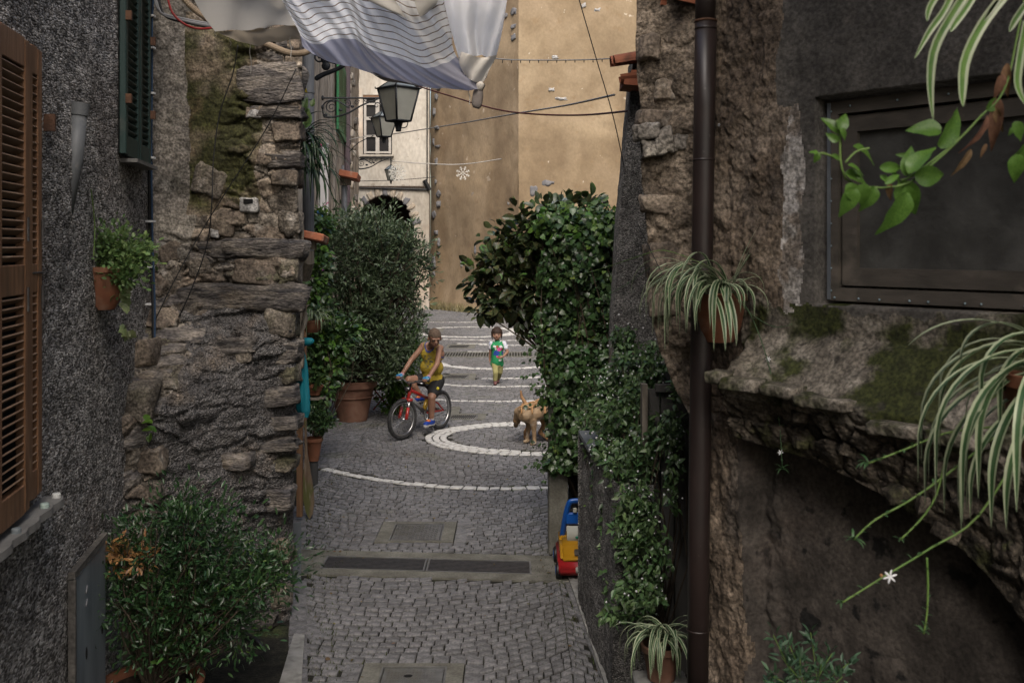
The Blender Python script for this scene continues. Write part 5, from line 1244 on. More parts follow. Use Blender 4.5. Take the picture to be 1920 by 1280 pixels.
# sill
a = lw_pt(0, 1000); ysil = 2269.5 / (640.7 - 80); zs_ = CZ - (930 - HY) * ysil / F
sl2 = thing('slate_sill', (lwx(3.6), 3.6, zs_), 'thin rough-edged slate window sill below the orange shutters', 'window sill')
mb = MB(); n = 26; vs = []
for i in range(n + 1):
    yy_ = 2.7 + (ysil - 2.7) * i / n; q = V((lwx(yy_), yy_, 0)); o_ = .085 + .006 * math.sin(i * 2.1) + .004 * math.sin(i * 5.3)
    vs += [(*(q - LN * .05)[:2], zs_), (*(q + LN * o_)[:2], zs_ + .0), (*(q + LN * (o_ + .004))[:2], zs_ - .026), (*(q - LN * .05)[:2], zs_ - .026)]
fs = [(4 * i + k, 4 * i + (k + 1) % 4, 4 * i + 4 + (k + 1) % 4, 4 * i + 4 + k) for i in range(n) for k in range(4)] + [(0, 3, 2, 1), (4 * n, 4 * n + 1, 4 * n + 2, 4 * n + 3)]
mb.add(vs, fs); mb.build('slab', M['slate_sill'], sl2)
for i, (px_, yy_, lab) in enumerate(((92, ysil - .03, 'small pale round lid at the far end of the slate sill'), (68, 3.86, 'small pale green round lid in the middle of the slate sill'), (4, 3.52, 'small dark round lid on the near end of the slate sill'))):
    q = V((lwx(yy_), yy_, zs_)) + LN * .06
    tag(MB().lathe([(0, .018), (.014, .018), (.017, .014), (.017, 0), (0, 0)], q, 16).build('jar_lid', mat('lid_%d' % i, [[(.55, .55, .53)], [(.34, .42, .38)], [(.16, .18, .19)]][i], rough=.4, bump=0), smooth=False), lab, 'lid', 'round lids on the slate sill')
# dark green shutters
ya, yb = 2269.5 / (640.7 - 219), 2269.5 / (640.7 - 268); ym = 2269.5 / (640.7 - 247); z0 = CZ - (288 - HY) * ya / F
gs_ = thing('dark_green_shutters', lw_pt(243, 150), 'dark green louvred shutter pair high on the roughcast wall', 'shutters')
shutter_leaf(gs_, ya, ym - .006, z0, z0 + 2.0, M['green_wood'], M['green_wood'], 46, split=None, out=.03)
shutter_leaf(gs_, ym + .006, yb, z0 - .01, z0 + 2.0, M['green_wood'], M['green_wood'], 46, split=None, out=.03)
for yy_ in (ya + .01, yb - .01):
    for z_ in (z0 + .3, z0 + .75): MB().box(V((lwx(yy_), yy_, z_)) + LN * .06, (.03, .03, .05), Rw).build('hinge', M['rust'], gs_)
MB().box(V((lwx((ya + yb) / 2), (ya + yb) / 2, z0 - .03)) + LN * .05, (.6, .09, .02), Rw).build('sill', M['slate_sill'], gs_)
# grey pvc pipe emerging from the wall (tapering into the render)
q = thing('pvc_pipe', lw_pt(139, 250), 'broken grey plastic pipe sunk into the roughcast wall', 'pipe')
MB().tube([lw_pt(139, 214, .02), lw_pt(137, 300, .006), lw_pt(133, 400, -.028)], [.036, .036, .036], 18).build('pipe', M['pvc'], q, True)
MB().tube([lw_pt(139, 193, .026), lw_pt(139, 216, .02)], [.041, .041], 18).build('collar', M['pvc'], q, True, True)
# steel cabinet door low on the wall
ya, yb = 2269.5 / (640.7 - 121), 2269.5 / (640.7 - 180); zt2 = CZ - (1085 - HY) * ya / F
sd = thing('steel_cabinet_door', (lwx(ya), ya, .6), 'dented blue-grey steel meter cabinet door low on the roughcast wall', 'cabinet door')
la = V((lwx(ya), ya, 0)) + LN * .035; lb = V((lwx(yb), yb, 0)) + LN * .035; ln = (lb - la).length
MB().box((la + lb) / 2 + V((0, 0, (zt2 + .05) / 2)), (ln, .02, zt2 - .05), Rw, bev=.004).build('door_leaf', M['steel_door'], sd)
mb = MB(); mb.box((la + lb) / 2 + V((0, 0, zt2 + .02)) , (ln + .05, .03, .03), Rw); mb.box(la - LD * .012 + V((0, 0, zt2 / 2)), (.02, .03, zt2), Rw); mb.build('frame', M['dark_render'], sd)
for f_, z_ in ((.32, zt2 - .11), (.32, zt2 - .17)): MB().ell(la + LD * ln * f_ + LN * .014 + V((0, 0, z_)), (.022, .004, .010), Rw @ Matrix.Rotation(-.9, 3, 'Y'), 10).build('vent_slot', M['cable_grey'], sd)
for f_ in (.32, .85): MB().ell(la + LD * ln * f_ + LN * .013 + V((0, 0, zt2 - .40)), (.011, .004, .03), Rw, 10).build('keyhole', M['void'], sd)

# ================================================================== BROWN DOWNPIPE ON THE RIGHT
bp = thing('brown_downpipe', (.83, 4.38, 0), 'thick dark brown iron downpipe in front of the stone house', 'pipe')
def bpx(y_): return float(np.interp(y_, [0, 460, 1280], [1324, 1317, 1307]))
mb = MB(); mb.tube([V((P(bpx(y_), y_, 4.36))) for y_ in (38, 200, 460, 800, 1000, 1400)], .047, 24); mb.build('lower_pipe', M['brown_pipe'], bp, True)
mb = MB(); mb.tube([P(1322, 40, 4.36), P(1324, -60, 4.37)], [.044, .044], 24); mb.build('upper_pipe', M['brown_pipe'], bp, True)
for y_, r in ((40, .050), (54, .049), (300, .0485), (1180, .0485)): MB().lathe([(r * .9, -.006), (r, -.004), (r, .004), (r * .9, .006)], P(bpx(y_), y_, 4.36), 24).build('collar', M['rust'] if y_ == 40 else M['brown_pipe'], bp, True)
MB().cyl(P(1348, 235, 4.36), P(1350, 230, 4.5), .006, 6).build('bracket', M['cable_grey'], bp)
tile_mb(P(1250, 4, 4.55), .34, .07, Matrix.Rotation(.12, 3, 'Y') @ Matrix.Rotation(.3, 3, 'Z')).build('roof_tile', M['tile'])
for o in [x for x in COL.objects if x.name == 'roof_tile.003' or x.name == 'roof_tile']: pass
rt_ = [x for x in COL.objects if x.name.startswith('roof_tile') and x.parent is None]
for o in rt_: tag(o, 'broken red clay tile at the top beside the brown downpipe', 'roof tile')
wire('thin_wire', [P(1196, 420, 4.5), P(1235, 500, 4.45), P(1262, 560, 4.4), P(1296, 600, 4.3)], .0022, 'cable', 'thin dark wire over the stone face behind the spider plant')

# ================================================================== AWNING
def sheet(name, ctrl, nu, nv, m_, parent, dyf=None, uvs=True):
    """ctrl: rows of (px,py,Y) control points -> catmull-rom sheet"""
    rows_ = [cat([P(*c) for c in r], nu) for r in ctrl]
    cols = [cat([rows_[r][i] for r in range(len(rows_))], nv) for i in range(nu)]
    vs = np.array([[tuple(q) for q in c] for c in cols])
    U, Vv = np.meshgrid(np.linspace(0, 1, nu), np.linspace(0, 1, nv), indexing='ij')
    if dyf is not None:
        dd = dyf(U, Vv); vs[:, :, 1] += dd[0]; vs[:, :, 2] += dd[1]
    return np_mesh(name, vs.reshape(-1, 3), grid_faces(nu, nv), m_, parent, True, uv=np.stack([U.ravel(), Vv.ravel()], 1))
def cloth_mat(name, base, stripes=None, hem=None, transl=.35, lace=False):
    KALB[0] = 1.0; m = cloth_mat_(name, base, stripes, hem, transl); KALB[0] = .8; return m
def cloth_mat_(name, base, stripes, hem, transl):
    m = mat(name, [base], rough=.85, bump=.35, bscale=9, bdist=.02, transl=transl, spec=.1)
    n = m.node_tree.nodes; L = m.node_tree.links; bs = n['Principled BSDF']; tr = [x for x in n if x.type == 'BSDF_TRANSLUCENT'][0]
    uv = n.new('ShaderNodeUVMap'); sp = n.new('ShaderNodeSeparateXYZ'); L.new(uv.outputs[0], sp.inputs[0])
    if stripes:
        cnt, wd, colr, vmin = stripes
        mu = n.new('ShaderNodeMath'); mu.operation = 'MULTIPLY'; mu.inputs[1].default_value = cnt; L.new(sp.outputs[1], mu.inputs[0])
        fr_ = n.new('ShaderNodeMath'); fr_.operation = 'FRACT'; L.new(mu.outputs[0], fr_.inputs[0])
        lt_ = n.new('ShaderNodeMath'); lt_.operation = 'LESS_THAN'; lt_.inputs[1].default_value = wd; L.new(fr_.outputs[0], lt_.inputs[0])
        gt_ = n.new('ShaderNodeMath'); gt_.operation = 'GREATER_THAN'; gt_.inputs[1].default_value = vmin; L.new(sp.outputs[1], gt_.inputs[0])
        mm = n.new('ShaderNodeMath'); mm.operation = 'MULTIPLY'; L.new(lt_.outputs[0], mm.inputs[0]); L.new(gt_.outputs[0], mm.inputs[1])
        mx = n.new('ShaderNodeMix'); mx.data_type = 'RGBA'; L.new(mm.outputs[0], mx.inputs[0]); mx.inputs[7].default_value = rgb(colr)
        mx2 = n.new('ShaderNodeMix'); mx2.data_type = 'RGBA'; mx2.inputs[7].default_value = rgb(base); mx2.inputs[6].default_value = rgb(hem or base); L.new(gt_.outputs[0], mx2.inputs[0])
        L.new(mx2.outputs[2], mx.inputs[6]); L.new(mx.outputs[2], bs.inputs['Base Color']); L.new(mx.outputs[2], tr.inputs[0])
    return m
M['stripe'] = cloth_mat('striped_cotton', (.93, .93, .94), (14, .14, (.22, .16, .12), .245), (.44, .44, .53), .66)
M['cloth_beige'] = cloth_mat('beige_canvas', (.60, .57, .52), transl=.4)
M['cloth_cream'] = cloth_mat('cream_canvas', (.44, .37, .28), transl=.4)
M['cloth_white'] = cloth_mat('white_cotton', (.93, .93, .95), transl=.66)
M['cloth_ecru'] = cloth_mat('ecru_cotton', (.70, .66, .60), transl=.4)
M['rag'] = cloth_mat('grey_rag', (.16, .14, .13), transl=.1)
aw = thing('patched_awning', P(700, 60, 4.9), 'patched striped and white cloth awning sagging across the top of the alley', 'awning')
Ya = 4.9
striped = [
    [(566, 88, 4.9), (595, 106, 4.9), (640, 122, 4.9), (690, 135, 4.9), (745, 152, 4.9), (800, 163, 4.9), (850, 168, 4.95), (893, 168, 5.0), (906, 160, 5.0)],
    [(561, 66, 4.84), (585, 81, 4.84), (625, 75, 4.82), (662, 71, 4.80), (690, 90, 4.86), (745, 108, 4.82), (797, 126, 4.82), (832, 118, 4.88), (856, 106, 4.96)],
    [(546, 32, 4.76), (576, 47, 4.74), (618, 36, 4.70), (655, 31, 4.70), (686, 50, 4.78), (740, 64, 4.72), (786, 82, 4.74), (822, 72, 4.82), (846, 60, 4.92)],
    [(526, -8, 4.68), (560, 6, 4.64), (606, -6, 4.60), (646, -10, 4.60), (684, 8, 4.70), (736, 20, 4.64), (778, 38, 4.66), (812, 26, 4.76), (834, 12, 4.88)],
    [(505, -52, 4.6), (540, -40, 4.55), (592, -50, 4.52), (636, -52, 4.5), (682, -36, 4.6), (730, -26, 4.56), (772, -8, 4.6), (804, -22, 4.7), (824, -38, 4.8)]]
def ripples(U, Vv):
    a = U * 34 + Vv * 7; amp = .014 + .010 * np.sin(U * 7 + 1); return (amp * np.sin(a) + .007 * np.sin(a * 2.3 + Vv * 9), .003 * np.sin(a * .8))
sheet('striped_cloth', striped, 200, 90, M['stripe'], aw, ripples)
sheet('beige_sheet', [[(330, -60, 5.0), (420, -70, 4.9), (500, -60, 4.85), (530, -30, 4.8)], [(372, 15, 5.3), (430, 0, 5.1), (490, 8, 4.95), (545, 20, 4.85)], [(404, 60, 5.6), (450, 57, 5.35), (505, 53, 5.1), (562, 46, 4.95)]], 60, 40, M['cloth_beige'], aw, lambda U, Vv: (.02 * np.sin(U * 15 + Vv * 6), .008 * np.sin(U * 11)))
sheet('hem_flap', [[(404, 60, 5.58), (450, 57, 5.33), (505, 53, 5.1), (566, 46, 4.93)], [(425, 70, 5.56), (465, 70, 5.33), (515, 68, 5.12), (574, 66, 4.95)], [(434, 72, 5.55), (475, 85, 5.33), (520, 78, 5.12), (580, 74, 4.95)]], 50, 16, M['cloth_cream'], aw, lambda U, Vv: (.006 * np.sin(U * 30), .004 * np.sin(U * 22 + 2)))
sheet('white_shirt', [
    [(822, -50, 4.82), (850, -55, 4.85), (890, -55, 4.9), (925, -52, 4.9), (958, -50, 4.92)],
    [(834, 10, 4.86), (860, 10, 4.84), (890, 8, 4.9), (922, 10, 4.88), (949, 14, 4.94)],
    [(846, 60, 4.9), (870, 64, 4.88), (892, 60, 4.94), (918, 62, 4.92), (940, 66, 4.96)],
    [(860, 108, 4.95), (880, 106, 4.92), (900, 104, 4.97), (915, 106, 4.96), (930, 106, 5.0)]], 60, 60, M['cloth_white'], aw, lambda U, Vv: (.014 * np.sin(U * 22 + Vv * 5), .0 * U))
sheet('ecru_panel', [
    [(856, 92, 4.94), (878, 102, 4.91), (902, 108, 4.95), (932, 104, 4.99)], [(862, 122, 4.96), (880, 130, 4.94), (904, 130, 4.97), (920, 126, 5.0)], [(872, 142, 4.98), (886, 152, 4.97), (902, 156, 5.0), (911, 148, 5.02)]], 40, 30, M['cloth_ecru'], aw, lambda U, Vv: (.008 * np.sin(U * 12 + Vv * 7), 0 * U))
sheet('grey_overlay', [[(660, -60, 4.6), (720, -60, 4.6), (780, -60, 4.62), (835, -60, 4.7)], [(686, -4, 4.62), (730, 10, 4.6), (776, 10, 4.64), (822, -2, 4.72)], [(700, 5, 4.64), (742, 26, 4.62), (778, 36, 4.66), (816, 12, 4.74)]], 50, 30, M['cloth_beige'], aw)
sheet('lace_band', [[(690, 132, 4.9), (720, 142, 4.9), (760, 153, 4.9), (800, 161, 4.9)], [(700, 140, 4.96), (722, 152, 4.96), (752, 156, 4.96), (790, 163, 4.95)]], 30, 6, M['rag'], aw)
mb = MB(); mb.tube(cat([P(903, 156, 5.0), P(900, 166, 5.0), P(897, 180, 5.0), P(892, 204, 5.0)], 12), [.02, .028, .026, .024, .022, .024, .026, .026, .024, .024, .02, .012], 10, flat=.5); mb.build('rag_end', M['rag'], aw, True, jit=.02)
mb = MB(); mb.ell(P(902, 162, 4.99), (.022, .015, .02), n=14); mb.build('knot', M['cloth_ecru'], aw, True, jit=.03)
mb = MB()
for (x, y_, l, dy_) in ((470, 82, 56, 5.33), (545, 66, 42, 5.0), (404, 60, 10, 5.55), (432, 72, 14, 5.5), (880, 162, 34, 5.0)): mb.tube(cat([P(x, y_, dy_), P(x - 2, y_ + l * .3, dy_), P(x + 1, y_ + l * .6, dy_), P(x, y_ + l, dy_)], 10), .0022, 5)
mb.build('loose_thread', M['cable_white'], aw)
# corrugated conduit
pts_ = cat([P(322, -30, 5.9), P(360, 14, 5.85), (P(405, 45, 5.8)), P(450, 66, 5.75), P(500, 83, 5.6), P(540, 99, 5.5), P(565, 100, 5.5), P(583, 93, 5.6)], 260)
tag(MB().tube(pts_, [.019 if (i // 1) % 3 else .014 for i in range(260)], 10).build('corrugated_hose', M['hose'], smooth=False), 'beige corrugated conduit looping beneath the awning', 'hose')
# ================================================================== LEAVES
def leaf_tpl(kind, k=1.0):
    """template: verts (x side, y along 0..1, z normal), quad faces"""
    if kind == 'lance':   prof = [(0, .02), (.22, .13), (.55, .16), (.82, .09), (1, .005)]
    elif kind == 'oval':  prof = [(0, .02), (.2, .22), (.5, .32), (.8, .22), (1, .01)]
    elif kind == 'vine':  prof = [(0, .02), (.16, .20), (.42, .25), (.75, .12), (1, .005)]
    elif kind == 'round': prof = [(0, .04), (.12, .34), (.42, .46), (.75, .34), (1, .03)]
    elif kind == 'tiny':  prof = [(0, .03), (.5, .26), (1, .01)]
    if kind == 'ivy':
        out = [(0, .02), (.22, -.08), (.46, .10), (.36, .32), (.40, .52), (.20, .66), (0, 1), (-.20, .66), (-.40, .52), (-.36, .32), (-.46, .10), (-.22, -.08)]
        v = [(0, .3, .03)] + [(x, y, -.10 * abs(x) - .12 * max(0, y - .3) ** 2) for x, y in out]
        f = [(0, 1 + i, 1 + (i + 1) % 12, 1 + (i + 2) % 12) for i in range(0, 12, 2)]
        return np.array(v), np.array(f)
    v = []; 
    for y, w_ in prof:
        dz = -.18 * y * y
        v += [(-w_ * k, y, dz + .35 * w_), (0, y, dz), (w_ * k, y, dz + .35 * w_)]
    f = []
    for i in range(len(prof) - 1):
        a = i * 3; f += [(a, a + 1, a + 4, a + 3), (a + 1, a + 2, a + 5, a + 4)]
    return np.array(v), np.array(f)
TPL = {k: leaf_tpl(k) for k in ('lance', 'vine', 'oval', 'round', 'tiny', 'ivy')}
def unit(a): return a / (np.linalg.norm(a, axis=-1, keepdims=True) + 1e-9)
def frames(axis, nrm_hint):
    y = unit(axis); x = unit(np.cross(y, nrm_hint)); z = np.cross(x, y); return x, y, z
def scatter(name, pos, axis, nhint, size, tpl, m_, parent, single=0, single_name='leaf', mi=None):
    """leaves as geometry; the `single` nearest to the camera become objects of their own, the rest one stuff part"""
    pos, axis, nhint, size = map(np.asarray, (pos, axis, nhint, size)); tv, tf = TPL[tpl]; x, y, z = frames(axis, nhint)
    n = len(pos)
    if single:
        d_ = pos[:, 1] - 6 * (size - size.mean()); order = np.argsort(d_); s_idx = order[:single]; r_idx = order[single:]
        me = bpy.data.meshes.new(single_name); me.from_pydata(tv.tolist(), [], tf.tolist()); me.materials.append(m_ if not isinstance(m_, list) else m_[0])
        o_ = org(parent)
        for i in s_idx:
            o = bpy.data.objects.new(single_name, me); COL.objects.link(o); o.parent = parent
            mt = Matrix(((x[i][0], y[i][0], z[i][0], 0), (x[i][1], y[i][1], z[i][1], 0), (x[i][2], y[i][2], z[i][2], 0), (0, 0, 0, 1)))
            o.matrix_local = Matrix.Translation(V(pos[i]) - o_) @ mt @ Matrix.Scale(float(size[i]), 4)
    else: r_idx = np.arange(n)
    if len(r_idx) == 0: return None
    p, X, Y_, Z_, s = pos[r_idx], x[r_idx], y[r_idx], z[r_idx], size[r_idx]
    vs = p[:, None, :] + s[:, None, None] * (tv[None, :, 0, None] * X[:, None, :] + tv[None, :, 1, None] * Y_[:, None, :] + tv[None, :, 2, None] * Z_[:, None, :])
    fs = tf[None] + (np.arange(len(r_idx)) * len(tv))[:, None, None]
    o = np_mesh(name, vs.reshape(-1, 3), fs.reshape(-1, tf.shape[1]), m_, parent, False)
    tag(o, kind='stuff'); return o
def blob_points(blobs, n, rs, shell=(.55, 1.02), noise=.35, seed=0):
    """points near the surface of ellipsoids [(centre, radii)]; returns pos, outward"""
    w_ = np.array([(b[1][0] * b[1][1] + b[1][1] * b[1][2] + b[1][0] * b[1][2]) for b in blobs]); w_ /= w_.sum()
    idx = rs.choice(len(blobs), n, p=w_); d_ = unit(rs.normal(size=(n, 3))); C_ = np.array([tuple(b[0]) for b in blobs])[idx]; R_ = np.array([b[1] for b in blobs])[idx]
    r = rs.uniform(shell[0] ** 2, shell[1] ** 2, n) ** .5; r = r * (1 + noise * fbm(d_ * 2.2 + idx[:, None] * 3.3, 3, seed))
    return C_ + d_ * R_ * r[:, None], unit(d_ / R_)
def pxblob(px, py, Y, rx, ry, rz=None):
    k = Y / F; return (P(px, py, Y), (rx * k, (rz if rz else rx) * k, ry * k))
def whorls(clusters, outw, k, rs, size, spread=.9, up=.35, jl=.03):
    """k leaves round each twig tip"""
    n = len(clusters); c = np.repeat(clusters, k, 0); o = np.repeat(outw, k, 0)
    rnd = unit(rs.normal(size=(n * k, 3))); ax = unit(o * (1 - spread * .5) + rnd * spread + np.array([0, 0, up]))
    pos = c + rnd * jl + o * rs.uniform(-jl, jl, (n * k, 1)) * 2
    nh = unit(np.array([0, -.25, 1.0]) + .55 * rs.normal(size=(n * k, 3))); sz = size * rs.uniform(.65, 1.25, n * k); return pos, ax, nh, sz
def twigs(name, root, tips, m_, parent, r0=.012, r1=.002, sag=.15, n=5, seed=1):
    mb = MB(); rr = random.Random(seed); root = V(root)
    for t_ in tips:
        t_ = V(t_); mid = root.lerp(t_, .5) + V((rr.uniform(-1, 1), rr.uniform(-1, 1), rr.uniform(0, 1))) * (t_ - root).length * sag
        b = root + V((rr.uniform(-1, 1), rr.uniform(-1, 1), 0)) * r0 * 4
        p_ = cat([b, mid, t_], n); mb.tube(p_, [lerp(r0, r1, i / (n - 1)) for i in range(n)], 5, cap=False)
    o = mb.build(name, m_, parent, True); tag(o, kind='stuff'); return o
def leafmat(name, cols, rough=.45, transl=.28, island=.35, hue=.02, spec=.45, scale=6, spots=()):
    return mat(name, cols, scale=scale, rough=rough, bump=0, transl=transl, island=island, objrand=island, hue=hue, spec=spec, spots=spots)
M['lf_bush'] = leafmat('evergreen_leaf', [(.022, .052, .020), (.042, .095, .032)], rough=.33, transl=.2)
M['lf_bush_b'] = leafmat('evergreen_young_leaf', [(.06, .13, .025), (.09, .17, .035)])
M['lf_dry'] = leafmat('dry_orange_leaf', [(.34, .17, .06), (.48, .27, .11)], hue=.015)
M['lf_big'] = leafmat('grey_green_leaf', [(.06, .095, .045), (.12, .165, .09)], rough=.40, transl=.22, island=.5)
M['lf_fresh'] = leafmat('fresh_green_leaf', [(.07, .15, .02), (.12, .23, .035)], rough=.42, transl=.4)
M['lf_ivy'] = leafmat('ivy_leaf', [(.028, .062, .022), (.075, .135, .045)], rough=.34, transl=.22, island=.6)
M['lf_ivy_l'] = leafmat('pale_ivy_leaf', [(.12, .20, .035), (.20, .28, .07)], rough=.4, transl=.35)
M['lf_dark'] = leafmat('dark_purple_green_leaf', [(.030, .045, .018), (.05, .072, .03), (.10, .065, .025)], rough=.33, transl=.15, island=.5, hue=.03)
M['lf_vine'] = leafmat('vine_leaf', [(.05, .10, .035), (.11, .18, .07)], rough=.4, transl=.25, island=.55)
M['lf_light'] = leafmat('light_leaf', [(.09, .16, .05), (.16, .25, .08)], rough=.5, transl=.35)
M['spider_g'] = mat('spider_leaf_green', [(.035, .085, .03), (.07, .13, .055)], scale=14, rough=.42, bump=0, transl=.25, objrand=.25, spec=.4)
M['spider_w'] = mat('spider_leaf_cream', [(.36, .42, .26), (.46, .50, .34)], scale=14, rough=.45, bump=0, transl=.3, objrand=.15, spec=.4)
M['spider_fg'] = mat('bright_leaf_green', [(.07, .17, .025), (.15, .28, .05)], scale=22, spots=[((.22, .30, .09), 40, .6, .7, 4, .4)], rough=.4, bump=0, transl=.45, objrand=.2, spec=.4)
M['strap'] = mat('dark_strap_leaf', [(.02, .045, .018), (.035, .07, .03)], scale=8, rough=.35, bump=0, transl=.15, objrand=.3)
M['stem'] = mat('green_stem', [(.08, .15, .03), (.13, .20, .05)], scale=10, rough=.6, bump=0)
M['twig'] = mat('brown_twig', [(.035, .026, .018), (.08, .06, .04)], scale=20, rough=.9, bump=.3)
M['white_flower'] = mat('small_white_flower', [(.8, .8, .82)], rough=.6, bump=0, transl=.2)
M['dead_leaf'] = leafmat('dead_brown_leaf', [(.12, .06, .03), (.22, .12, .06)], rough=.8, transl=.2)
rs = np.random.RandomState(11)

def pot(name, c, r_top, r_bot, h, m_, label, rim=.03, cat_='plant pot', R=None, half=False):
    t = thing(name, c, label, cat_); c = V(c)
    prof = [(0, 0), (r_bot, 0), (lerp(r_bot, r_top, .75), h * .75), (r_top * .97, h - rim), (r_top * 1.06, h - rim), (r_top * 1.08, h - .004), (r_top * 1.05, h), (r_top * .95, h), (r_top * .93, h - .03), (r_top * .9, h - .05)]
    MB().lathe(prof, c, 40).build('shell', m_, t, True, True)
    MB().lathe([(0, h - .04), (r_top * .92, h - .045)], c, 24).build('soil', M['soil'], t); return t

# ---- foreground left bush
c = V((-1.92, 5.05, .0)); c = P(283, 1275, 5.05); 
pt = pot('terracotta_pot', (c.x, 5.05, c.z - .36), .245, .16, .36, M['terracotta'], 'round terracotta pot of the evergreen bush at the bottom left')
MB().box((c.x, 5.05, (c.z - .36) / 2 - .05), (.5, .5, max(.05, c.z - .36 + .1))).build('plinth', M['granite'], pt) if c.z - .36 > .02 else None
bs_ = thing('evergreen_bush', (c.x, 5.05, c.z - .04), 'glossy small-leaved evergreen bush in a pot at the bottom left, with a dry orange sprig', 'bush')
YB = 5.05
bl_ = [pxblob(300, 1060, YB, 85, 95), pxblob(345, 980, YB, 62, 48), pxblob(395, 1030, YB + .1, 80, 70), pxblob(250, 1120, YB - .05, 60, 80), pxblob(450, 1090, YB + .15, 85, 62), pxblob(360, 1130, YB, 90, 80),
       pxblob(500, 1060, YB + .25, 45, 42), pxblob(310, 1200, YB, 75, 40), pxblob(430, 1170, YB + .1, 60, 45), pxblob(230, 1040, YB, 36, 30), pxblob(452, 998, YB + .2, 22, 22), pxblob(520, 1020, YB + .3, 26, 14)]
bl_.append(pxblob(345, 940, YB, 20, 22))
cp, ow = blob_points(bl_, 1050, rs, (.45, 1.10), noise=.8, seed=3); tips = cp[rs.choice(len(cp), 230)]
p_, a_, n_, s_ = whorls(cp, ow, 9, rs, .038, .85, .25, .05); scatter('foliage', p_, a_, n_, s_, 'lance', M['lf_bush'], bs_)
sel = rs.rand(len(cp)) < .07; p_, a_, n_, s_ = whorls(cp[sel], ow[sel], 6, rs, .042, .6, .6, .03); scatter('young_foliage', p_, a_, n_, s_, 'lance', M['lf_bush_b'], bs_)
dp_, do = blob_points([pxblob(205, 1028, YB - .05, 28, 14), pxblob(232, 1040, YB - .05, 30, 16), pxblob(262, 1052, YB - .1, 24, 14), pxblob(215, 1055, YB, 20, 12), pxblob(272, 1034, YB - .1, 10, 16)], 60, rs)
p_, a_, n_, s_ = whorls(dp_, do, 4, rs, .045, .7, .3, .02); scatter('dry_sprig', p_, a_, n_, s_, 'lance', M['lf_dry'], bs_, 120)
twigs('stems', (c.x, YB, c.z - .05), tips, M['twig'], bs_, .006, .0015, .14)

# ---- wall pot upper left with light plants
def half_pot(c, w_, h, n_, label, m_='terracotta', seed=0):
    """wall pot: half bowl against a wall with outward normal n_"""
    t = thing('wall_pot', c, label, 'plant pot'); c = V(c); n_ = V(n_).normalized(); tt = V((-n_.y, n_.x, 0)); mb = MB(); R_ = Matrix((tt, n_, V((0, 0, 1)))).transposed()
    prof = [(.02 * w_, -h), (.26 * w_, -h * .97), (.38 * w_, -h * .72), (.455 * w_, -h * .35), (.475 * w_, -h * .12), (.525 * w_, -h * .12), (.53 * w_, 0), (.47 * w_, 0), (.45 * w_, -h * .1)]
    mb.lathe(prof, c, 22, R=R_, a0=-.05, a1=math.pi + .05); mb.build('shell', M[m_], t, True, True)
    b = MB(); b.prism([(-.53 * w_, 0), (-.47 * w_, -h * .3), (-.30 * w_, -h * .9), (.30 * w_, -h * .9), (.47 * w_, -h * .3), (.53 * w_, 0)], [], c - n_ * .012, tt, V((0, 0, 1)), .01); b.build('back', M[m_], t)
    MB().lathe([(0, -h * .08), (.46 * w_, -h * .09)], c, 16, R=R_, a0=0, a1=math.pi).build('soil', M['soil'], t); return t
q = lw_pt(186, 500, .01); hp = half_pot(q, .24, .22, LN, 'terracotta wall pot with tiny-leaved trailing plants on the left roughcast wall')
pl_ = thing('trailing_plant', q + LN * .05, 'light green small-leaved plant spilling from the left wall pot over the cables', 'plant')
yq = q.y
cp, ow = blob_points([pxblob(215, 470, yq, 40, 30), pxblob(245, 485, yq, 36, 26), pxblob(190, 455, yq, 30, 18), pxblob(232, 520, yq - .05, 30, 22), pxblob(265, 475, yq + .2, 24, 14), pxblob(222, 445, yq, 20, 14)], 380, rs, noise=.6)
p_, a_, n_, s_ = whorls(cp, ow, 5, rs, .026, .9, .3, .03); scatter('foliage', p_, a_, n_, s_, 'oval', M['lf_light'], pl_)
twigs('stems', q + LN * .06, cp[::4], M['stem'], pl_, .002, .001, .2)
vs_, ow = blob_points([pxblob(160, 372, yq, 9, 18), pxblob(166, 400, yq, 8, 22), pxblob(164, 440, yq, 8, 28), pxblob(228, 540, yq, 8, 14), pxblob(232, 570, yq, 6, 12), pxblob(240, 615, yq + .1, 6, 14)], 46, rs)
iv = thing('variegated_ivy', lw_pt(163, 470, .02), 'pale variegated ivy shoot climbing above the left wall pot', 'plant')
M['lf_var'] = leafmat('variegated_ivy_leaf', [(.18, .26, .09), (.36, .38, .2)], rough=.5, transl=.3)
n_ = unit(np.array([[.3, -1, .3]]) + .5 * rs.normal(size=(46, 3))); scatter('leaf_rest', vs_, unit(np.array([[0, 0, -1.]]) + .6 * rs.normal(size=(46, 3))), n_, rs.uniform(.045, .07, 46), 'ivy', M['lf_var'], iv, 46)
MB().tube(cat([lw_pt(163, 480, .03), lw_pt(165, 420, .03), lw_pt(158, 355, .03)], 10), .0025, 5).build('stem', M['stem'], iv)
# small fern leaves at the left corner lower
sm = thing('wall_seedling', lw_pt(228, 800, .03), 'small green seedling growing from the stone crevice at the left corner', 'plant')
vs_ = np.array([tuple(lw_pt(x, y_, .12)) for x, y_ in ((222, 795), (235, 800), (248, 803), (255, 797), (232, 790), (240, 812), (222, 808), (262, 802), (228, 778))]); k = len(vs_)
scatter('leaf_rest', vs_, unit(np.array([[.8, -.3, -.2]]) + .5 * rs.normal(size=(k, 3))), np.tile([[0, -.5, 1.]], (k, 1)), np.full(k, .06), 'oval', M['lf_fresh'], sm, k)

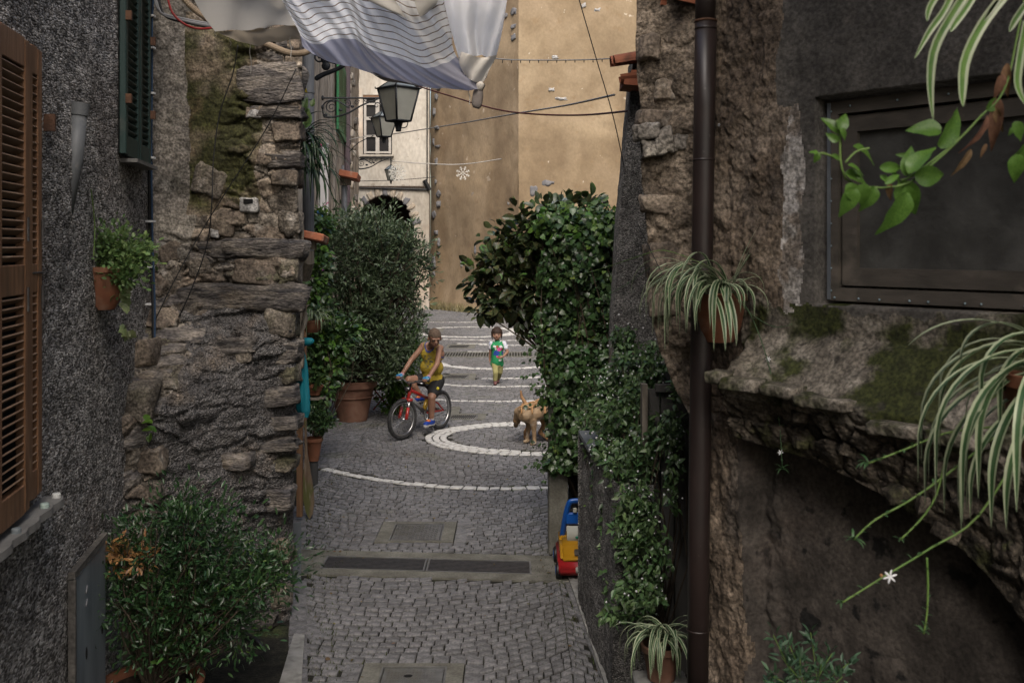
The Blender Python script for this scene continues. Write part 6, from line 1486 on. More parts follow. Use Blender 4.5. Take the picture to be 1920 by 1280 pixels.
# ---- big grey-green bush in the large pot
YP = 13.7; g = G(661, 787)
bp_ = pot('terracotta_pot', (g.x, YP, 0), .315, .20, .55, M['terracotta_old'], 'large weathered terracotta pot under the big grey-green bush', rim=.09)
MB().torus((g.x, YP, .33), .285, .008, Matrix.Identity(3), 40, 6).build('band', M['terracotta_old'], bp_)
bb = thing('laurel_bush', (g.x, YP, .5), 'large grey-green bush filling the left side of the square, growing from the big terracotta pot', 'bush')
bl_ = [pxblob(690, 470, 13.8, 90, 70, 70), pxblob(640, 500, 13.6, 62, 80, 60), pxblob(735, 520, 13.7, 60, 80, 60), pxblob(680, 580, 13.6, 88, 80, 75), pxblob(720, 640, 13.5, 56, 60), pxblob(640, 630, 13.5, 56, 70),
       pxblob(700, 420, 14.1, 48, 32), pxblob(640, 440, 14.2, 46, 30), pxblob(765, 470, 13.8, 32, 34), pxblob(790, 500, 13.6, 22, 22), pxblob(766, 560, 13.6, 30, 40), pxblob(650, 690, 13.6, 48, 26), pxblob(615, 470, 14, 26, 40), pxblob(755, 650, 13.4, 34, 40), pxblob(745, 440, 13.9, 18, 26), pxblob(725, 700, 13.3, 26, 22)]
cp, ow = blob_points(bl_, 2300, rs, (.4, 1.12), noise=.85, seed=5)
p_, a_, n_, s_ = whorls(cp, ow, 8, rs, .072, .8, .35, .05); scatter('foliage', p_, a_, n_, s_, 'lance', M['lf_big'], bb)
twigs('branches', (g.x, YP, .5), cp[::14], M['twig'], bb, .022, .003, .1)
for x, y_ in ((808, 478), (805, 455), (800, 600), (790, 618), (770, 420), (610, 400), (700, 392)): 
    tp = P(x, y_, 13.5); MB().tube(cat([P(730, 540, 13.6), P((x + 730) / 2, (y_ + 520) / 2, 13.5), tp], 8), [.012, .011, .010, .009, .007, .006, .005, .003], 5).build('twig', M['twig'], bb)
    cl = np.array([tuple(P(730, 540, 13.6).lerp(tp, f) + V(rs.normal(size=3) * .03)) for f in np.linspace(.55, 1, 7)]); p_, a_, n_, s_ = whorls(cl, unit(np.tile([[.5, -.3, .4]], (7, 1))), 8, rs, .075, .9, .1, .03); tag(scatter('sprig', p_, a_, n_, s_, 'lance', M['lf_big'], bb), kind='stuff')
# yellow-green shrub behind the cyclist
yg = thing('yellow_green_shrub', (G(745, 770).x, 14.3, 0), 'fresh yellow-green shrub right behind the cyclist\'s arm', 'bush')
cp, ow = blob_points([pxblob(745, 680, 14.2, 42, 42), pxblob(770, 640, 14.3, 20, 26), pxblob(735, 720, 14.2, 28, 34), pxblob(742, 755, 14.2, 16, 26)], 420, rs, noise=.5)
p_, a_, n_, s_ = whorls(cp, ow, 7, rs, .085, .8, .4, .04); scatter('foliage', p_, a_, n_, s_, 'lance', M['lf_fresh'], yg); twigs('branches', (G(745, 770).x, 14.3, 0), cp[::10], M['twig'], yg, .012, .003)
# red folding chair behind pot
rc = thing('red_folding_stand', G(725, 772), 'dark red folding chair frame half hidden between pot and bicycle', 'chair'); M['red_iron'] = mat('dark_red_iron', [(.16, .018, .018), (.24, .03, .028)], rough=.5, bump=.1)
mb = MB(); Yc = 14.2
for (a, b) in (((700, 728), (733, 768)), ((733, 728), (700, 768)), ((700, 700), (700, 728)), ((735, 700), (742, 770)), ((700, 745), (742, 745)), ((698, 728), (745, 728))): mb.cyl(P(*a, Yc), P(*b, Yc), .012, 6)
mb.build('frame', M['red_iron'], rc); MB().box(P(720, 727, 14.35), (.36, .34, .02)).build('seat', M['red_iron'], rc)

# ---- left pots near the paddle
g = G(588, 907); Yg = g.y
sp_ = tag(MB().lathe([(0, 0), (.044, 0), (.044, .22), (.05, .23), (0, .235)], (g.x, Yg, 0), 20).build('pipe_stand', M['iron'] if False else M['cable_grey'] if False else mat('dark_grey_stoneware', [(.05, .05, .05)], rough=.7, bump=.2), smooth=False), 'dark grey pipe stump carrying a small terracotta pot at the left wall', 'stand')
zt_ = .236
pot('terracotta_pot', (g.x, Yg, zt_), .088, .052, .23, M['terracotta'], 'small terracotta pot standing on the grey pipe stump', rim=.035)
lp = thing('leafy_pot_plant', (g.x, Yg, zt_ + .2), 'bushy green plant in the small pot on the pipe stump', 'plant')
cp, ow = blob_points([pxblob(597, 790, Yg, 26, 22), pxblob(590, 770, Yg, 16, 14)], 150, rs, noise=.5); p_, a_, n_, s_ = whorls(cp, ow, 6, rs, .035, .8, .3, .02); scatter('foliage', p_, a_, n_, s_, 'oval', M['lf_ivy'], lp)
pot('terracotta_pot', (P(590, 740, 10.4)), .085, .055, .10, M['terracotta'], 'terracotta bowl of the striped leaved plant above the small pot', rim=.02)
MB().box(P(590, 742, 10.4) + V((0, .02, -.02)), (.2, .25, .02)).build('shelf', M['old_wood'])
tag([o for o in COL.objects if o.name == 'shelf'][0], 'small grey shelf on the left wall holding the terracotta bowl', 'shelf')
# climbing broad-leaf plants on the left
cl = thing('broad_leaf_climber', P(600, 760, 10.6), 'mixed broad-leaved green climber between teal cloth and big bush', 'plant')
bl_ = [pxblob(615, 640, 10.8, 34, 30), pxblob(600, 600, 10.8, 24, 22), pxblob(610, 690, 10.7, 30, 26), pxblob(598, 560, 11, 18, 20), pxblob(640, 620, 11, 34, 18), pxblob(596, 520, 11.2, 16, 26), pxblob(600, 470, 11.4, 14, 24), pxblob(600, 735, 10.5, 22, 16), pxblob(604, 425, 11.6, 16, 18)]
cp, ow = blob_points(bl_, 330, rs, noise=.4); k = len(cp)
scatter('leaf_rest', cp, unit(ow * .6 + np.array([[.5, -.2, -.5]]) + .6 * rs.normal(size=(k, 3))), unit(np.array([[.1, -.6, 1.]]) + .4 * rs.normal(size=(k, 3))), rs.uniform(.06, .13, k), 'oval', M['lf_fresh'], cl, 120)
cp, ow = blob_points(bl_, 700, rs, noise=.4); p_, a_, n_, s_ = whorls(cp, ow, 4, rs, .07, .9, 0, .04); scatter('foliage', p_, a_, n_, s_, 'oval', M['lf_ivy'], cl)
twigs('stems', P(596, 830, 10.6), cp[::14], M['twig'], cl, .008, .003)
# small flowers near downpipe
fl_ = thing('flowering_plant', P(598, 400, 12), 'small flowering plant with pink and blue dots under the banner', 'plant')
cp, ow = blob_points([pxblob(600, 410, 12, 20, 16)], 90, rs); p_, a_, n_, s_ = whorls(cp, ow, 5, rs, .05, .9, .3, .03); scatter('foliage', p_, a_, n_, s_, 'oval', M['lf_fresh'], fl_)
for i, (x, y_, c_) in enumerate(((587, 402, (.5, .05, .1)), (597, 398, (.1, .25, .6)), (604, 404, (.1, .3, .7)), (606, 508, (.5, .1, .4)), (612, 414, (.1, .3, .6)))): MB().ell(P(x, y_, 11.9), .022, n=8).build('flower', mat('petal_%d' % i, [c_], rough=.6, bump=0), fl_)

# ---- blade leaves (spider plants, straps)
def blade(parent, p0, azim, elev, L_, w_, droop, mats_, n=11, name='leaf', twist=0., curl=0.):
    """arching ribbon with cream margins"""
    p = V(p0); az, el = azim, elev; st = L_ / n; pts_ = [p.copy()]; dirs = []
    for i in range(n):
        d_ = V((math.cos(az) * math.cos(el), math.sin(az) * math.cos(el), math.sin(el))); dirs.append(d_); p = p + d_ * st; pts_.append(p.copy()); el -= droop / n * (1 + .8 * i / n); el = max(el, -1.55); az += curl / n
    dirs.append(dirs[-1]); vs = []; side0 = V((-math.sin(azim), math.cos(azim), 0))
    for i, q in enumerate(pts_):
        t = i / n; wv = w_ * (min(1, .55 + t * 2.2)) * (1 - max(0, (t - .55) / .45) ** 1.7) * .5 + w_ * .02
        s_ = Quaternion(dirs[i], twist * t) @ side0; up = dirs[i].cross(s_); 
        for f, dz in ((-1, .30), (-.5, .06), (.5, .06), (1, .30)): vs.append(q + s_ * wv * f + up * wv * dz * (-1 if up.z < 0 else 1))
    fs = [(4 * i + k, 4 * i + k + 1, 4 * i + k + 5, 4 * i + k + 4) for i in range(n) for k in range(3)]; mi_ = [0, 1, 0] * n if isinstance(mats_, list) and len(mats_) == 2 else None
    return np_mesh(name, np.array([tuple(v) for v in vs]), np.array(fs), mats_, parent, True, mi=mi_)
SP = [M['spider_w'], M['spider_g']]; SG = [M['spider_g'], M['spider_g']]
def runner(parent, pts_, r=.003, tuft=.04, nt=7, flowers=0, seed=0, m_='stem'):
    rr = random.Random(seed); c_ = cat(pts_, 20); MB().tube(c_, [r * (1 - .3 * i / 19) for i in range(20)], 6).build('runner', M[m_], parent, True)
    for f in (3, 5, 7, 9, 10, 11, 12, 13, 14, 15, 16, 17, 18): 
        q = c_[f]; blade(parent, q, rr.uniform(0, 6.28), rr.uniform(0, 1), tuft * .45, tuft * .16, .6, SG, 4, 'bract')
    for i in range(nt): blade(parent, c_[-1], rr.uniform(0, 6.28), rr.uniform(.1, 1.2), tuft * rr.uniform(.5, 1), tuft * .14, 1.2, SG, 5, 'tuft_leaf')
    for k in range(flowers):
        q = c_[17 - k * 4] + V((rr.uniform(-.01, .01), 0, -.012)); mb = MB()
        for j in range(6):
            a = j * math.pi / 3; d_ = V((math.cos(a), -.3, math.sin(a))); mb.ell(q + d_ * tuft * .12, (tuft * .13, tuft * .03, tuft * .05), Matrix.Rotation(-a, 3, 'Y'), 6)
        mb.build('flower', M['white_flower'], parent)
# hanging pot right of centre
qp = P(1356, 552, 4.26); n_r = V((-.55, -.83, 0)).normalized()
hp = half_pot(qp + V((0, .08, 0)), .235, .215, (-.25, -1, 0), 'terracotta wall pot hung on the corner beside the brown downpipe')
s1 = thing('spider_plant', qp, 'striped spider plant cascading left from the wall pot beside the brown downpipe', 'plant')
rr = random.Random(3); cc = P(1350, 548, 4.23)
for i in range(74):
    left_ = rr.random() < .72; az = rr.uniform(math.pi * .78, math.pi * 1.42) if left_ else rr.uniform(-2.2, .4)
    b = cc + V((rr.uniform(-.07, .05), rr.uniform(-.05, .04), rr.uniform(-.01, .02)))
    blade(s1, b, az, rr.uniform(.55, 1.25), rr.uniform(.26, .52) if left_ else rr.uniform(.16, .30), rr.uniform(.013, .019), rr.uniform(1.7, 3.1), SP, 12, curl=rr.uniform(-.5, .3))
for (az, el, L_) in ((-.1, 1.25, .30), (.15, 1.1, .27), (-.3, 1.2, .24)): blade(s1, cc + V((.04, 0, 0)), az, el, L_, .018, .15, SP)
for (x, y_) in ((1352, 560), (1362, 566), (1342, 575)): blade(s1, P(x, y_ - 20, 4.13), -1.5, -.5, .27, .019, .9, SP)
runner(s1, [P(1372, 545, 4.2), P(1402, 580, 4.15), P(1428, 640, 4.1), P(1450, 720, 4.0), P(1462, 800, 4.0), P(1467, 880, 3.95)], .0022, .05, 8, 3, 1, 'spider_g')
runner(s1, [P(1372, 545, 4.2), P(1405, 585, 4.15), P(1450, 612, 4.1), P(1485, 608, 4.05)], .0018, .02, 3, 0, 2, 'spider_g')
runner(s1, [P(1330, 500, 4.2), P(1250, 470, 4.2), P(1200, 480, 4.3), P(1140, 500, 4.6), P(1072, 520, 4.9)], .0018, .04, 6, 0, 3)
runner(s1, [P(1300, 520, 4.2), P(1230, 500, 4.2), P(1180, 530, 4.4), P(1120, 565, 4.6)], .0016, .03, 5, 0, 4, 'spider_g')
# foreground spider plant lower right
YF = 2.15; cc = P(1960, 660, YF)
fpot = half_pot(P(1990, 700, YF), .24, .22, (-.6, -1, 0), 'terracotta pot just outside the right edge holding the foreground spider plant')
s2 = thing('spider_plant', cc, 'large out-of-focus spider plant with striped arching leaves at the right edge', 'plant')
for (az_, el, L_, dr, dz) in [(3.15, .55, .30, 1.0, .02), (3.2, .4, .42, 2.0, 0), (3.1, .30, .45, 1.9, 0), (3.25, .25, .46, 1.7, -.02), (3.0, .1, .42, 1.5, -.03), (3.2, .0, .44, 1.5, -.04), (3.4, .2, .5, 1.9, 0), (3.5, .1, .50, 1.7, -.02), (3.3, -.1, .42, 1.4, -.05), (3.6, .2, .44, 2.0, -.02), (3.0, -.2, .38, 1.3, -.06), (3.7, .0, .46, 1.7, -.04), (3.35, .45, .35, 2.4, .02), (2.9, .35, .34, 2.2, .01), (3.8, -.2, .38, 1.4, -.06), (3.45, -.3, .33, 1.2, -.08), (3.1, .6, .24, 1.9, .03), (2.8, .1, .34, 1.9, -.02), (4.0, .1, .4, 2.0, -.03), (3.2, -.4, .30, 1.0, -.1), (3.55, .35, .30, 2.4, 0), (3.3, .15, .36, 1.9, -.01), (3.15, -.05, .36, 1.7, -.03), (3.65, -.35, .34, 1.1, -.08)]:
    blade(s2, cc + V((rr.uniform(-.03, .03), rr.uniform(-.03, .03), dz * 1.2)), az_, el, L_ * 1.0, rr.uniform(.015, .021), dr * 1.05, SP, 14, curl=rr.uniform(-.3, .3))
for i, (pl__, fl, tf) in enumerate(([[(1960, 760), (1840, 960), (1740, 1030), (1650, 1085), (1578, 1130)], 0, .03], [[(1960, 740), (1800, 870), (1710, 935), (1640, 975), (1600, 1012)], 0, .03], [[(1960, 720), (1900, 790), (1780, 810), (1690, 845), (1628, 868)], 0, .03], [[(1940, 690), (1800, 800), (1750, 940), (1688, 1012)], 0, .02], [[(1738, 1045), (1740, 1100), (1738, 1150), (1732, 1188)], 0, .025])):
    runner(s2, [P(x, y_, YF + .02) for x, y_ in pl__], .0028, tf * 1.25, 7, fl, 20 + i)
q = P(1668, 1080, YF); mb = MB()
for j in range(6): a = j * math.pi / 3 + .3; mb.ell(q + V((math.cos(a), -.3, math.sin(a))) * .008, (.008, .002, .0024), Matrix.Rotation(-a, 3, 'Y'), 8)
mb.build('flower', M['white_flower'], s2); MB().ell(q + V((-.018, 0, .002)), .004, n=8).build('bud', M['lf_dry'], s2)
# foreground top right spider leaves and branch
YT = 1.75; s3 = thing('hanging_spider_plant', P(1880, -60, YT), 'pale green spider plant leaves hanging from above at the top right corner', 'plant')
SL = [M['spider_w'], M['spider_fg']]
def ribbon(parent, pts_, w_, mats_, name='leaf'):
    c_ = cat(pts_, 14); vs = []
    for i, q in enumerate(c_):
        t = (c_[min(i + 1, 13)] - c_[max(i - 1, 0)]).normalized(); s_ = t.cross(V((0, 1, 0))).normalized(); wv = w_ * .5 * (1 - max(0, (i / 13 - .5) / .5) ** 2) + .0004
        for f, dz in ((-1, -.3), (-.5, 0), (.5, 0), (1, -.3)): vs.append(q + s_ * wv * f + V((0, wv * dz, 0)))
    np_mesh(name, np.array([tuple(v) for v in vs]), np.array([(4 * i + k, 4 * i + k + 1, 4 * i + k + 5, 4 * i + k + 4) for i in range(13) for k in range(3)]), mats_, parent, True, mi=[0, 1, 0] * 13)
for pl__, w_ in (([(1800, -40), (1770, 20), (1742, 60), (1715, 110)], .012), ([(1830, -40), (1790, 20), (1752, 90), (1744, 160), (1750, 225)], .016), ([(1900, -30), (1845, 40), (1810, 110), (1804, 170), (1806, 200)], .018), ([(1850, -50), (1815, 10), (1790, 45), (1782, 60)], .012), ([(1925, 40), (1912, 110), (1908, 160), (1925, 200)], .014), ([(1900, -50), (1870, 0), (1845, 40)], .012), ([(1780, -40), (1745, 10), (1738, 40)], .011), ([(1930, 0), (1905, 35), (1892, 60)], .012)):
    ribbon(s3, [P(x, y_, YT) for x, y_ in pl__], w_, SL)
br = thing('leafy_branch', P(1880, 200, YT + .1), 'bright green leafy branch with a few dead brown leaves reaching in from the top right', 'branch')
YL = YT + .12; mb = MB()
for pl__ in ([(1925, -20), (1905, 80), (1890, 150), (1870, 190), (1842, 215), (1800, 260), (1750, 300), (1710, 330), (1690, 338)], [(1842, 215), (1790, 270), (1740, 315), (1700, 345), (1640, 352), (1590, 340), (1576, 300), (1575, 250), (1568, 225)], [(1576, 300), (1545, 288), (1530, 290)], [(1585, 305), (1605, 285), (1630, 278)]):
    mb.tube(cat([P(x, y_, YL) for x, y_ in pl__], 18), .0022, 6)
mb.build('stem', M['stem'], br, True)
def big_leaf():
    v = []; ny = 10
    for i in range(ny + 1):
        y = i / ny; w_ = .30 * math.sin(math.pi * min(1, y * .98 + .02) ** .75) ** .8 * (1 - y ** 3 * .4) + .006
        for f in (-1, -.55, 0, .55, 1): v.append((w_ * f, y, -.42 * y * y + .30 * abs(f) * w_ + .018 * math.sin(y * 16 + f * 2) * abs(f) - (.012 if f == 0 else 0)))
    return np.array(v), np.array([(5 * i + k, 5 * i + k + 1, 5 * i + k + 6, 5 * i + k + 5) for i in range(ny) for k in range(4)])
tv, tf = big_leaf(); lme = bpy.data.meshes.new('leaf'); lme.from_pydata(tv.tolist(), [], tf.tolist()); lme.materials.append(M['spider_fg'])
dme = bpy.data.meshes.new('dead_leaf'); dme.from_pydata(tv.tolist(), [], tf.tolist()); dme.materials.append(M['dead_leaf'])
sm_ = lambda me: me.polygons.foreach_set('use_smooth', [True] * len(me.polygons))
sm_(lme); sm_(dme)
def px_leaf(parent, a, b, Y, me, name='leaf', roll=0., wide=1.):
    A, B = P(*a, Y), P(*b, Y); ax = (B - A); L_ = ax.length; ax.normalize(); nh = V((0, -1, .3)); x_ = ax.cross(nh).normalized(); z_ = x_.cross(ax)
    if roll: x_ = Quaternion(ax, roll) @ x_; z_ = x_.cross(ax)
    o = bpy.data.objects.new(name, me); COL.objects.link(o); o.parent = parent
    m_ = Matrix(((x_.x * L_ * wide, ax.x * L_, z_.x * L_, 0), (x_.y * L_ * wide, ax.y * L_, z_.y * L_, 0), (x_.z * L_ * wide, ax.z * L_, z_.z * L_, 0), (0, 0, 0, 1)))
    o.matrix_local = Matrix.Translation(A - org(parent)) @ m_
for a, b, wd in (((1600, 275), (1650, 293), .9), ((1590, 310), (1625, 318), .8), ((1585, 325), (1632, 335), .9), ((1588, 345), (1612, 380), 1.1), ((1600, 350), (1585, 408), 1.0), ((1622, 345), (1612, 385), 1.2), ((1640, 350), (1622, 398), 1.0), ((1660, 345), (1690, 322), .6), ((1650, 315), (1700, 312), .7), ((1690, 340), (1720, 405), 1.1),
                 ((1700, 360), (1668, 445), .9), ((1700, 350), (1712, 400), .9), ((1715, 330), (1782, 330), 1.0), ((1700, 330), (1710, 270), .8), ((1705, 325), (1745, 262), .8), ((1760, 275), (1822, 205), .75), ((1720, 300), (1685, 285), .7), ((1850, 205), (1878, 185), 1.1), ((1575, 250), (1548, 215), .9), ((1575, 245), (1590, 210), 1.0), ((1572, 265), (1550, 250), 1.0), ((1535, 290), (1520, 280), 1.6), ((1535, 288), (1528, 305), 1.2), ((1576, 240), (1590, 262), .8), ((1650, 330), (1678, 345), .7), ((1668, 320), (1700, 345), .6), ((1900, 230), (1925, 262), 1.1), ((1910, 290), (1900, 340), 1.0), ((1905, 240), (1890, 250), 1.2), ((1925, 270), (1905, 310), 1.0), ((1560, 290), (1580, 300), .7), ((1615, 335), (1590, 325), .6)):
    px_leaf(br, a, b, YL - .01 + rr.uniform(-.02, .02), lme, 'leaf', rr.uniform(-.7, .7), wd)
px_leaf(br, (1765, 245), (1708, 232), YL, lme, 'leaf', .2, 1.1)
for a, b, wd in (((1872, 185), (1860, 280), .45), ((1868, 200), (1876, 250), .5), ((1850, 215), (1828, 290), .4), ((1850, 270), (1838, 295), .5), ((1820, 280), (1795, 330), .4), ((1880, 140), (1870, 185), .7), ((1890, 120), (1882, 180), .5), ((1670, 345), (1664, 375), .8)): px_leaf(br, a, b, YL, dme, 'dead_leaf', rr.uniform(-.9, .9), wd)
# orange shutter peeking leaf at the left edge is too small to matter

# ---- strappy plant behind pier (left centre)
st_ = thing('strappy_plant', P(560, 290, 7.1), 'dark strappy leaves arching out beside the grey downpipe', 'plant')
for i in range(78):
    blade(st_, P(562 + rr.uniform(-8, 10), 285 + rr.uniform(-30, 45), 7.15 + rr.uniform(-.1, .15)), rr.uniform(-1.3, .45), rr.uniform(.0, 1.25), rr.uniform(.22, .56), rr.uniform(.013, .021), rr.uniform(1.2, 2.8), [M['strap'], M['strap']], 9)
for (x0_, x1_, y1_) in ((590, 640, 405), (570, 582, 380), (585, 590, 395), (600, 622, 375)): ribbon(st_, [P(575, 270, 7.2), P((x0_ + 575) / 2 + 12, 285, 7.2), P(x0_ + 14, 320, 7.2), P(x1_, y1_, 7.2)], .012, [M['strap'], M['strap']])
ol = thing('orchid_plant', P(566, 200, 6.9), 'thick pale green leaves with one yellow leaf beside the downpipe', 'plant')
M['lf_y'] = leafmat('yellow_leaf', [(.5, .36, .02)], transl=.3); yme = bpy.data.meshes.new('yellow_leaf'); yme.from_pydata(tv.tolist(), [], tf.tolist()); yme.materials.append(M['lf_y'])
lme2 = bpy.data.meshes.new('leaf'); lme2.from_pydata(tv.tolist(), [], tf.tolist()); lme2.materials.append(M['lf_light'])
px_leaf(ol, (563, 160), (576, 172), 6.9, yme, 'yellow_leaf')
for a, b in (((566, 210), (573, 180)), ((566, 212), (574, 195)), ((570, 235), (566, 190)), ((572, 240), (575, 200)), ((585, 200), (587, 183)), ((566, 180), (574, 178))): px_leaf(ol, a, b, 6.95, lme2, 'leaf')
# spider plant in bracket pot (left, px 580,590)
Yq = 7.9
qq = P(588, 600, Yq); half_pot(qq + V((-.02, 0, .0)), .19, .10, (.8, -.5, 0), 'terracotta bracket pot on the left post above the teal cloth')
s4 = thing('spider_plant', qq, 'small striped spider plant on the left post above the teal cloth', 'plant')
for i in range(44): blade(s4, qq + V((rr.uniform(-.03, .03), rr.uniform(-.03, .03), .01)), rr.uniform(-1.9, .9), rr.uniform(.4, 1.35), rr.uniform(.12, .27), rr.uniform(.007, .011), rr.uniform(1.8, 3.0), SP, 9)
s5 = thing('striped_leaf_plant', P(590, 738, 10.3), 'yellow-striped upright leaves in the terracotta bowl on the left', 'plant')
for i in range(16): blade(s5, P(590 + rr.uniform(-4, 4), 732, 10.3), rr.uniform(-1.2, .6), rr.uniform(.9, 1.4), rr.uniform(.16, .30), rr.uniform(.012, .018), rr.uniform(.3, 1.2), [M['lf_ivy_l'], M['spider_g']], 7)

# ---- ivy column and dark shrub on the right
iv = thing('ivy_mass', (.75, 8.0, 0), 'dense ivy smothering the gate post and wall on the right of the alley', 'ivy')
YI = 7.9
bl_ = [pxblob(1100, 450, YI, 72, 62, 70), pxblob(1060, 420, YI, 50, 36, 50), pxblob(1130, 420, YI, 42, 34, 50), pxblob(1070, 520, YI, 58, 70, 60), pxblob(1120, 540, YI, 52, 80, 50), pxblob(1080, 620, YI, 62, 60, 50), pxblob(1110, 700, YI - .1, 62, 70, 45),
       pxblob(1070, 720, YI - .1, 50, 66, 45), pxblob(1075, 800, YI - .15, 50, 50, 40), pxblob(1100, 840, YI - .2, 58, 36, 35), pxblob(1040, 660, YI, 34, 40), pxblob(1035, 590, YI, 30, 26), pxblob(1150, 620, YI - .1, 26, 90), pxblob(1060, 865, YI - .2, 40, 20, 25)]
k = 12500; cp, ow = blob_points(bl_, k, rs, (.62, 1.08), noise=.5, seed=8)
ax = unit(np.array([[0, -.35, -.9]]) + .75 * rs.normal(size=(k, 3))); nh = unit(ow * .8 + np.array([[0, -.7, .7]]) + .45 * rs.normal(size=(k, 3))); sz = rs.uniform(.5, 1, k) ** 1.5 * .068
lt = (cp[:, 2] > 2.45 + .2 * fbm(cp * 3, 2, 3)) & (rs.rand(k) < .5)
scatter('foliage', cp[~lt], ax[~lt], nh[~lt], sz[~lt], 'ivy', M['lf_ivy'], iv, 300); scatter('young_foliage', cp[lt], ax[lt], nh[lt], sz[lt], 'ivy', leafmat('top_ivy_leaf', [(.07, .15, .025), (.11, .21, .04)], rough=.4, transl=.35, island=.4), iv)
sel = rs.rand(k) < .03; scatter('pale_foliage', cp[sel], ax[sel], nh[sel], sz[sel] * 1.05, 'ivy', M['lf_ivy_l'], iv)
twigs('stems', (.62, 8.0, .2), cp[::70], M['twig'], iv, .014, .003, .1)
# trailing shoots to the left
tr_ = []
for (x0_, y0_, x1_, y1_) in ((1040, 640, 985, 655), (1040, 690, 972, 700), (1040, 600, 990, 622), (1045, 840, 1000, 825), (1040, 850, 990, 868), (1050, 870, 1012, 905), (1045, 640, 1000, 610), (1042, 660, 988, 672), (1050, 700, 1000, 712), (1060, 870, 1020, 840), (1035, 760, 985, 752), (1035, 735, 1000, 722), (1035, 745, 1005, 728)):
    for f in np.linspace(0, 1, 16): q = P(lerp(x0_, x1_, f) + rr.uniform(-4, 4), lerp(y0_, y1_, f) + rr.uniform(-4, 4) + 8 * f * f, 7.6); tr_.append(tuple(q))
tr_ = np.array(tr_); k = len(tr_); scatter('trailing_leaf_rest', tr_, unit(np.array([[-.5, -.2, -.7]]) + .6 * rs.normal(size=(k, 3))), unit(np.array([[0, -.8, .6]]) + .5 * rs.normal(size=(k, 3))), rs.uniform(.018, .040, k), 'ivy', M['lf_ivy'], iv)
ds = thing('dark_leaf_shrub', (.2, 8.3, 1.2), 'shrub with large dark purplish-green leaves hanging over the square beside the ivy', 'bush')
YD = 8.2
bl_ = [pxblob(985, 460, YD, 62, 48, 55), pxblob(945, 500, YD, 48, 46, 50), pxblob(1000, 540, YD, 56, 44, 50), pxblob(930, 550, YD, 36, 34), pxblob(965, 570, YD, 40, 26), pxblob(1020, 420, YD, 50, 30), pxblob(1010, 590, YD, 40, 16), pxblob(900, 520, YD, 18, 22), pxblob(1050, 400, YD, 36, 16), pxblob(905, 580, YD, 20, 16), pxblob(1105, 385, YD + .2, 20, 10)]
k = 1900; cp, ow = blob_points(bl_, k // 5, rs, (.5, 1.05), noise=.45, seed=12)
p_, a_, n_, s_ = whorls(cp, ow, 5, rs, .088, .8, .0, .04); k = len(p_)
scatter('foliage', p_, a_, n_, s_, 'oval', M['lf_dark'], ds, 300)
sel = (p_[:, 2] > 2.1) & (rs.rand(k) < .28); scatter('lit_foliage', p_[sel] + .01, a_[sel], n_[sel], s_[sel], 'oval', M['lf_bush_b'], ds)  # upper leaves repeated in brighter green, light on them put into the colour
for a, b in (((905, 592), (895, 615)), ((920, 585), (922, 608)), ((928, 590), (945, 607)), ((955, 580), (962, 612)), ((985, 590), (1002, 600)), ((1003, 588), (1000, 612)), ((935, 585), (932, 600))):
    dm = bpy.data.meshes.new('leaf'); dm.from_pydata(tv.tolist(), [], tf.tolist()); dm.materials.append(M['lf_dark']); px_leaf(ds, a, b, YD - .1, dm, 'leaf', rr.uniform(-.5, .5), 1.3)
twigs('branches', (.42, 8.25, 1.35), cp[::6], M['twig'], ds, .012, .003, .12)
# ---- flowering vine lower right
vn = thing('flowering_vine', (.75, 5.8, 0), 'dark green vine starred with tiny white flowers over the low wall and grey gate', 'vine')
bl_ = [pxblob(1190, 700, 6.4, 46, 50, 40), pxblob(1215, 760, 6.0, 52, 54, 40), pxblob(1170, 790, 6.0, 50, 46, 40), pxblob(1240, 810, 5.6, 44, 34), pxblob(1150, 760, 6.4, 40, 60), pxblob(1185, 880, 5.5, 48, 56, 40), pxblob(1195, 960, 5.25, 38, 60, 30), pxblob(1215, 1040, 5.2, 44, 60, 26), pxblob(1155, 850, 5.9, 46, 30), pxblob(1200, 1110, 5.15, 46, 40), pxblob(1160, 1150, 5.15, 36, 18, 20), pxblob(1255, 760, 5.8, 24, 40), pxblob(1230, 660, 6.5, 14, 24), pxblob(1130, 905, 6.2, 26, 20, 18), pxblob(1170, 640, 6.7, 24, 30), pxblob(1168, 1000, 5.25, 18, 50, 12), pxblob(1262, 800, 5.3, 26, 40, 20), pxblob(1225, 690, 5.7, 26, 36, 20), pxblob(1270, 730, 5.4, 14, 30, 14), pxblob(1125, 800, 6.9, 36, 50, 16), pxblob(1120, 740, 7.1, 30, 50, 16), pxblob(1100, 860, 6.8, 20, 16, 12), pxblob(1150, 930, 5.9, 16, 50, 12), pxblob(1262, 900, 5.25, 16, 60, 10), pxblob(1128, 900, 6.1, 16, 60, 6), pxblob(1140, 1000, 5.8, 14, 70, 6), pxblob(1150, 1090, 5.6, 18, 40, 6), pxblob(1118, 840, 6.5, 22, 24, 10)]
k = 8400; cp, ow = blob_points(bl_, k, rs, (.5, 1.08), noise=.6, seed=15)
ax = unit(np.array([[-.3, -.3, -.4]]) + .8 * rs.normal(size=(k, 3))); nh = unit(np.array([[0, -.5, 1.0]]) + .5 * rs.normal(size=(k, 3)))
scatter('foliage', cp, ax, nh, rs.uniform(.022, .056, k), 'vine', M['lf_vine'], vn, 300)
k = 620; cp2, _ = blob_points(bl_ + [pxblob(1180, 720, 6.1, 60, 120, 20)], k, rs, (.95, 1.18), noise=.6, seed=15); mb = MB()
for q in cp2: e_ = rs.uniform(.0030, .0068); mb.ell(q, (e_, e_ * .6, e_), n=6)
tag(mb.build('tiny_flowers', M['white_flower'], vn), kind='stuff')
twigs('stems', (.80, 5.6, .1), cp[::60], M['twig'], vn, .006, .002, .12); 
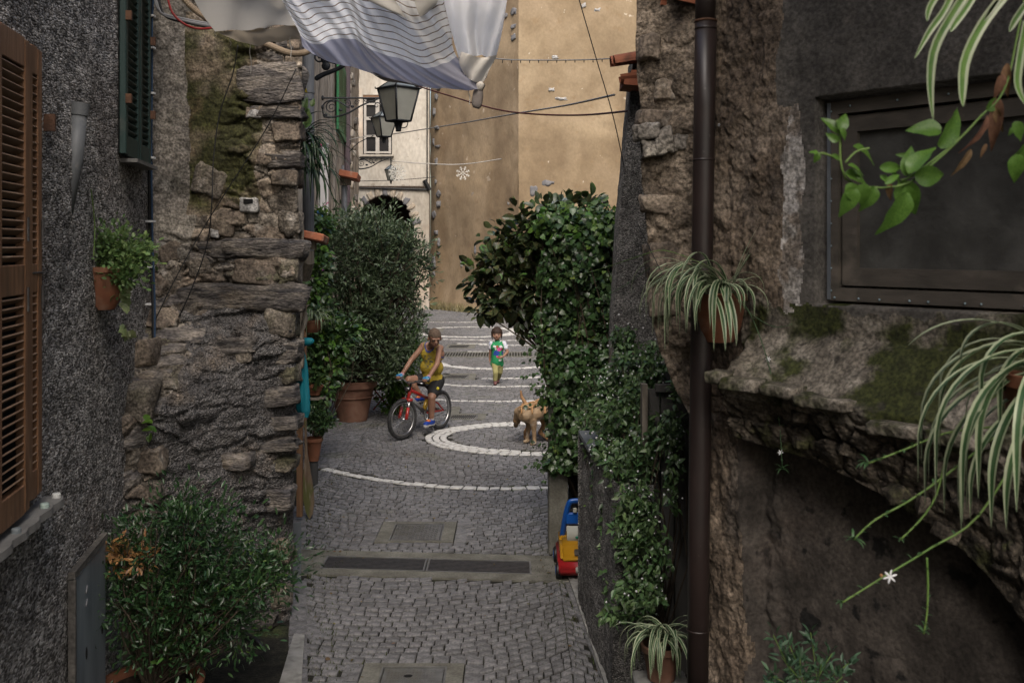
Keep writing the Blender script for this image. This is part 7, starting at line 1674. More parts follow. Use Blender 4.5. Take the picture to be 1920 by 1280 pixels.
for x, y_ in ((1100, 945), (1112, 948), (1125, 980), (1108, 862), (1120, 868)): dm = bpy.data.meshes.new('leaf'); dm.from_pydata(*[TPL['ivy'][0].tolist(), [], TPL['ivy'][1].tolist()]); dm.materials.append(M['lf_ivy_l']); px_leaf(vn, (x + 6, y_), (x - 8, y_ + 3), 6.4, dm, 'leaf', 1.0, 1.0)
# bottom-right spider plant
Yz = 4.85; zt = P(1240, 1205, Yz)
pot('terracotta_pot', (zt.x, Yz, zt.z - .17), .095, .065, .17, M['terracotta_old'], 'dim terracotta pot of the spider plant at the foot of the brown downpipe')
tag(MB().box((zt.x, Yz, (zt.z - .17) / 2 - .01), (.26, .24, zt.z - .17 + .0), bev=.01).build('stone_block', M['granite']), 'pale stone block under the spider plant pot by the downpipe', 'stone block')
s6 = thing('spider_plant', zt, 'striped spider plant at the foot of the brown downpipe, bottom right of the alley', 'plant')
for i in range(58):
    L_ = rr.uniform(.18, .40); blade(s6, zt + V((rr.uniform(-.05, .05), rr.uniform(-.05, .03), .01)), rr.uniform(2.2, 6.2), rr.uniform(.7, 1.4), L_, rr.uniform(.012, .019), rr.uniform(1.7, 3.2), SP, 12)
# small bush bottom right foreground
YC = 3.15; fb = thing('small_leaf_bush', P(1520, 1330, YC), 'small sprigs of glossy green leaves at the bottom edge under the dark wall', 'bush')
tipsP = [(1450, 1190), (1480, 1210), (1445, 1265), (1480, 1250), (1520, 1185), (1540, 1245), (1595, 1240), (1560, 1225), (1500, 1232), (1580, 1268), (1435, 1275), (1515, 1262), (1465, 1232)]
mb = MB(); cl = []
for x, y_ in tipsP:
    e = P(x, y_, YC + rr.uniform(-.05, .05)); b = P(1520 + rr.uniform(-20, 20), 1340, YC); c_ = cat([b, b.lerp(e, .5) + V((0, 0, .02)), e], 10); mb.tube(c_, .0018, 5, cap=False); cl += [tuple(q) for q in c_[5:]]
mb.build('stem', M['stem'], fb); cl = np.array(cl); p_, a_, n_, s_ = whorls(cl, unit(np.tile([[0, -.2, .6]], (len(cl), 1))), 4, rs, .034, .9, .2, .008); scatter('foliage', p_, a_, n_, s_, 'lance', leafmat('bluish_leaf', [(.045, .10, .05), (.08, .15, .08)], transl=.25), fb, 240)
tag(MB().box((P(1520, 1340, YC).x, YC, .2), (.5, .3, .9)).build('planter', M['dark_render']), 'dark rendered planter holding the small glossy bush', 'planter')
# weeds at wall feet
wd_ = thing('dry_weeds', (-1.5, 35.5, 0), 'dry pale weeds along the foot of the ochre wall', 'weeds'); mb = []; fc_ = []
for i in range(900):
    t = rr.random(); b = TA.lerp(TB, t) + V((-.1, -.25 - rr.random() * .25, 0)); h = rr.uniform(.1, .45) * (1 - .4 * t); a = rr.uniform(0, 6.28); k = len(mb); mb += [(b.x - .012, b.y, 0), (b.x + .012, b.y, 0), (b.x + rr.uniform(-.15, .15), b.y + rr.uniform(-.1, .1), h)]; fc_.append((k, k + 1, k + 2))
tag(np_mesh('weed_blades', mb, fc_, leafmat('dry_weed', [(.16, .15, .06), (.30, .25, .13)], transl=.3), wd_), kind='stuff')

# fallen leaves and small litter on the paving (uncountable)
n = 150; xs = []; 
for i in range(n):
    y = rr.uniform(5.4, 15); e_ = rr.random(); x = (edge_l(y) + abs(rr.gauss(0, .3)) + .03) if e_ < .6 else (edge_r(min(y, 7.6)) - abs(rr.gauss(0, .25)) if y < 7.6 else rr.uniform(-2, 1)); xs.append((x, y, .006 + rr.random() * .004))
xs = np.array(xs); scatter('fallen_leaves', xs, unit(np.stack([rs.normal(size=n), rs.normal(size=n), rs.uniform(-.05, .12, n)], 1)), unit(np.array([[0, 0, 1.]]) + .3 * rs.normal(size=(n, 3))), rs.uniform(.012, .034, n), 'oval', leafmat('fallen_leaf', [(.10, .07, .03), (.20, .15, .06)], rough=.8, island=.5, hue=.04), None)
# ================================================================== FIGURES
def flesh(name, caps, ells, vox, m_, parent, smooth=4, loc=None):
    """one continuous surface from overlapping tapered limbs and ellipsoids (voxel remesh)"""
    mb = MB()
    for (a, b, ra, rb) in caps:
        a, b = V(a), V(b); d_ = (b - a); L_ = d_.length; n = max(3, int(L_ / max(min(ra, rb) * .6, .004))); n = min(n, 14)
        pts_ = [a - d_.normalized() * ra * k for k in (.98, .8, .45)] + [a.lerp(b, i / n) for i in range(n + 1)] + [b + d_.normalized() * rb * k for k in (.45, .8, .98)]
        rr_ = [ra * k for k in (.15, .6, .89)] + [lerp(ra, rb, i / n) for i in range(n + 1)] + [rb * k for k in (.89, .6, .15)]
        mb.tube(pts_, rr_, 14)
    for e in ells: mb.ell(e[0], e[1], e[2] if len(e) > 2 else None, 16)
    o_ = org(parent); me = bpy.data.meshes.new(name); me.from_pydata([tuple(V(v) - o_) for v in mb.v], [], mb.f); me.update()
    bm = bmesh.new(); bm.from_mesh(me); bmesh.ops.recalc_face_normals(bm, faces=bm.faces); bm.to_mesh(me); bm.free()
    tmp = bpy.data.objects.new('tmp_flesh', me); COL.objects.link(tmp)
    r = tmp.modifiers.new('r', 'REMESH'); r.mode = 'VOXEL'; r.voxel_size = vox
    s = tmp.modifiers.new('s', 'SMOOTH'); s.factor = .5; s.iterations = smooth
    dg = bpy.context.evaluated_depsgraph_get(); me2 = bpy.data.meshes.new_from_object(tmp.evaluated_get(dg)); bpy.data.objects.remove(tmp, do_unlink=True); bpy.data.meshes.remove(me)
    me2.name = name; me2.materials.clear(); return link(name, me2, m_, parent, True)
M['skin'] = mat('tanned_skin', [(.24, .125, .082), (.32, .18, .122)], scale=6, rough=.5, bump=.05, spec=.35)
M['skin_girl'] = mat('girl_skin', [(.23, .125, .085), (.31, .175, .12)], scale=6, rough=.5, bump=.05, spec=.35)
M['buzz'] = mat('buzzed_brown_hair', [(.075, .05, .036), (.14, .10, .072)], scale=60, rough=.9, bump=.6, bscale=200, bdist=.003)
M['brown_hair'] = mat('dark_brown_hair', [(.022, .013, .010), (.05, .03, .023)], scale=14, rough=.65, bump=.7, bscale=40, bdist=.004, stretch=(8, 8, .6), bstretch=(6, 6, .5), spec=.2)
M['eye'] = mat('dark_eye', [(.02, .015, .012)], rough=.3, bump=0)
M['lip_red'] = mat('lips', [(.30, .09, .075)], rough=.5, bump=0)
M['yellow_jersey'] = mat('yellow_tank_top', [(.36, .26, .03), (.46, .345, .045)], scale=5, rough=.75, bump=.4, bscale=10, bdist=.01)
M['jersey_print'] = mat('dark_chest_print', [(.10, .10, .09), (.36, .30, .08)], scale=18, rough=.8, bump=0, lo=.45, hi=.55)
M['blue_trim'] = mat('blue_trim', [(.05, .08, .28)], rough=.7, bump=0)
M['black_short'] = mat('black_shorts', [(.010, .010, .011), (.022, .022, .023)], scale=8, rough=.8, bump=.4, bscale=14)
M['yellow_badge'] = mat('yellow_badge', [(.45, .38, .03)], rough=.8, bump=0)
M['glove'] = mat('blue_white_glove', [(.02, .10, .32), (.02, .30, .50), (.45, .45, .5)], scale=26, rough=.7, bump=.1, lo=.4, hi=.62)
M['band'] = mat('pink_wristband', [(.50, .28, .34)], rough=.7, bump=0)
M['shoe_blue'] = mat('blue_shoe', [(.015, .05, .30)], rough=.6, bump=.1)
M['shoe_grey'] = mat('grey_shoe_sole', [(.40, .40, .41)], rough=.7, bump=0)
M['shoe_orange'] = mat('orange_shoe_trim', [(.55, .16, .05)], rough=.7, bump=0)
M['sock'] = mat('sock', [(.30, .30, .32)], rough=.9, bump=0)
M['green_tee'] = mat('green_tshirt', [(.015, .20, .075), (.025, .27, .10)], scale=5, rough=.8, bump=.3, bscale=14, bdist=.008)
M['white_cotton'] = mat('white_sleeve', [(.35, .38, .55), (.72, .72, .75)], scale=45, rough=.85, bump=0, lo=.42, hi=.5)
M['pants_y'] = mat('pale_yellow_trousers', [(.29, .27, .11), (.38, .355, .16)], scale=8, rough=.85, bump=.5, bscale=22, bdist=.008)
M['sandal'] = mat('maroon_shoe', [(.10, .04, .045), (.18, .08, .075)], scale=20, rough=.6, bump=.1)
M['p_pink'] = mat('pink_print', [(.60, .08, .28)], rough=.8, bump=0); M['p_blue'] = mat('blue_print', [(.02, .06, .30)], rough=.8, bump=0)
M['p_white'] = mat('white_print', [(.6, .6, .6)], rough=.8, bump=0); M['p_red'] = mat('red_print', [(.32, .06, .04)], rough=.8, bump=0)

def paint(o, root, rules):
    """assign extra materials to faces of a garment; rules: (material, test(world point, normal))"""
    o_ = org(root)
    for m_, _ in rules: o.data.materials.append(m_)
    for p_ in o.data.polygons:
        c_ = p_.center + o_
        for k_, (m_, f_) in enumerate(rules):
            if f_(c_, p_.normal): p_.material_index = k_ + 1; break
# ------------------------------------------------------------------ bicycle
rearC = V((-.942, 13.03, 0)); frontC = V((-1.357, 12.31, 0)); hd = (frontC - rearC); WB = hd.length; ang = math.atan2(hd.y, hd.x)
bk = thing('bicycle', rearC, 'red and silver child\'s mountain bicycle ridden by the boy', 'bicycle', rot=(0, 0, ang))
M['tyre'] = mat('black_tyre', [(.02, .02, .021), (.045, .045, .046)], scale=20, rough=.8, bump=.6, bscale=90, bdist=.004)
M['alloy'] = mat('alloy', [(.45, .45, .46)], rough=.3, metal=.9, bump=0, spec=.5); M['bike_red'] = mat('bike_red_paint', [(.36, .02, .016)], rough=.28, bump=0, spec=.6)
M['bike_yellow'] = mat('bike_yellow_paint', [(.4, .25, .03)], rough=.3, bump=0, spec=.6); M['black_pl'] = mat('black_plastic', [(.015, .015, .016)], rough=.45, bump=0); M['bike_silver'] = mat('bike_silver_paint', [(.34, .34, .35)], rough=.35, metal=.4, bump=0)
RWh = .252
def wheel(parent, c, R, label):
    hubw = .04; t = MB(); t.torus(c, RWh - .024, .024, R, 48, 10); wt = t.build('tyre', M['tyre'], None, True); wt.name = 'wheel'
    wt.parent = parent; ORG[wt.name] = org(parent)
    MB().torus(c, RWh - .052, .010, R, 48, 8, fz=1.6).build('rim', M['alloy'], wt, True)
    MB().cyl(V(c) + R @ V((0, 0, -hubw)), V(c) + R @ V((0, 0, hubw)), .016, 10).build('hub', M['alloy'], wt, True)
    for i in range(28):
        a = 2 * math.pi * i / 28; a2 = a + (.5 if i % 2 else -.5); s_ = 1 if i % 4 < 2 else -1
        MB().tube([V(c) + R @ V((.014 * math.cos(a2), .014 * math.sin(a2), s_ * hubw * .8)), V(c) + R @ V(((RWh - .055) * math.cos(a), (RWh - .055) * math.sin(a), 0))], .0011, 4).build('spoke', M['alloy'], wt)
    n = 60; kn = MB()
    for i in range(n):
        a = 2 * math.pi * i / n
        for s_ in (-.009, .009): kn.box(V(c) + R @ V(((RWh - .001) * math.cos(a), (RWh - .001) * math.sin(a), s_)), (.008, .009, .007), R @ Matrix.Rotation(a, 3, 'Z'))
    tag(kn.build('tread', M['tyre'], wt), kind='stuff'); return wt
RX = Matrix.Rotation(math.pi / 2, 3, 'X')           # wheel plane = local x-z
steer = math.radians(-7); RS = Matrix.Rotation(steer, 3, 'Z')
rc_, fc_ = V((0, 0, RWh)), V((WB, 0, RWh))
wheel(bk, rc_, RX, ''); wheel(bk, fc_, RS @ RX, '')
headb, headt = V((WB - .13, 0, .50)), V((WB - .17, 0, .62)); bbp = V((.36, 0, .24)); seatt = V((.22, 0, .55))
hx = (headt - headb).normalized()
def ft(a, b, r, m_, nm): MB().tube([a, b], r, 10).build(nm, M[m_], bk, True)
ft(headb, headt, .024, 'bike_red', 'head_tube'); ft(headb + V((-.01, 0, .02)), bbp + V((.02, 0, .05)), .026, 'bike_silver', 'down_tube'); ft(headt - V((0, 0, .03)), V((.26, 0, .43)), .020, 'bike_red', 'top_tube')
ft(bbp, seatt, .018, 'bike_silver', 'seat_tube'); MB().tube([V((.36, 0, .30)), V((.30, .0, .42))], .028, 10).build('shock_spring', M['bike_yellow'], bk, True)
for s_ in (-1, 1):
    MB().tube([bbp + V((-.02, .03 * s_, .02)), V((0, .055 * s_, RWh))], .012, 8).build('chainstay', M['bike_red'], bk, True)
    MB().tube([V((.27, .025 * s_, .42)), V((.12, .045 * s_, .36)), V((0, .055 * s_, RWh))], .011, 8).build('seatstay', M['bike_red'], bk, True)
    lo_ = fc_ + RS @ V((0, .058 * s_, 0)); cr = headb + RS @ V((.03, .052 * s_, .0)) + V((0, 0, -.02))
    MB().tube([cr, lo_.lerp(cr, .45)], .018, 10).build('fork_stanchion', M['alloy'], bk, True); MB().tube([lo_.lerp(cr, .62), lo_ + V((-.01, 0, 0))], .021, 10).build('fork_leg', M['bike_red'], bk, True)
MB().box(headb + V((.03, 0, -.02)), (.07, .15, .04), RS, bev=.012).build('fork_crown', M['bike_red'], bk); MB().tube([headb + V((.05, 0, -.05)) + RS @ V((0, -.055, -.06)), headb + V((.06, 0, -.0)), headb + V((.05, 0, -.05)) + RS @ V((0, .055, -.06))], .009, 8).build('fork_brace', M['alloy'], bk, True)
MB().tube([headt, headt + hx * .07], .014, 8).build('stem', M['black_pl'], bk, True)
hb_ = headt + hx * .07 + V((.03, 0, .0)); hbR = lambda v: hb_ + RS @ V(v)
MB().tube(cat([hbR((-.05, .27, .035)), hbR((-.02, .14, .03)), hbR((.0, .05, 0)), hbR((0, -.05, 0)), hbR((-.02, -.14, .03)), hbR((-.05, -.27, .035))], 20), .011, 10).build('handlebar', M['alloy'], bk, True)
for s_ in (-1, 1):
    MB().tube([hbR((-.035, .17 * s_, .033)), hbR((-.052, .275 * s_, .036))], .0155, 10).build('grip', M['black_pl'], bk, True)
    MB().tube([hbR((.0, .13 * s_, .03)), hbR((.035, .16 * s_, .015)), hbR((.02, .235 * s_, .008))], .006, 6).build('brake_lever', M['alloy'], bk, True)
    MB().tube(cat([hbR((.02, .12 * s_, .03)), hbR((.10, .06 * s_, .03)), hbR((.08, .0, -.08)), headb + V((.04, 0, 0))], 12), .003, 5).build('brake_cable', M['black_pl'], bk)
MB().ell(headt + V((.05, 0, -.005)), (.03, .045, .03)).build('front_lamp', M['black_pl'], bk, True); MB().ell(headt + V((.075, 0, -.005)), (.010, .035, .022)).build('front_reflector', M['alloy'], bk, True)
flesh('saddle', [(V((.12, 0, .60)), V((.30, 0, .61)), .05, .022), (V((.12, -.04, .60)), V((.16, .04, .60)), .04, .04)], [], .008, M['black_pl'], bk)
MB().torus(bbp + V((0, .04, 0)), .06, .006, RX, 28, 6).build('chainring', M['iron'], bk); MB().tube([bbp + V((0, .042, .06)), V((0, .05, RWh + .035))], .004, 5).tube([bbp + V((0, .042, -.06)), V((0, .05, RWh - .035))], .004, 5).build('chain', M['iron'], bk)
ca = math.radians(-75)      # crank angle: rider's left foot low
for s_, a in ((1, ca), (-1, ca + math.pi)):
    e = bbp + V((.14 * math.cos(a), .06 * s_, .14 * math.sin(a))); MB().tube([bbp + V((0, .05 * s_, 0)), e], .010, 8).build('crank', M['alloy'], bk, True); MB().box(e + V((0, .045 * s_, 0)), (.08, .075, .018), bev=.004).build('pedal', M['black_pl'], bk)
MB().tube([V((.30, .03, .22)), V((.24, .07, .02))], .006, 6).build('kickstand', M['alloy'], bk)
BW = Matrix.Translation(rearC) @ Matrix.Rotation(ang, 4, 'Z'); bw = lambda v: BW @ V(v)

# ------------------------------------------------------------------ boy
gripL, gripR = bw(hbR((-.045, .225, .035))), bw(hbR((-.045, -.225, .035)))       # rider's left is image right
pedL = bw(bbp + V((.14 * math.cos(ca), .105, .14 * math.sin(ca) + .012))); pedR = bw(bbp + V((.14 * math.cos(ca + math.pi), -.105, .14 * math.sin(ca + math.pi) + .012)))
boy = thing('person', bw((.16, 0, 0)), 'boy in yellow sleeveless top and black shorts riding the red bicycle toward the left', 'person')
fw = V((math.cos(ang), math.sin(ang), 0)); lf_ = V((-fw.y, fw.x, 0)); up = V((0, 0, 1))    # forward, rider's left
pel = bw((.17, 0, .665)); chest = bw((.235, .045, 1.0)); neck = bw((.285, .05, 1.125))
shL, shR = chest + lf_ * .125 + up * .085 + fw * .02, chest - lf_ * .125 + up * .10 + fw * .03
headc = P(815, 632, 12.55) + V((0, 0, .0)); headc = neck + (P(815, 633, 12.52) - neck) * 1.0
def bend(a, b, l1, l2, hint):
    d_ = b - a; L_ = min(d_.length, l1 + l2 - .002); d_.normalize(); c = (l1 * l1 - l2 * l2 + L_ * L_) / (2 * L_); h = math.sqrt(max(l1 * l1 - c * c, 0)); hh = (hint - d_ * hint.dot(d_)).normalized(); return a + d_ * c + hh * h
wrL, wrR = gripL + up * .025 - fw * .045, gripR + up * .025 - fw * .045
dL_, dR_ = (wrL - shL).length, (wrR - shR).length; elL = bend(shL, wrL, dL_ * .515, dL_ * .50, V((0, 0, -.6)) + lf_ * .8); elR = bend(shR, wrR, dR_ * .51, dR_ * .50, -lf_ * .9 + V((0, 0, -.3)))
hipL, hipR = pel + lf_ * .075 - up * .01, pel - lf_ * .075 - up * .01
anL, anR = pedL + up * .065 - fw * .05, pedR + up * .065 - fw * .05
knL = bend(hipL, anL, .30, .30, fw + lf_ * .35); knR = bend(hipR, anR, .30, .30, fw - lf_ * .35)
fd = (V((headc.x, headc.y, 0)) * 0 + V((.30, -1.0, -.42))).normalized()      # face looks down to the image right
hside = fd.cross(up).normalized() * -1; hup = fd.cross(hside) ; hup = hup if hup.z > 0 else -hup
HR = Matrix((hside, fd, hup)).transposed()
caps = [(pel, chest, .092, .098), (chest + lf_ * .06, chest - lf_ * .06, .092, .092), (chest, neck, .088, .042), (neck, headc, .037, .045), (shL, chest, .05, .08), (shR, chest, .05, .08),
        (shL, elL, .043, .033), (elL, wrL, .034, .023), (shR, elR, .043, .033), (elR, wrR, .034, .023), (hipL, knL, .080, .052), (hipR, knR, .080, .052),
        (knL, knL.lerp(anL, .35), .050, .050), (knL.lerp(anL, .35), anL, .050, .029), (knR, knR.lerp(anR, .35), .050, .050), (knR.lerp(anR, .35), anR, .050, .029)]
hc = headc
ells = [(hc + hup * .018 - fd * .012, (.074, .092, .090), HR), (hc - hup * .035 + fd * .018, (.056, .062, .068), HR), (hc - hup * .080 + fd * .050, (.024, .022, .020), HR), (hc + fd * .088 - hup * .022, (.013, .017, .016), HR), (hc + fd * .080 - hup * .005, (.008, .012, .022), HR),
        (hc + hside * .074 - hup * .016 - fd * .005, (.010, .020, .028), HR), (hc - hside * .074 - hup * .016 - fd * .005, (.010, .020, .028), HR), (hc + fd * .073 - hup * .060, (.020, .010, .008), HR), (hc + fd * .074 + hup * .016, (.052, .010, .010), HR)]
def hand(grip, wr, out):
    """palm over the bar, four fingers of different length curled round it, thumb beneath"""
    c_ = [(wr, grip + up * .022 - fw * .01, .024, .026)]; barv = (gripL - gripR).normalized()
    for i, k in enumerate((-.030, -.010, .010, .030)):
        L_ = (.9, 1.0, .95, .78)[i]; b = grip + barv * k * .9 + up * .026; m1 = b + fw * .030 * L_ - up * .004; m2 = m1 + fw * .006 - up * .026 * L_; m3 = m2 - fw * .018 * L_ - up * .012
        c_ += [(b, m1, .0092, .0088), (m1, m2, .0088, .0080), (m2, m3, .0080, .0070)]
    th = grip + up * .010 - fw * .022 - out * .028; c_ += [(th, th - up * .022 + fw * .010, .010, .009), (th - up * .022 + fw * .010, th - up * .030 + fw * .030, .009, .008)]; return c_
caps += hand(gripL, wrL, lf_) + hand(gripR, wrR, -lf_)
ells = [(hc + (e_[0] - hc) * 1.08, tuple(r_ * 1.08 for r_ in e_[1]), e_[2]) for e_ in ells]
flesh('body', caps, ells, .0052, M['skin'], boy, 3)
for s_ in (-1, 1): MB().ell(hc + fd * .084 + hside * .030 * s_ - hup * .002, (.011, .006, .0055), HR, 10).build('eye', M['eye'], boy, True); MB().ell(hc + fd * .086 + hside * .030 * s_ + hup * .015, (.015, .004, .0025), HR, 8).build('eyebrow', M['buzz'], boy, True)
MB().ell(hc + fd * .085 - hup * .057, (.018, .004, .0042), HR, 10).build('mouth', M['lip_red'], boy, True)
# buzzed hair cap
def hair_cap(c, HR_, r, grow, cut, name, m_, parent, seed=1, fringe=None):
    n1, n2 = 44, 30; A, B = np.meshgrid(np.linspace(0, 2 * np.pi, n1), np.linspace(0, np.pi, n2), indexing='ij')
    q = np.stack([np.sin(B) * np.cos(A), np.sin(B) * np.sin(A), np.cos(B)], -1).reshape(-1, 3); q = q * np.array(r) * (1 + grow + .02 * fbm(q * 6, 3, seed)[:, None])
    pts_ = (np.array([[*HR_[0]], [*HR_[1]], [*HR_[2]]]) @ q.T).T + np.array(tuple(c)); f = grid_faces(n1, n2); cen = q[f].mean(1); keep = cut(cen)
    return np_mesh(name, pts_, f[keep], m_, parent, True)
hair_cap(hc + (hup * .018 - fd * .012) * 1.08, HR, (.080, .0995, .097), .035, lambda c: (c[:, 2] > -.045 + .075 * np.clip((c[:, 1] + .02) / .09, -.3, 1)) & ~((c[:, 1] > .055) & (c[:, 2] < .030)), 'hair', M['buzz'], boy)
# tank top
tt_caps = [(pel + up * .01 + fw * .02, chest, .118, .114), (chest + lf_ * .06, chest - lf_ * .06, .106, .106), (chest + lf_ * .072 + up * .02, shL - lf_ * .05 + up * .012, .085, .052), (chest - lf_ * .072 + up * .02, shR + lf_ * .05 + up * .012, .085, .052), (pel + up * .02 - lf_ * .055 + fw * .03, pel + up * .02 + lf_ * .055 + fw * .03, .108, .108), (pel.lerp(chest, .5) - lf_ * .05 + fw * .02, pel.lerp(chest, .5) + lf_ * .05 + fw * .025, .114, .114)]
tank = flesh('tank_top', tt_caps, [], .006, M['yellow_jersey'], boy, 14)
nkc = chest + up * .130 + fw * .045
def nd(c): q = c - nkc; return math.hypot(q.dot(lf_) / 1.0, q.dot(up) * .78)
def ad(c):
    d_ = 9
    for s_, sh_ in ((1, shL), (-1, shR)): d_ = min(d_, .030 - (c - sh_).dot(lf_) * s_ + .35 * max(0, -(c - sh_).dot(up) - .06))
    return d_
def pr_(c):
    q = c - (chest - up * .085); x, z = q.dot(lf_), q.dot(up); return q.dot(fw) > .03 and abs(x) < .062 and abs(z) < .085 and vnoise(np.array([[x * 42 + 3, z * 60, 0]]))[0] > .02
paint(tank, boy, [(M['skin'], lambda c, n: nd(c) < .062 and (c - chest).dot(fw) > -.02), (M['blue_trim'], lambda c, n: nd(c) < .079 and (c - chest).dot(fw) > -.02), (M['skin'], lambda c, n: ad(c) < .012), (M['blue_trim'], lambda c, n: ad(c) < .026), (M['jersey_print'], lambda c, n: pr_(c))])
def ring_pts(c, ax, ay, n=20): return [V(c) + ax * math.cos(2 * math.pi * i / n) + ay * math.sin(2 * math.pi * i / n) for i in range(n + 1)]
Rf = Matrix((lf_, fw, up)).transposed()
# shorts
sh_caps = [(pel + up * .0, pel - up * .03, .122, .12), (hipL, hipL.lerp(knL, .72), .098, .078), (hipR, hipR.lerp(knR, .50), .098, .080)]
flesh('shorts', sh_caps, [], .008, M['black_short'], boy, 3)
MB().ell(hipL.lerp(knL, .52) + fw * .03 + lf_ * .07 + up * .02, (.022, .03, .022)).build('shorts_badge', M['yellow_badge'], boy, True)
for s_, g_, w_ in ((1, gripL, wrL), (-1, gripR, wrR)):
    flesh('glove', [(w_, g_ + up * .024 - fw * .008, .029, .031), (g_ + up * .026 + lf_ * .026, g_ + up * .026 - lf_ * .026, .020, .020), (g_ + up * .024 + fw * .018 + lf_ * .024, g_ + up * .024 + fw * .018 - lf_ * .024, .014, .014)], [], .005, M['glove'], boy, 2)
    el_ = elL if s_ > 0 else elR; MB().tube([w_.lerp(el_, .06), w_.lerp(el_, .13)], .029, 12).build('wristband', M['band'], boy, True)
for s_, an, pd_ in ((1, anL, pedL), (-1, anR, pedR)):
    out = lf_ * s_; toe = pd_ + fw * .085 + up * .028
    flesh('shoe', [(an - up * .02 - fw * .015, toe, .036, .030), (an, an - up * .03, .036, .036), (an - fw * .02 - up * .035, pd_ + up * .03, .034, .036)], [], .006, M['shoe_blue'], boy, 3)
    flesh('shoe_sole', [(an - fw * .03 - up * .056, toe - up * .022 + fw * .004, .030, .030)], [], .006, M['shoe_grey'], boy, 1)
    MB().tube([an - up * .004 + out * .001, an + up * .02], [.038, .034], 12).build('shoe_collar', M['shoe_grey'], boy, True); MB().ell(toe.lerp(an, .45) + up * .018, (.034, .034, .018)).build('shoe_tongue', M['shoe_orange'], boy, True)

# ------------------------------------------------------------------ girl
gY = 17.2; gk = gY / F; gpt = lambda px, py, dy=0: P(px, py, gY + dy)
g0 = G(929, 720.5); girl = thing('person', (g0.x, g0.y, 0), 'small girl in a green t-shirt and pale yellow trousers walking toward the viewpoint', 'person')
gw = lambda x, y, z: V((x, y, z))
zt = lambda py: CZ - (py - HY) * gk
hc = gpt(931.5, 626.5, -.02); gpel = gpt(932, 678, .02); gch = gpt(932.5, 650, 0); gnk = gpt(932.5, 638, 0); sL, sR = gpt(945, 643.5, 0), gpt(921, 644, 0)     # sL = image right
eL, eR = gpt(951.5, 660, -.02), gpt(919.5, 659, .03); wL, wR = gpt(943.5, 668.5, -.14), gpt(918.5, 671.5, .05)
hL, hR = gpt(937, 681, .02), gpt(928, 681, .0); kL, kR = gpt(937.5, 697, .05), gpt(929.5, 698, -.07); aL, aR = gpt(933.5, 710, .20), gpt(928.6, 713, -.04)
fd = V((0, -1, -.05)).normalized(); hs = V((1, 0, 0)); HR = Matrix((hs, fd, V((0, 0, 1)))).transposed(); up = V((0, 0, 1))
caps = [(gpel, gch, .082, .085), (gch + hs * .04, gch - hs * .04, .08, .08), (gch, gnk, .07, .034), (gnk, hc, .033, .04), (sL, gch, .038, .06), (sR, gch, .038, .06), (sL, eL, .033, .027), (eL, wL, .027, .020), (sR, eR, .033, .027), (eR, wR, .027, .020),
        (hL, kL, .060, .044), (hR, kR, .060, .044), (kL, aL, .043, .028), (kR, aR, .043, .028)]
def small_hand(w_, d_, side):
    d_ = d_.normalized(); c_ = [(w_, w_ + d_ * .035, .018, .020)]; pl_ = w_ + d_ * .045
    for i, k in enumerate((-.018, -.006, .006, .018)): L_ = (.8, 1, .95, .75)[i]; b = pl_ + side * k; m_ = b + d_ * .020 * L_; c_ += [(b, m_, .0062, .0060), (m_, m_ + d_ * .010 * L_ - up * .014 * L_, .006, .0052)]
    c_ += [(w_ + d_ * .02 + side * .018, w_ + d_ * .042 + side * .028, .0068, .006)]; return c_
caps += small_hand(wL, V((-.7, -.4, -.15)), V((0, 0, 1))) + small_hand(wR, V((0, -.1, -1)), V((0, 1, 0)))
ells = [(hc + up * .016 + V((0, .012, 0)), (.074, .082, .080)), (hc - up * .025 + fd * .018, (.060, .060, .058)), (hc - up * .062 + fd * .05, (.018, .016, .014)), (hc + fd * .080 - up * .014, (.010, .012, .011)), (hc - up * .022 + fd * .045 + hs * .034, (.022, .02, .022)), (hc - up * .022 + fd * .045 - hs * .034, (.022, .02, .022)), (hc + hs * .074 - up * .008, (.008, .016, .022)), (hc - hs * .074 - up * .008, (.008, .016, .022))]
KH = 1.17; hc = hc + up * .006
ells = [(hc + (e_[0] - hc) * KH, tuple(r_ * KH for r_ in e_[1])) for e_ in ells]
flesh('body', caps, ells, .005, M['skin_girl'], girl, 3)
for s_ in (-1, 1): MB().ell(hc + (fd * .073 + hs * .027 * s_ + up * .004) * KH, (.013, .006, .008), HR, 10).build('eye', M['eye'], girl, True)
MB().ell(hc + (fd * .077 - up * .036) * KH, (.017, .005, .0055), HR, 10).build('mouth', M['lip_red'], girl, True)
hair_cap(hc + (up * .018 + V((0, .012, 0))) * KH, HR, (.076 * KH, .084 * KH, .082 * KH), .09, lambda c: (c[:, 2] > -.098) & ~((c[:, 1] > .042) & (c[:, 2] < .006)) & ~((c[:, 1] > .0) & (c[:, 2] < -.055)), 'hair', M['brown_hair'], girl, 5)
for s_ in (-1, 1): flesh('side_lock', [(hc + hs * .082 * s_ + up * .03, hc + hs * .084 * s_ - up * .05 + fd * .01, .020, .013), (hc + hs * .084 * s_ - up * .05, hc + hs * .074 * s_ - up * .095, .013, .005)], [], .006, M['brown_hair'], girl, 2)
tee = [(gpel - up * .0, gch, .108, .094), (gpel - up * .035 - hs * .045, gpel - up * .035 + hs * .045, .072, .072), (gch + hs * .03, gch - hs * .03, .094, .094), (gch + hs * .04 + up * .03, sL - hs * .02 - up * .002, .062, .036), (gch - hs * .04 + up * .03, sR + hs * .02 - up * .002, .062, .036), (gch + up * .035, gch, .085, .095)]
tee_o = flesh('tshirt', tee, [], .005, M['green_tee'], girl, 9)
MB().tube(ring_pts(gnk - up * .012 + fd * .022, hs * .052, fd * .035 - up * .018), .006, 6, cap=False).build('collar', M['p_white'], girl, True)
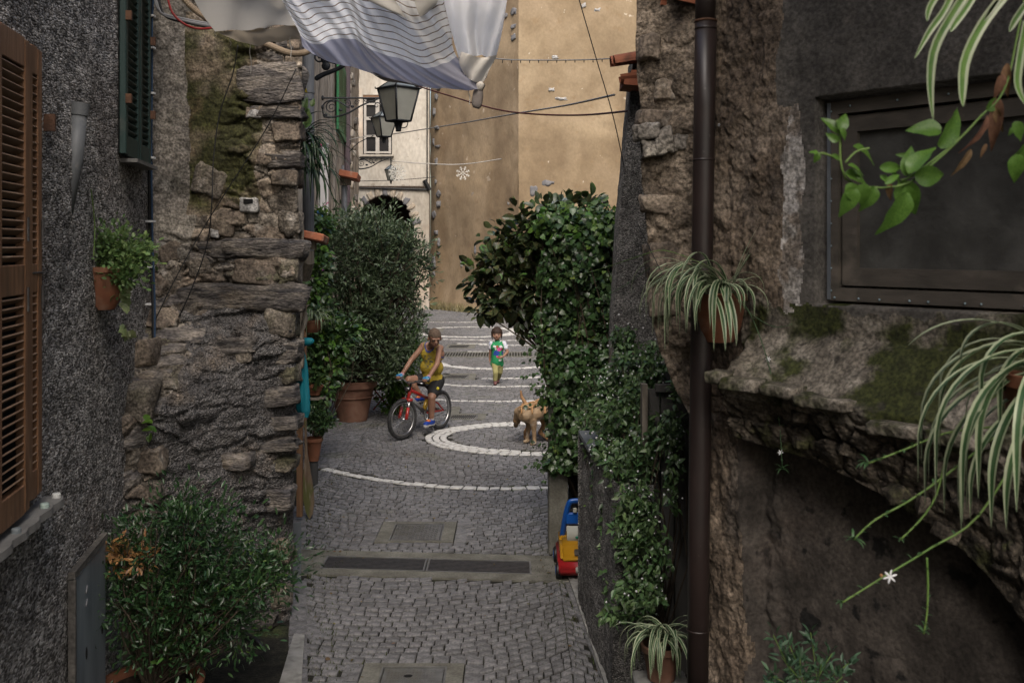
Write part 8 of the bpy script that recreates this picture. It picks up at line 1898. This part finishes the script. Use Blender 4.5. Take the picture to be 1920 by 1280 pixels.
for s_, e_, nm in ((sL, eL, 1), (sR, eR, 0)): flesh('sleeve', [(s_, s_.lerp(e_, .50), .043, .044)], [], .006, M['white_cotton'], girl, 2)
def gpx(c): return 960 + c.x * F / c.y, HY - (c.z - CZ) * F / c.y
def gprint(c, n, col):
    if n.y > -.15: return False
    x, y = gpx(c); nz_ = vnoise(np.array([[x * .35, y * .35, 3.]]))[0]
    d_ = lambda a, b, rx, ry: ((x - a) / rx) ** 2 + ((y - b) / ry) ** 2 + .5 * nz_ < 1
    if col == 'p_blue': return d_(930.5, 662, 6, 4.6) or d_(942.5, 661, 2, 4)
    if col == 'p_pink': return d_(936, 655, 4, 3.6) or d_(932, 668, 2, 1.4)
    if col == 'p_white': return d_(939.5, 650, 3, 2.4) or d_(927, 649.5, 3, 2) or d_(938, 675, 3, 1.8) or d_(929, 654, 1.6, 2)
    return d_(932, 650, 2.4, 2.6) or d_(935.5, 669.5, 5, 2) or d_(941, 654, 1.6, 2.4)
paint(tee_o, girl, [(M[k_], (lambda c, n, k_=k_: gprint(c, n, k_))) for k_ in ('p_blue', 'p_pink', 'p_white', 'p_red')])
flesh('trousers', [(gpel, gpel - up * .03, .098, .098), (hL, kL, .066, .048), (hR, kR, .066, .048), (kL, kL.lerp(aL, .92), .048, .038), (kR, kR.lerp(aR, .92), .048, .038)], [], .0065, M['pants_y'], girl, 2)
for a_, dz in ((aR, 0), (aL, .02)):
    ft_ = V((a_.x, a_.y, 0)); flesh('shoe', [(V((a_.x, a_.y + .02, .036 + dz)), V((a_.x, a_.y - .085, .028 + dz * .2)), .034, .028), (a_, V((a_.x, a_.y + .01, .05 + dz)), .032, .034)], [], .0055, M['sandal'], girl, 2)

# ------------------------------------------------------------------ dogs
M['dog_tan'] = mat('tan_dog_coat', [(.22, .14, .075), (.34, .235, .14), (.44, .33, .22)], scale=5, rough=.85, bump=.4, bscale=60, bdist=.004, spots=[((.46, .40, .34), 4, .60, .68, 5, .8), ((.08, .06, .05), 3, .64, .72, 5, .6)])
M['dog_tan2'] = mat('ginger_dog_coat', [(.28, .15, .07), (.38, .23, .12)], scale=5, rough=.85, bump=.4, bscale=60, bdist=.004)
M['harness'] = mat('tan_leather_harness', [(.32, .16, .06), (.50, .30, .14)], scale=20, rough=.6, bump=.3)
YA = 12.0; dg = lambda px, py, dy=0.: P(px, py, YA + dy)
def ground(v, r): return V((v.x, v.y, r))
dA = thing('dog', (dg(1010, 836).x, YA, 0), 'tan harnessed dog facing left with its head lowered behind its chest', 'dog')
caps = [(dg(986, 775), dg(1004, 773, .02), .112, .108), (dg(1004, 772, .02), dg(1030, 766, .08), .106, .076), (dg(1030, 766, .08), dg(1046, 766, .14), .080, .10), (dg(984, 770), dg(973, 772, .06), .085, .062), (dg(973, 772, .06), dg(969, 782, .12), .055, .045),
        (dg(999, 786, -.03), dg(1001, 804, -.03), .058, .034), (dg(1001, 804, -.03), dg(1002, 826, -.03), .030, .023), (dg(1002, 826, -.03), ground(dg(1002, 834, -.03), .03), .026, .026), (ground(dg(1002, 834, -.03), .026), ground(dg(997, 836, -.06), .022), .028, .024),
        (dg(992, 788, .10), dg(991, 806, .10), .048, .029), (dg(991, 806, .10), ground(dg(988, 827, .10), .05), .027, .021), (ground(dg(990, 827, .10), .03), ground(dg(984, 828, .08), .022), .028, .022),
        (dg(1042, 778, .10), dg(1040, 796, .06), .085, .052), (dg(1040, 796, .06), dg(1050, 812, .1), .046, .028), (dg(1050, 812, .1), ground(dg(1044, 828, .08), .03), .026, .024), (ground(dg(1044, 828, .08), .026), ground(dg(1038, 829, .06), .022), .027, .022),
        (dg(1052, 758, .16), dg(1066, 752, .2), .03, .02), (dg(1066, 752, .2), dg(1078, 740, .22), .02, .01)]
ells = [(dg(969, 788, .18), (.05, .075, .055)), (dg(967, 797, .26), (.03, .05, .03))]
flesh('body', caps, ells, .0075, M['dog_tan'], dA, 8)
flesh('ear', [(dg(967.5, 780, .12), dg(965.5, 790, .12), .018, .016), (dg(965.5, 786, .12), dg(966.5, 790, .12), .016, .010)], [], .005, M['dog_tan2'], dA, 2)
hr_ = MB()
for (a, b, c_) in (((972, 764), (985, 758), (1000, 752)), ((1000, 754), (1012, 748), (1024, 748)), ((985, 762), (996, 763), (1006, 756)), ((1008, 752), (1020, 756), (1032, 752))): hr_.tube(cat([dg(*a, -.11), dg(*b, -.10), dg(*c_, -.08)], 12), .014, 6, flat=.6)
for x in (980, 1000, 1024): hr_.tube(cat([dg(x, 756, -.04), dg(x - 2, 764, -.13), dg(x - 2, 776, -.15)], 8), .011, 6, flat=.5)
hr_.build('harness', M['harness'], dA, True)
dB = thing('dog', (dg(1000, 820, .35).x, YA + .35, 0), 'ginger dog standing behind the harnessed dog with its tail curled up', 'dog'); YA += .36
caps = [(dg(990, 772), dg(1012, 768, .05), .11, .115), (dg(1012, 768, .05), dg(1034, 768, .1), .118, .135), (dg(1034, 764, .1), dg(1052, 756, .14), .09, .06), (dg(989, 762), dg(984, 754), .034, .026), (dg(984, 754), dg(978, 744), .025, .020), (dg(978, 744), dg(976.5, 733), .019, .013),
        (dg(988, 780, -.05), dg(994, 796, -.05), .075, .045), (dg(994, 796, -.05), dg(985, 810, -.05), .036, .026), (dg(985, 810, -.05), ground(dg(985, 822, -.05), .03), .024, .022), (ground(dg(985, 822, -.05), .026), ground(dg(991, 824, -.08), .022), .026, .02),
        (dg(1020, 782, -.1), dg(1022, 796, -.12), .07, .042), (dg(1022, 796, -.12), dg(1012, 811, -.13), .036, .026), (dg(1012, 811, -.13), ground(dg(1027, 824, -.13), .03), .024, .022), (ground(dg(1027, 824, -.13), .026), ground(dg(1034, 825, -.13), .022), .026, .02),
        (dg(1040, 785, .1), ground(dg(1040, 822, .1), .03), .05, .024), (ground(dg(1040, 822, .1), .026), ground(dg(1046, 823, .1), .022), .026, .02)]
flesh('body', caps, [(dg(1060, 750, .16), (.075, .05, .055)), (dg(1072, 754, .18), (.045, .03, .03))], .008, M['dog_tan2'], dB, 3)
YA -= .36

# ------------------------------------------------------------------ toy car
tp = lambda px, py, dy=0.: P(px, py, 7.25 + dy)
ty = thing('toy_car', (tp(1075, 1075).x, 7.35, 0), 'yellow, red and blue plastic ride-on toy car parked in the nook beside the post', 'toy car')
M['t_red'] = mat('toy_red_plastic', [(.30, .014, .016)], rough=.3, bump=.03, spec=.5); M['t_yel'] = mat('toy_yellow_plastic', [(.42, .21, .012)], rough=.3, bump=.03, spec=.5); M['t_blue'] = mat('toy_blue_plastic', [(.005, .085, .38)], rough=.35, bump=.03, spec=.5); M['t_white'] = mat('toy_white_plastic', [(.45, .45, .40)], rough=.4, bump=0)
x0, x1 = tp(1046, 0).x, tp(1046, 0).x + .34; xm = (x0 + x1) / 2; yf = 7.10
def slab(pts_yz, xa, xb, m_, nm, inset=.0, bev=.012):
    o = MB().prism(pts_yz, [], (xa, 0, 0), (0, 1, 0), (0, 0, 1), xb - xa).build(nm, m_, ty)
    bm = bmesh.new(); bm.from_mesh(o.data); bmesh.ops.recalc_face_normals(bm, faces=bm.faces); bmesh.ops.dissolve_limit(bm, angle_limit=.02, verts=bm.verts, edges=bm.edges); bmesh.ops.bevel(bm, geom=list(bm.edges), offset=bev, segments=3, affect='EDGES', clamp_overlap=True); bm.to_mesh(o.data); bm.free()
    o.data.polygons.foreach_set('use_smooth', [True] * len(o.data.polygons)); return o
slab([(yf, .045), (yf - .012, .09), (yf, .135), (yf + .55, .135), (yf + .55, .045)], x0, x1, M['t_red'], 'bumper')
slab([(yf + .008, .130), (yf + .05, .17), (yf + .15, .225), (yf + .27, .255), (yf + .30, .13)], x0 + .015, x1 - .015, M['t_yel'], 'bonnet', bev=.028)
slab([(yf + .29, .13), (yf + .29, .22), (yf + .54, .22), (yf + .54, .13)], x0 + .02, x1 - .02, M['t_yel'], 'seat')
slab([(yf + .045, .172), (yf + .052, .186), (yf + .11, .205), (yf + .11, .17)], xm - .055, xm + .10, M['win_frame'], 'bonnet_panel', bev=.004)
slab([(yf + .19, .22), (yf + .25, .33), (yf + .262, .33), (yf + .225, .22)], xm - .10, xm + .13, M['t_white'], 'windscreen', bev=.004)
MB().ell((xm - .02, yf + .195, .262), (.022, .006, .010)).build('sticker', mat('green_sticker', [(.0, .22, .14)], rough=.5, bump=0), ty)
slab([(yf - .016, .068), (yf - .020, .09), (yf - .014, .112), (yf, .11), (yf, .07)], xm - .05, xm + .06, M['t_white'], 'number_plate', bev=.004)
MB().tube(cat([(x0 + .045, yf + .42, .20), (x0 + .065, yf + .36, .36), (x0 + .09, yf + .33, .47), (x0 + .12, yf + .325, .495), (x1 - .12, yf + .325, .495), (x1 - .09, yf + .33, .47), (x1 - .065, yf + .36, .36), (x1 - .045, yf + .42, .20)], 40), .021, 10, flat=.8).build('handle_frame', M['t_blue'], ty, True)
MB().box((xm, yf + .35, .36), (.20, .03, .09), bev=.01).build('handle_panel', M['t_blue'], ty)
MB().ell((xm + .03, yf + .325, .425), (.020, .018, .022)).build('yellow_knob', M['t_yel'], ty, True); MB().box((xm - .035, yf + .33, .425), (.028, .02, .035), bev=.004).build('white_knob', M['t_white'], ty); MB().cyl((xm - .09, yf + .34, .425), (xm + .09, yf + .34, .425), .006, 8).build('axle_rod', M['black_pl'], ty)
for (x_, y_) in ((x0 + .005, yf + .08), (x1 - .005, yf + .08), (x0 + .005, yf + .46), (x1 - .005, yf + .46)):
    wv = MB().lathe([(0, -.024), (.05, -.024), (.058, -.016), (.058, .016), (.05, .024), (0, .024)], (x_, y_, .058), 22, R=Matrix.Rotation(math.pi / 2, 3, 'Y')).build('wheel', M['black_pl'], ty, True, True)
    MB().lathe([(0, -.027), (.03, -.026), (.034, -.020), (0, -.018)], (x_, y_, .058), 16, R=Matrix.Rotation(math.pi / 2, 3, 'Y')).build('hubcap', M['t_blue'], wv, True)
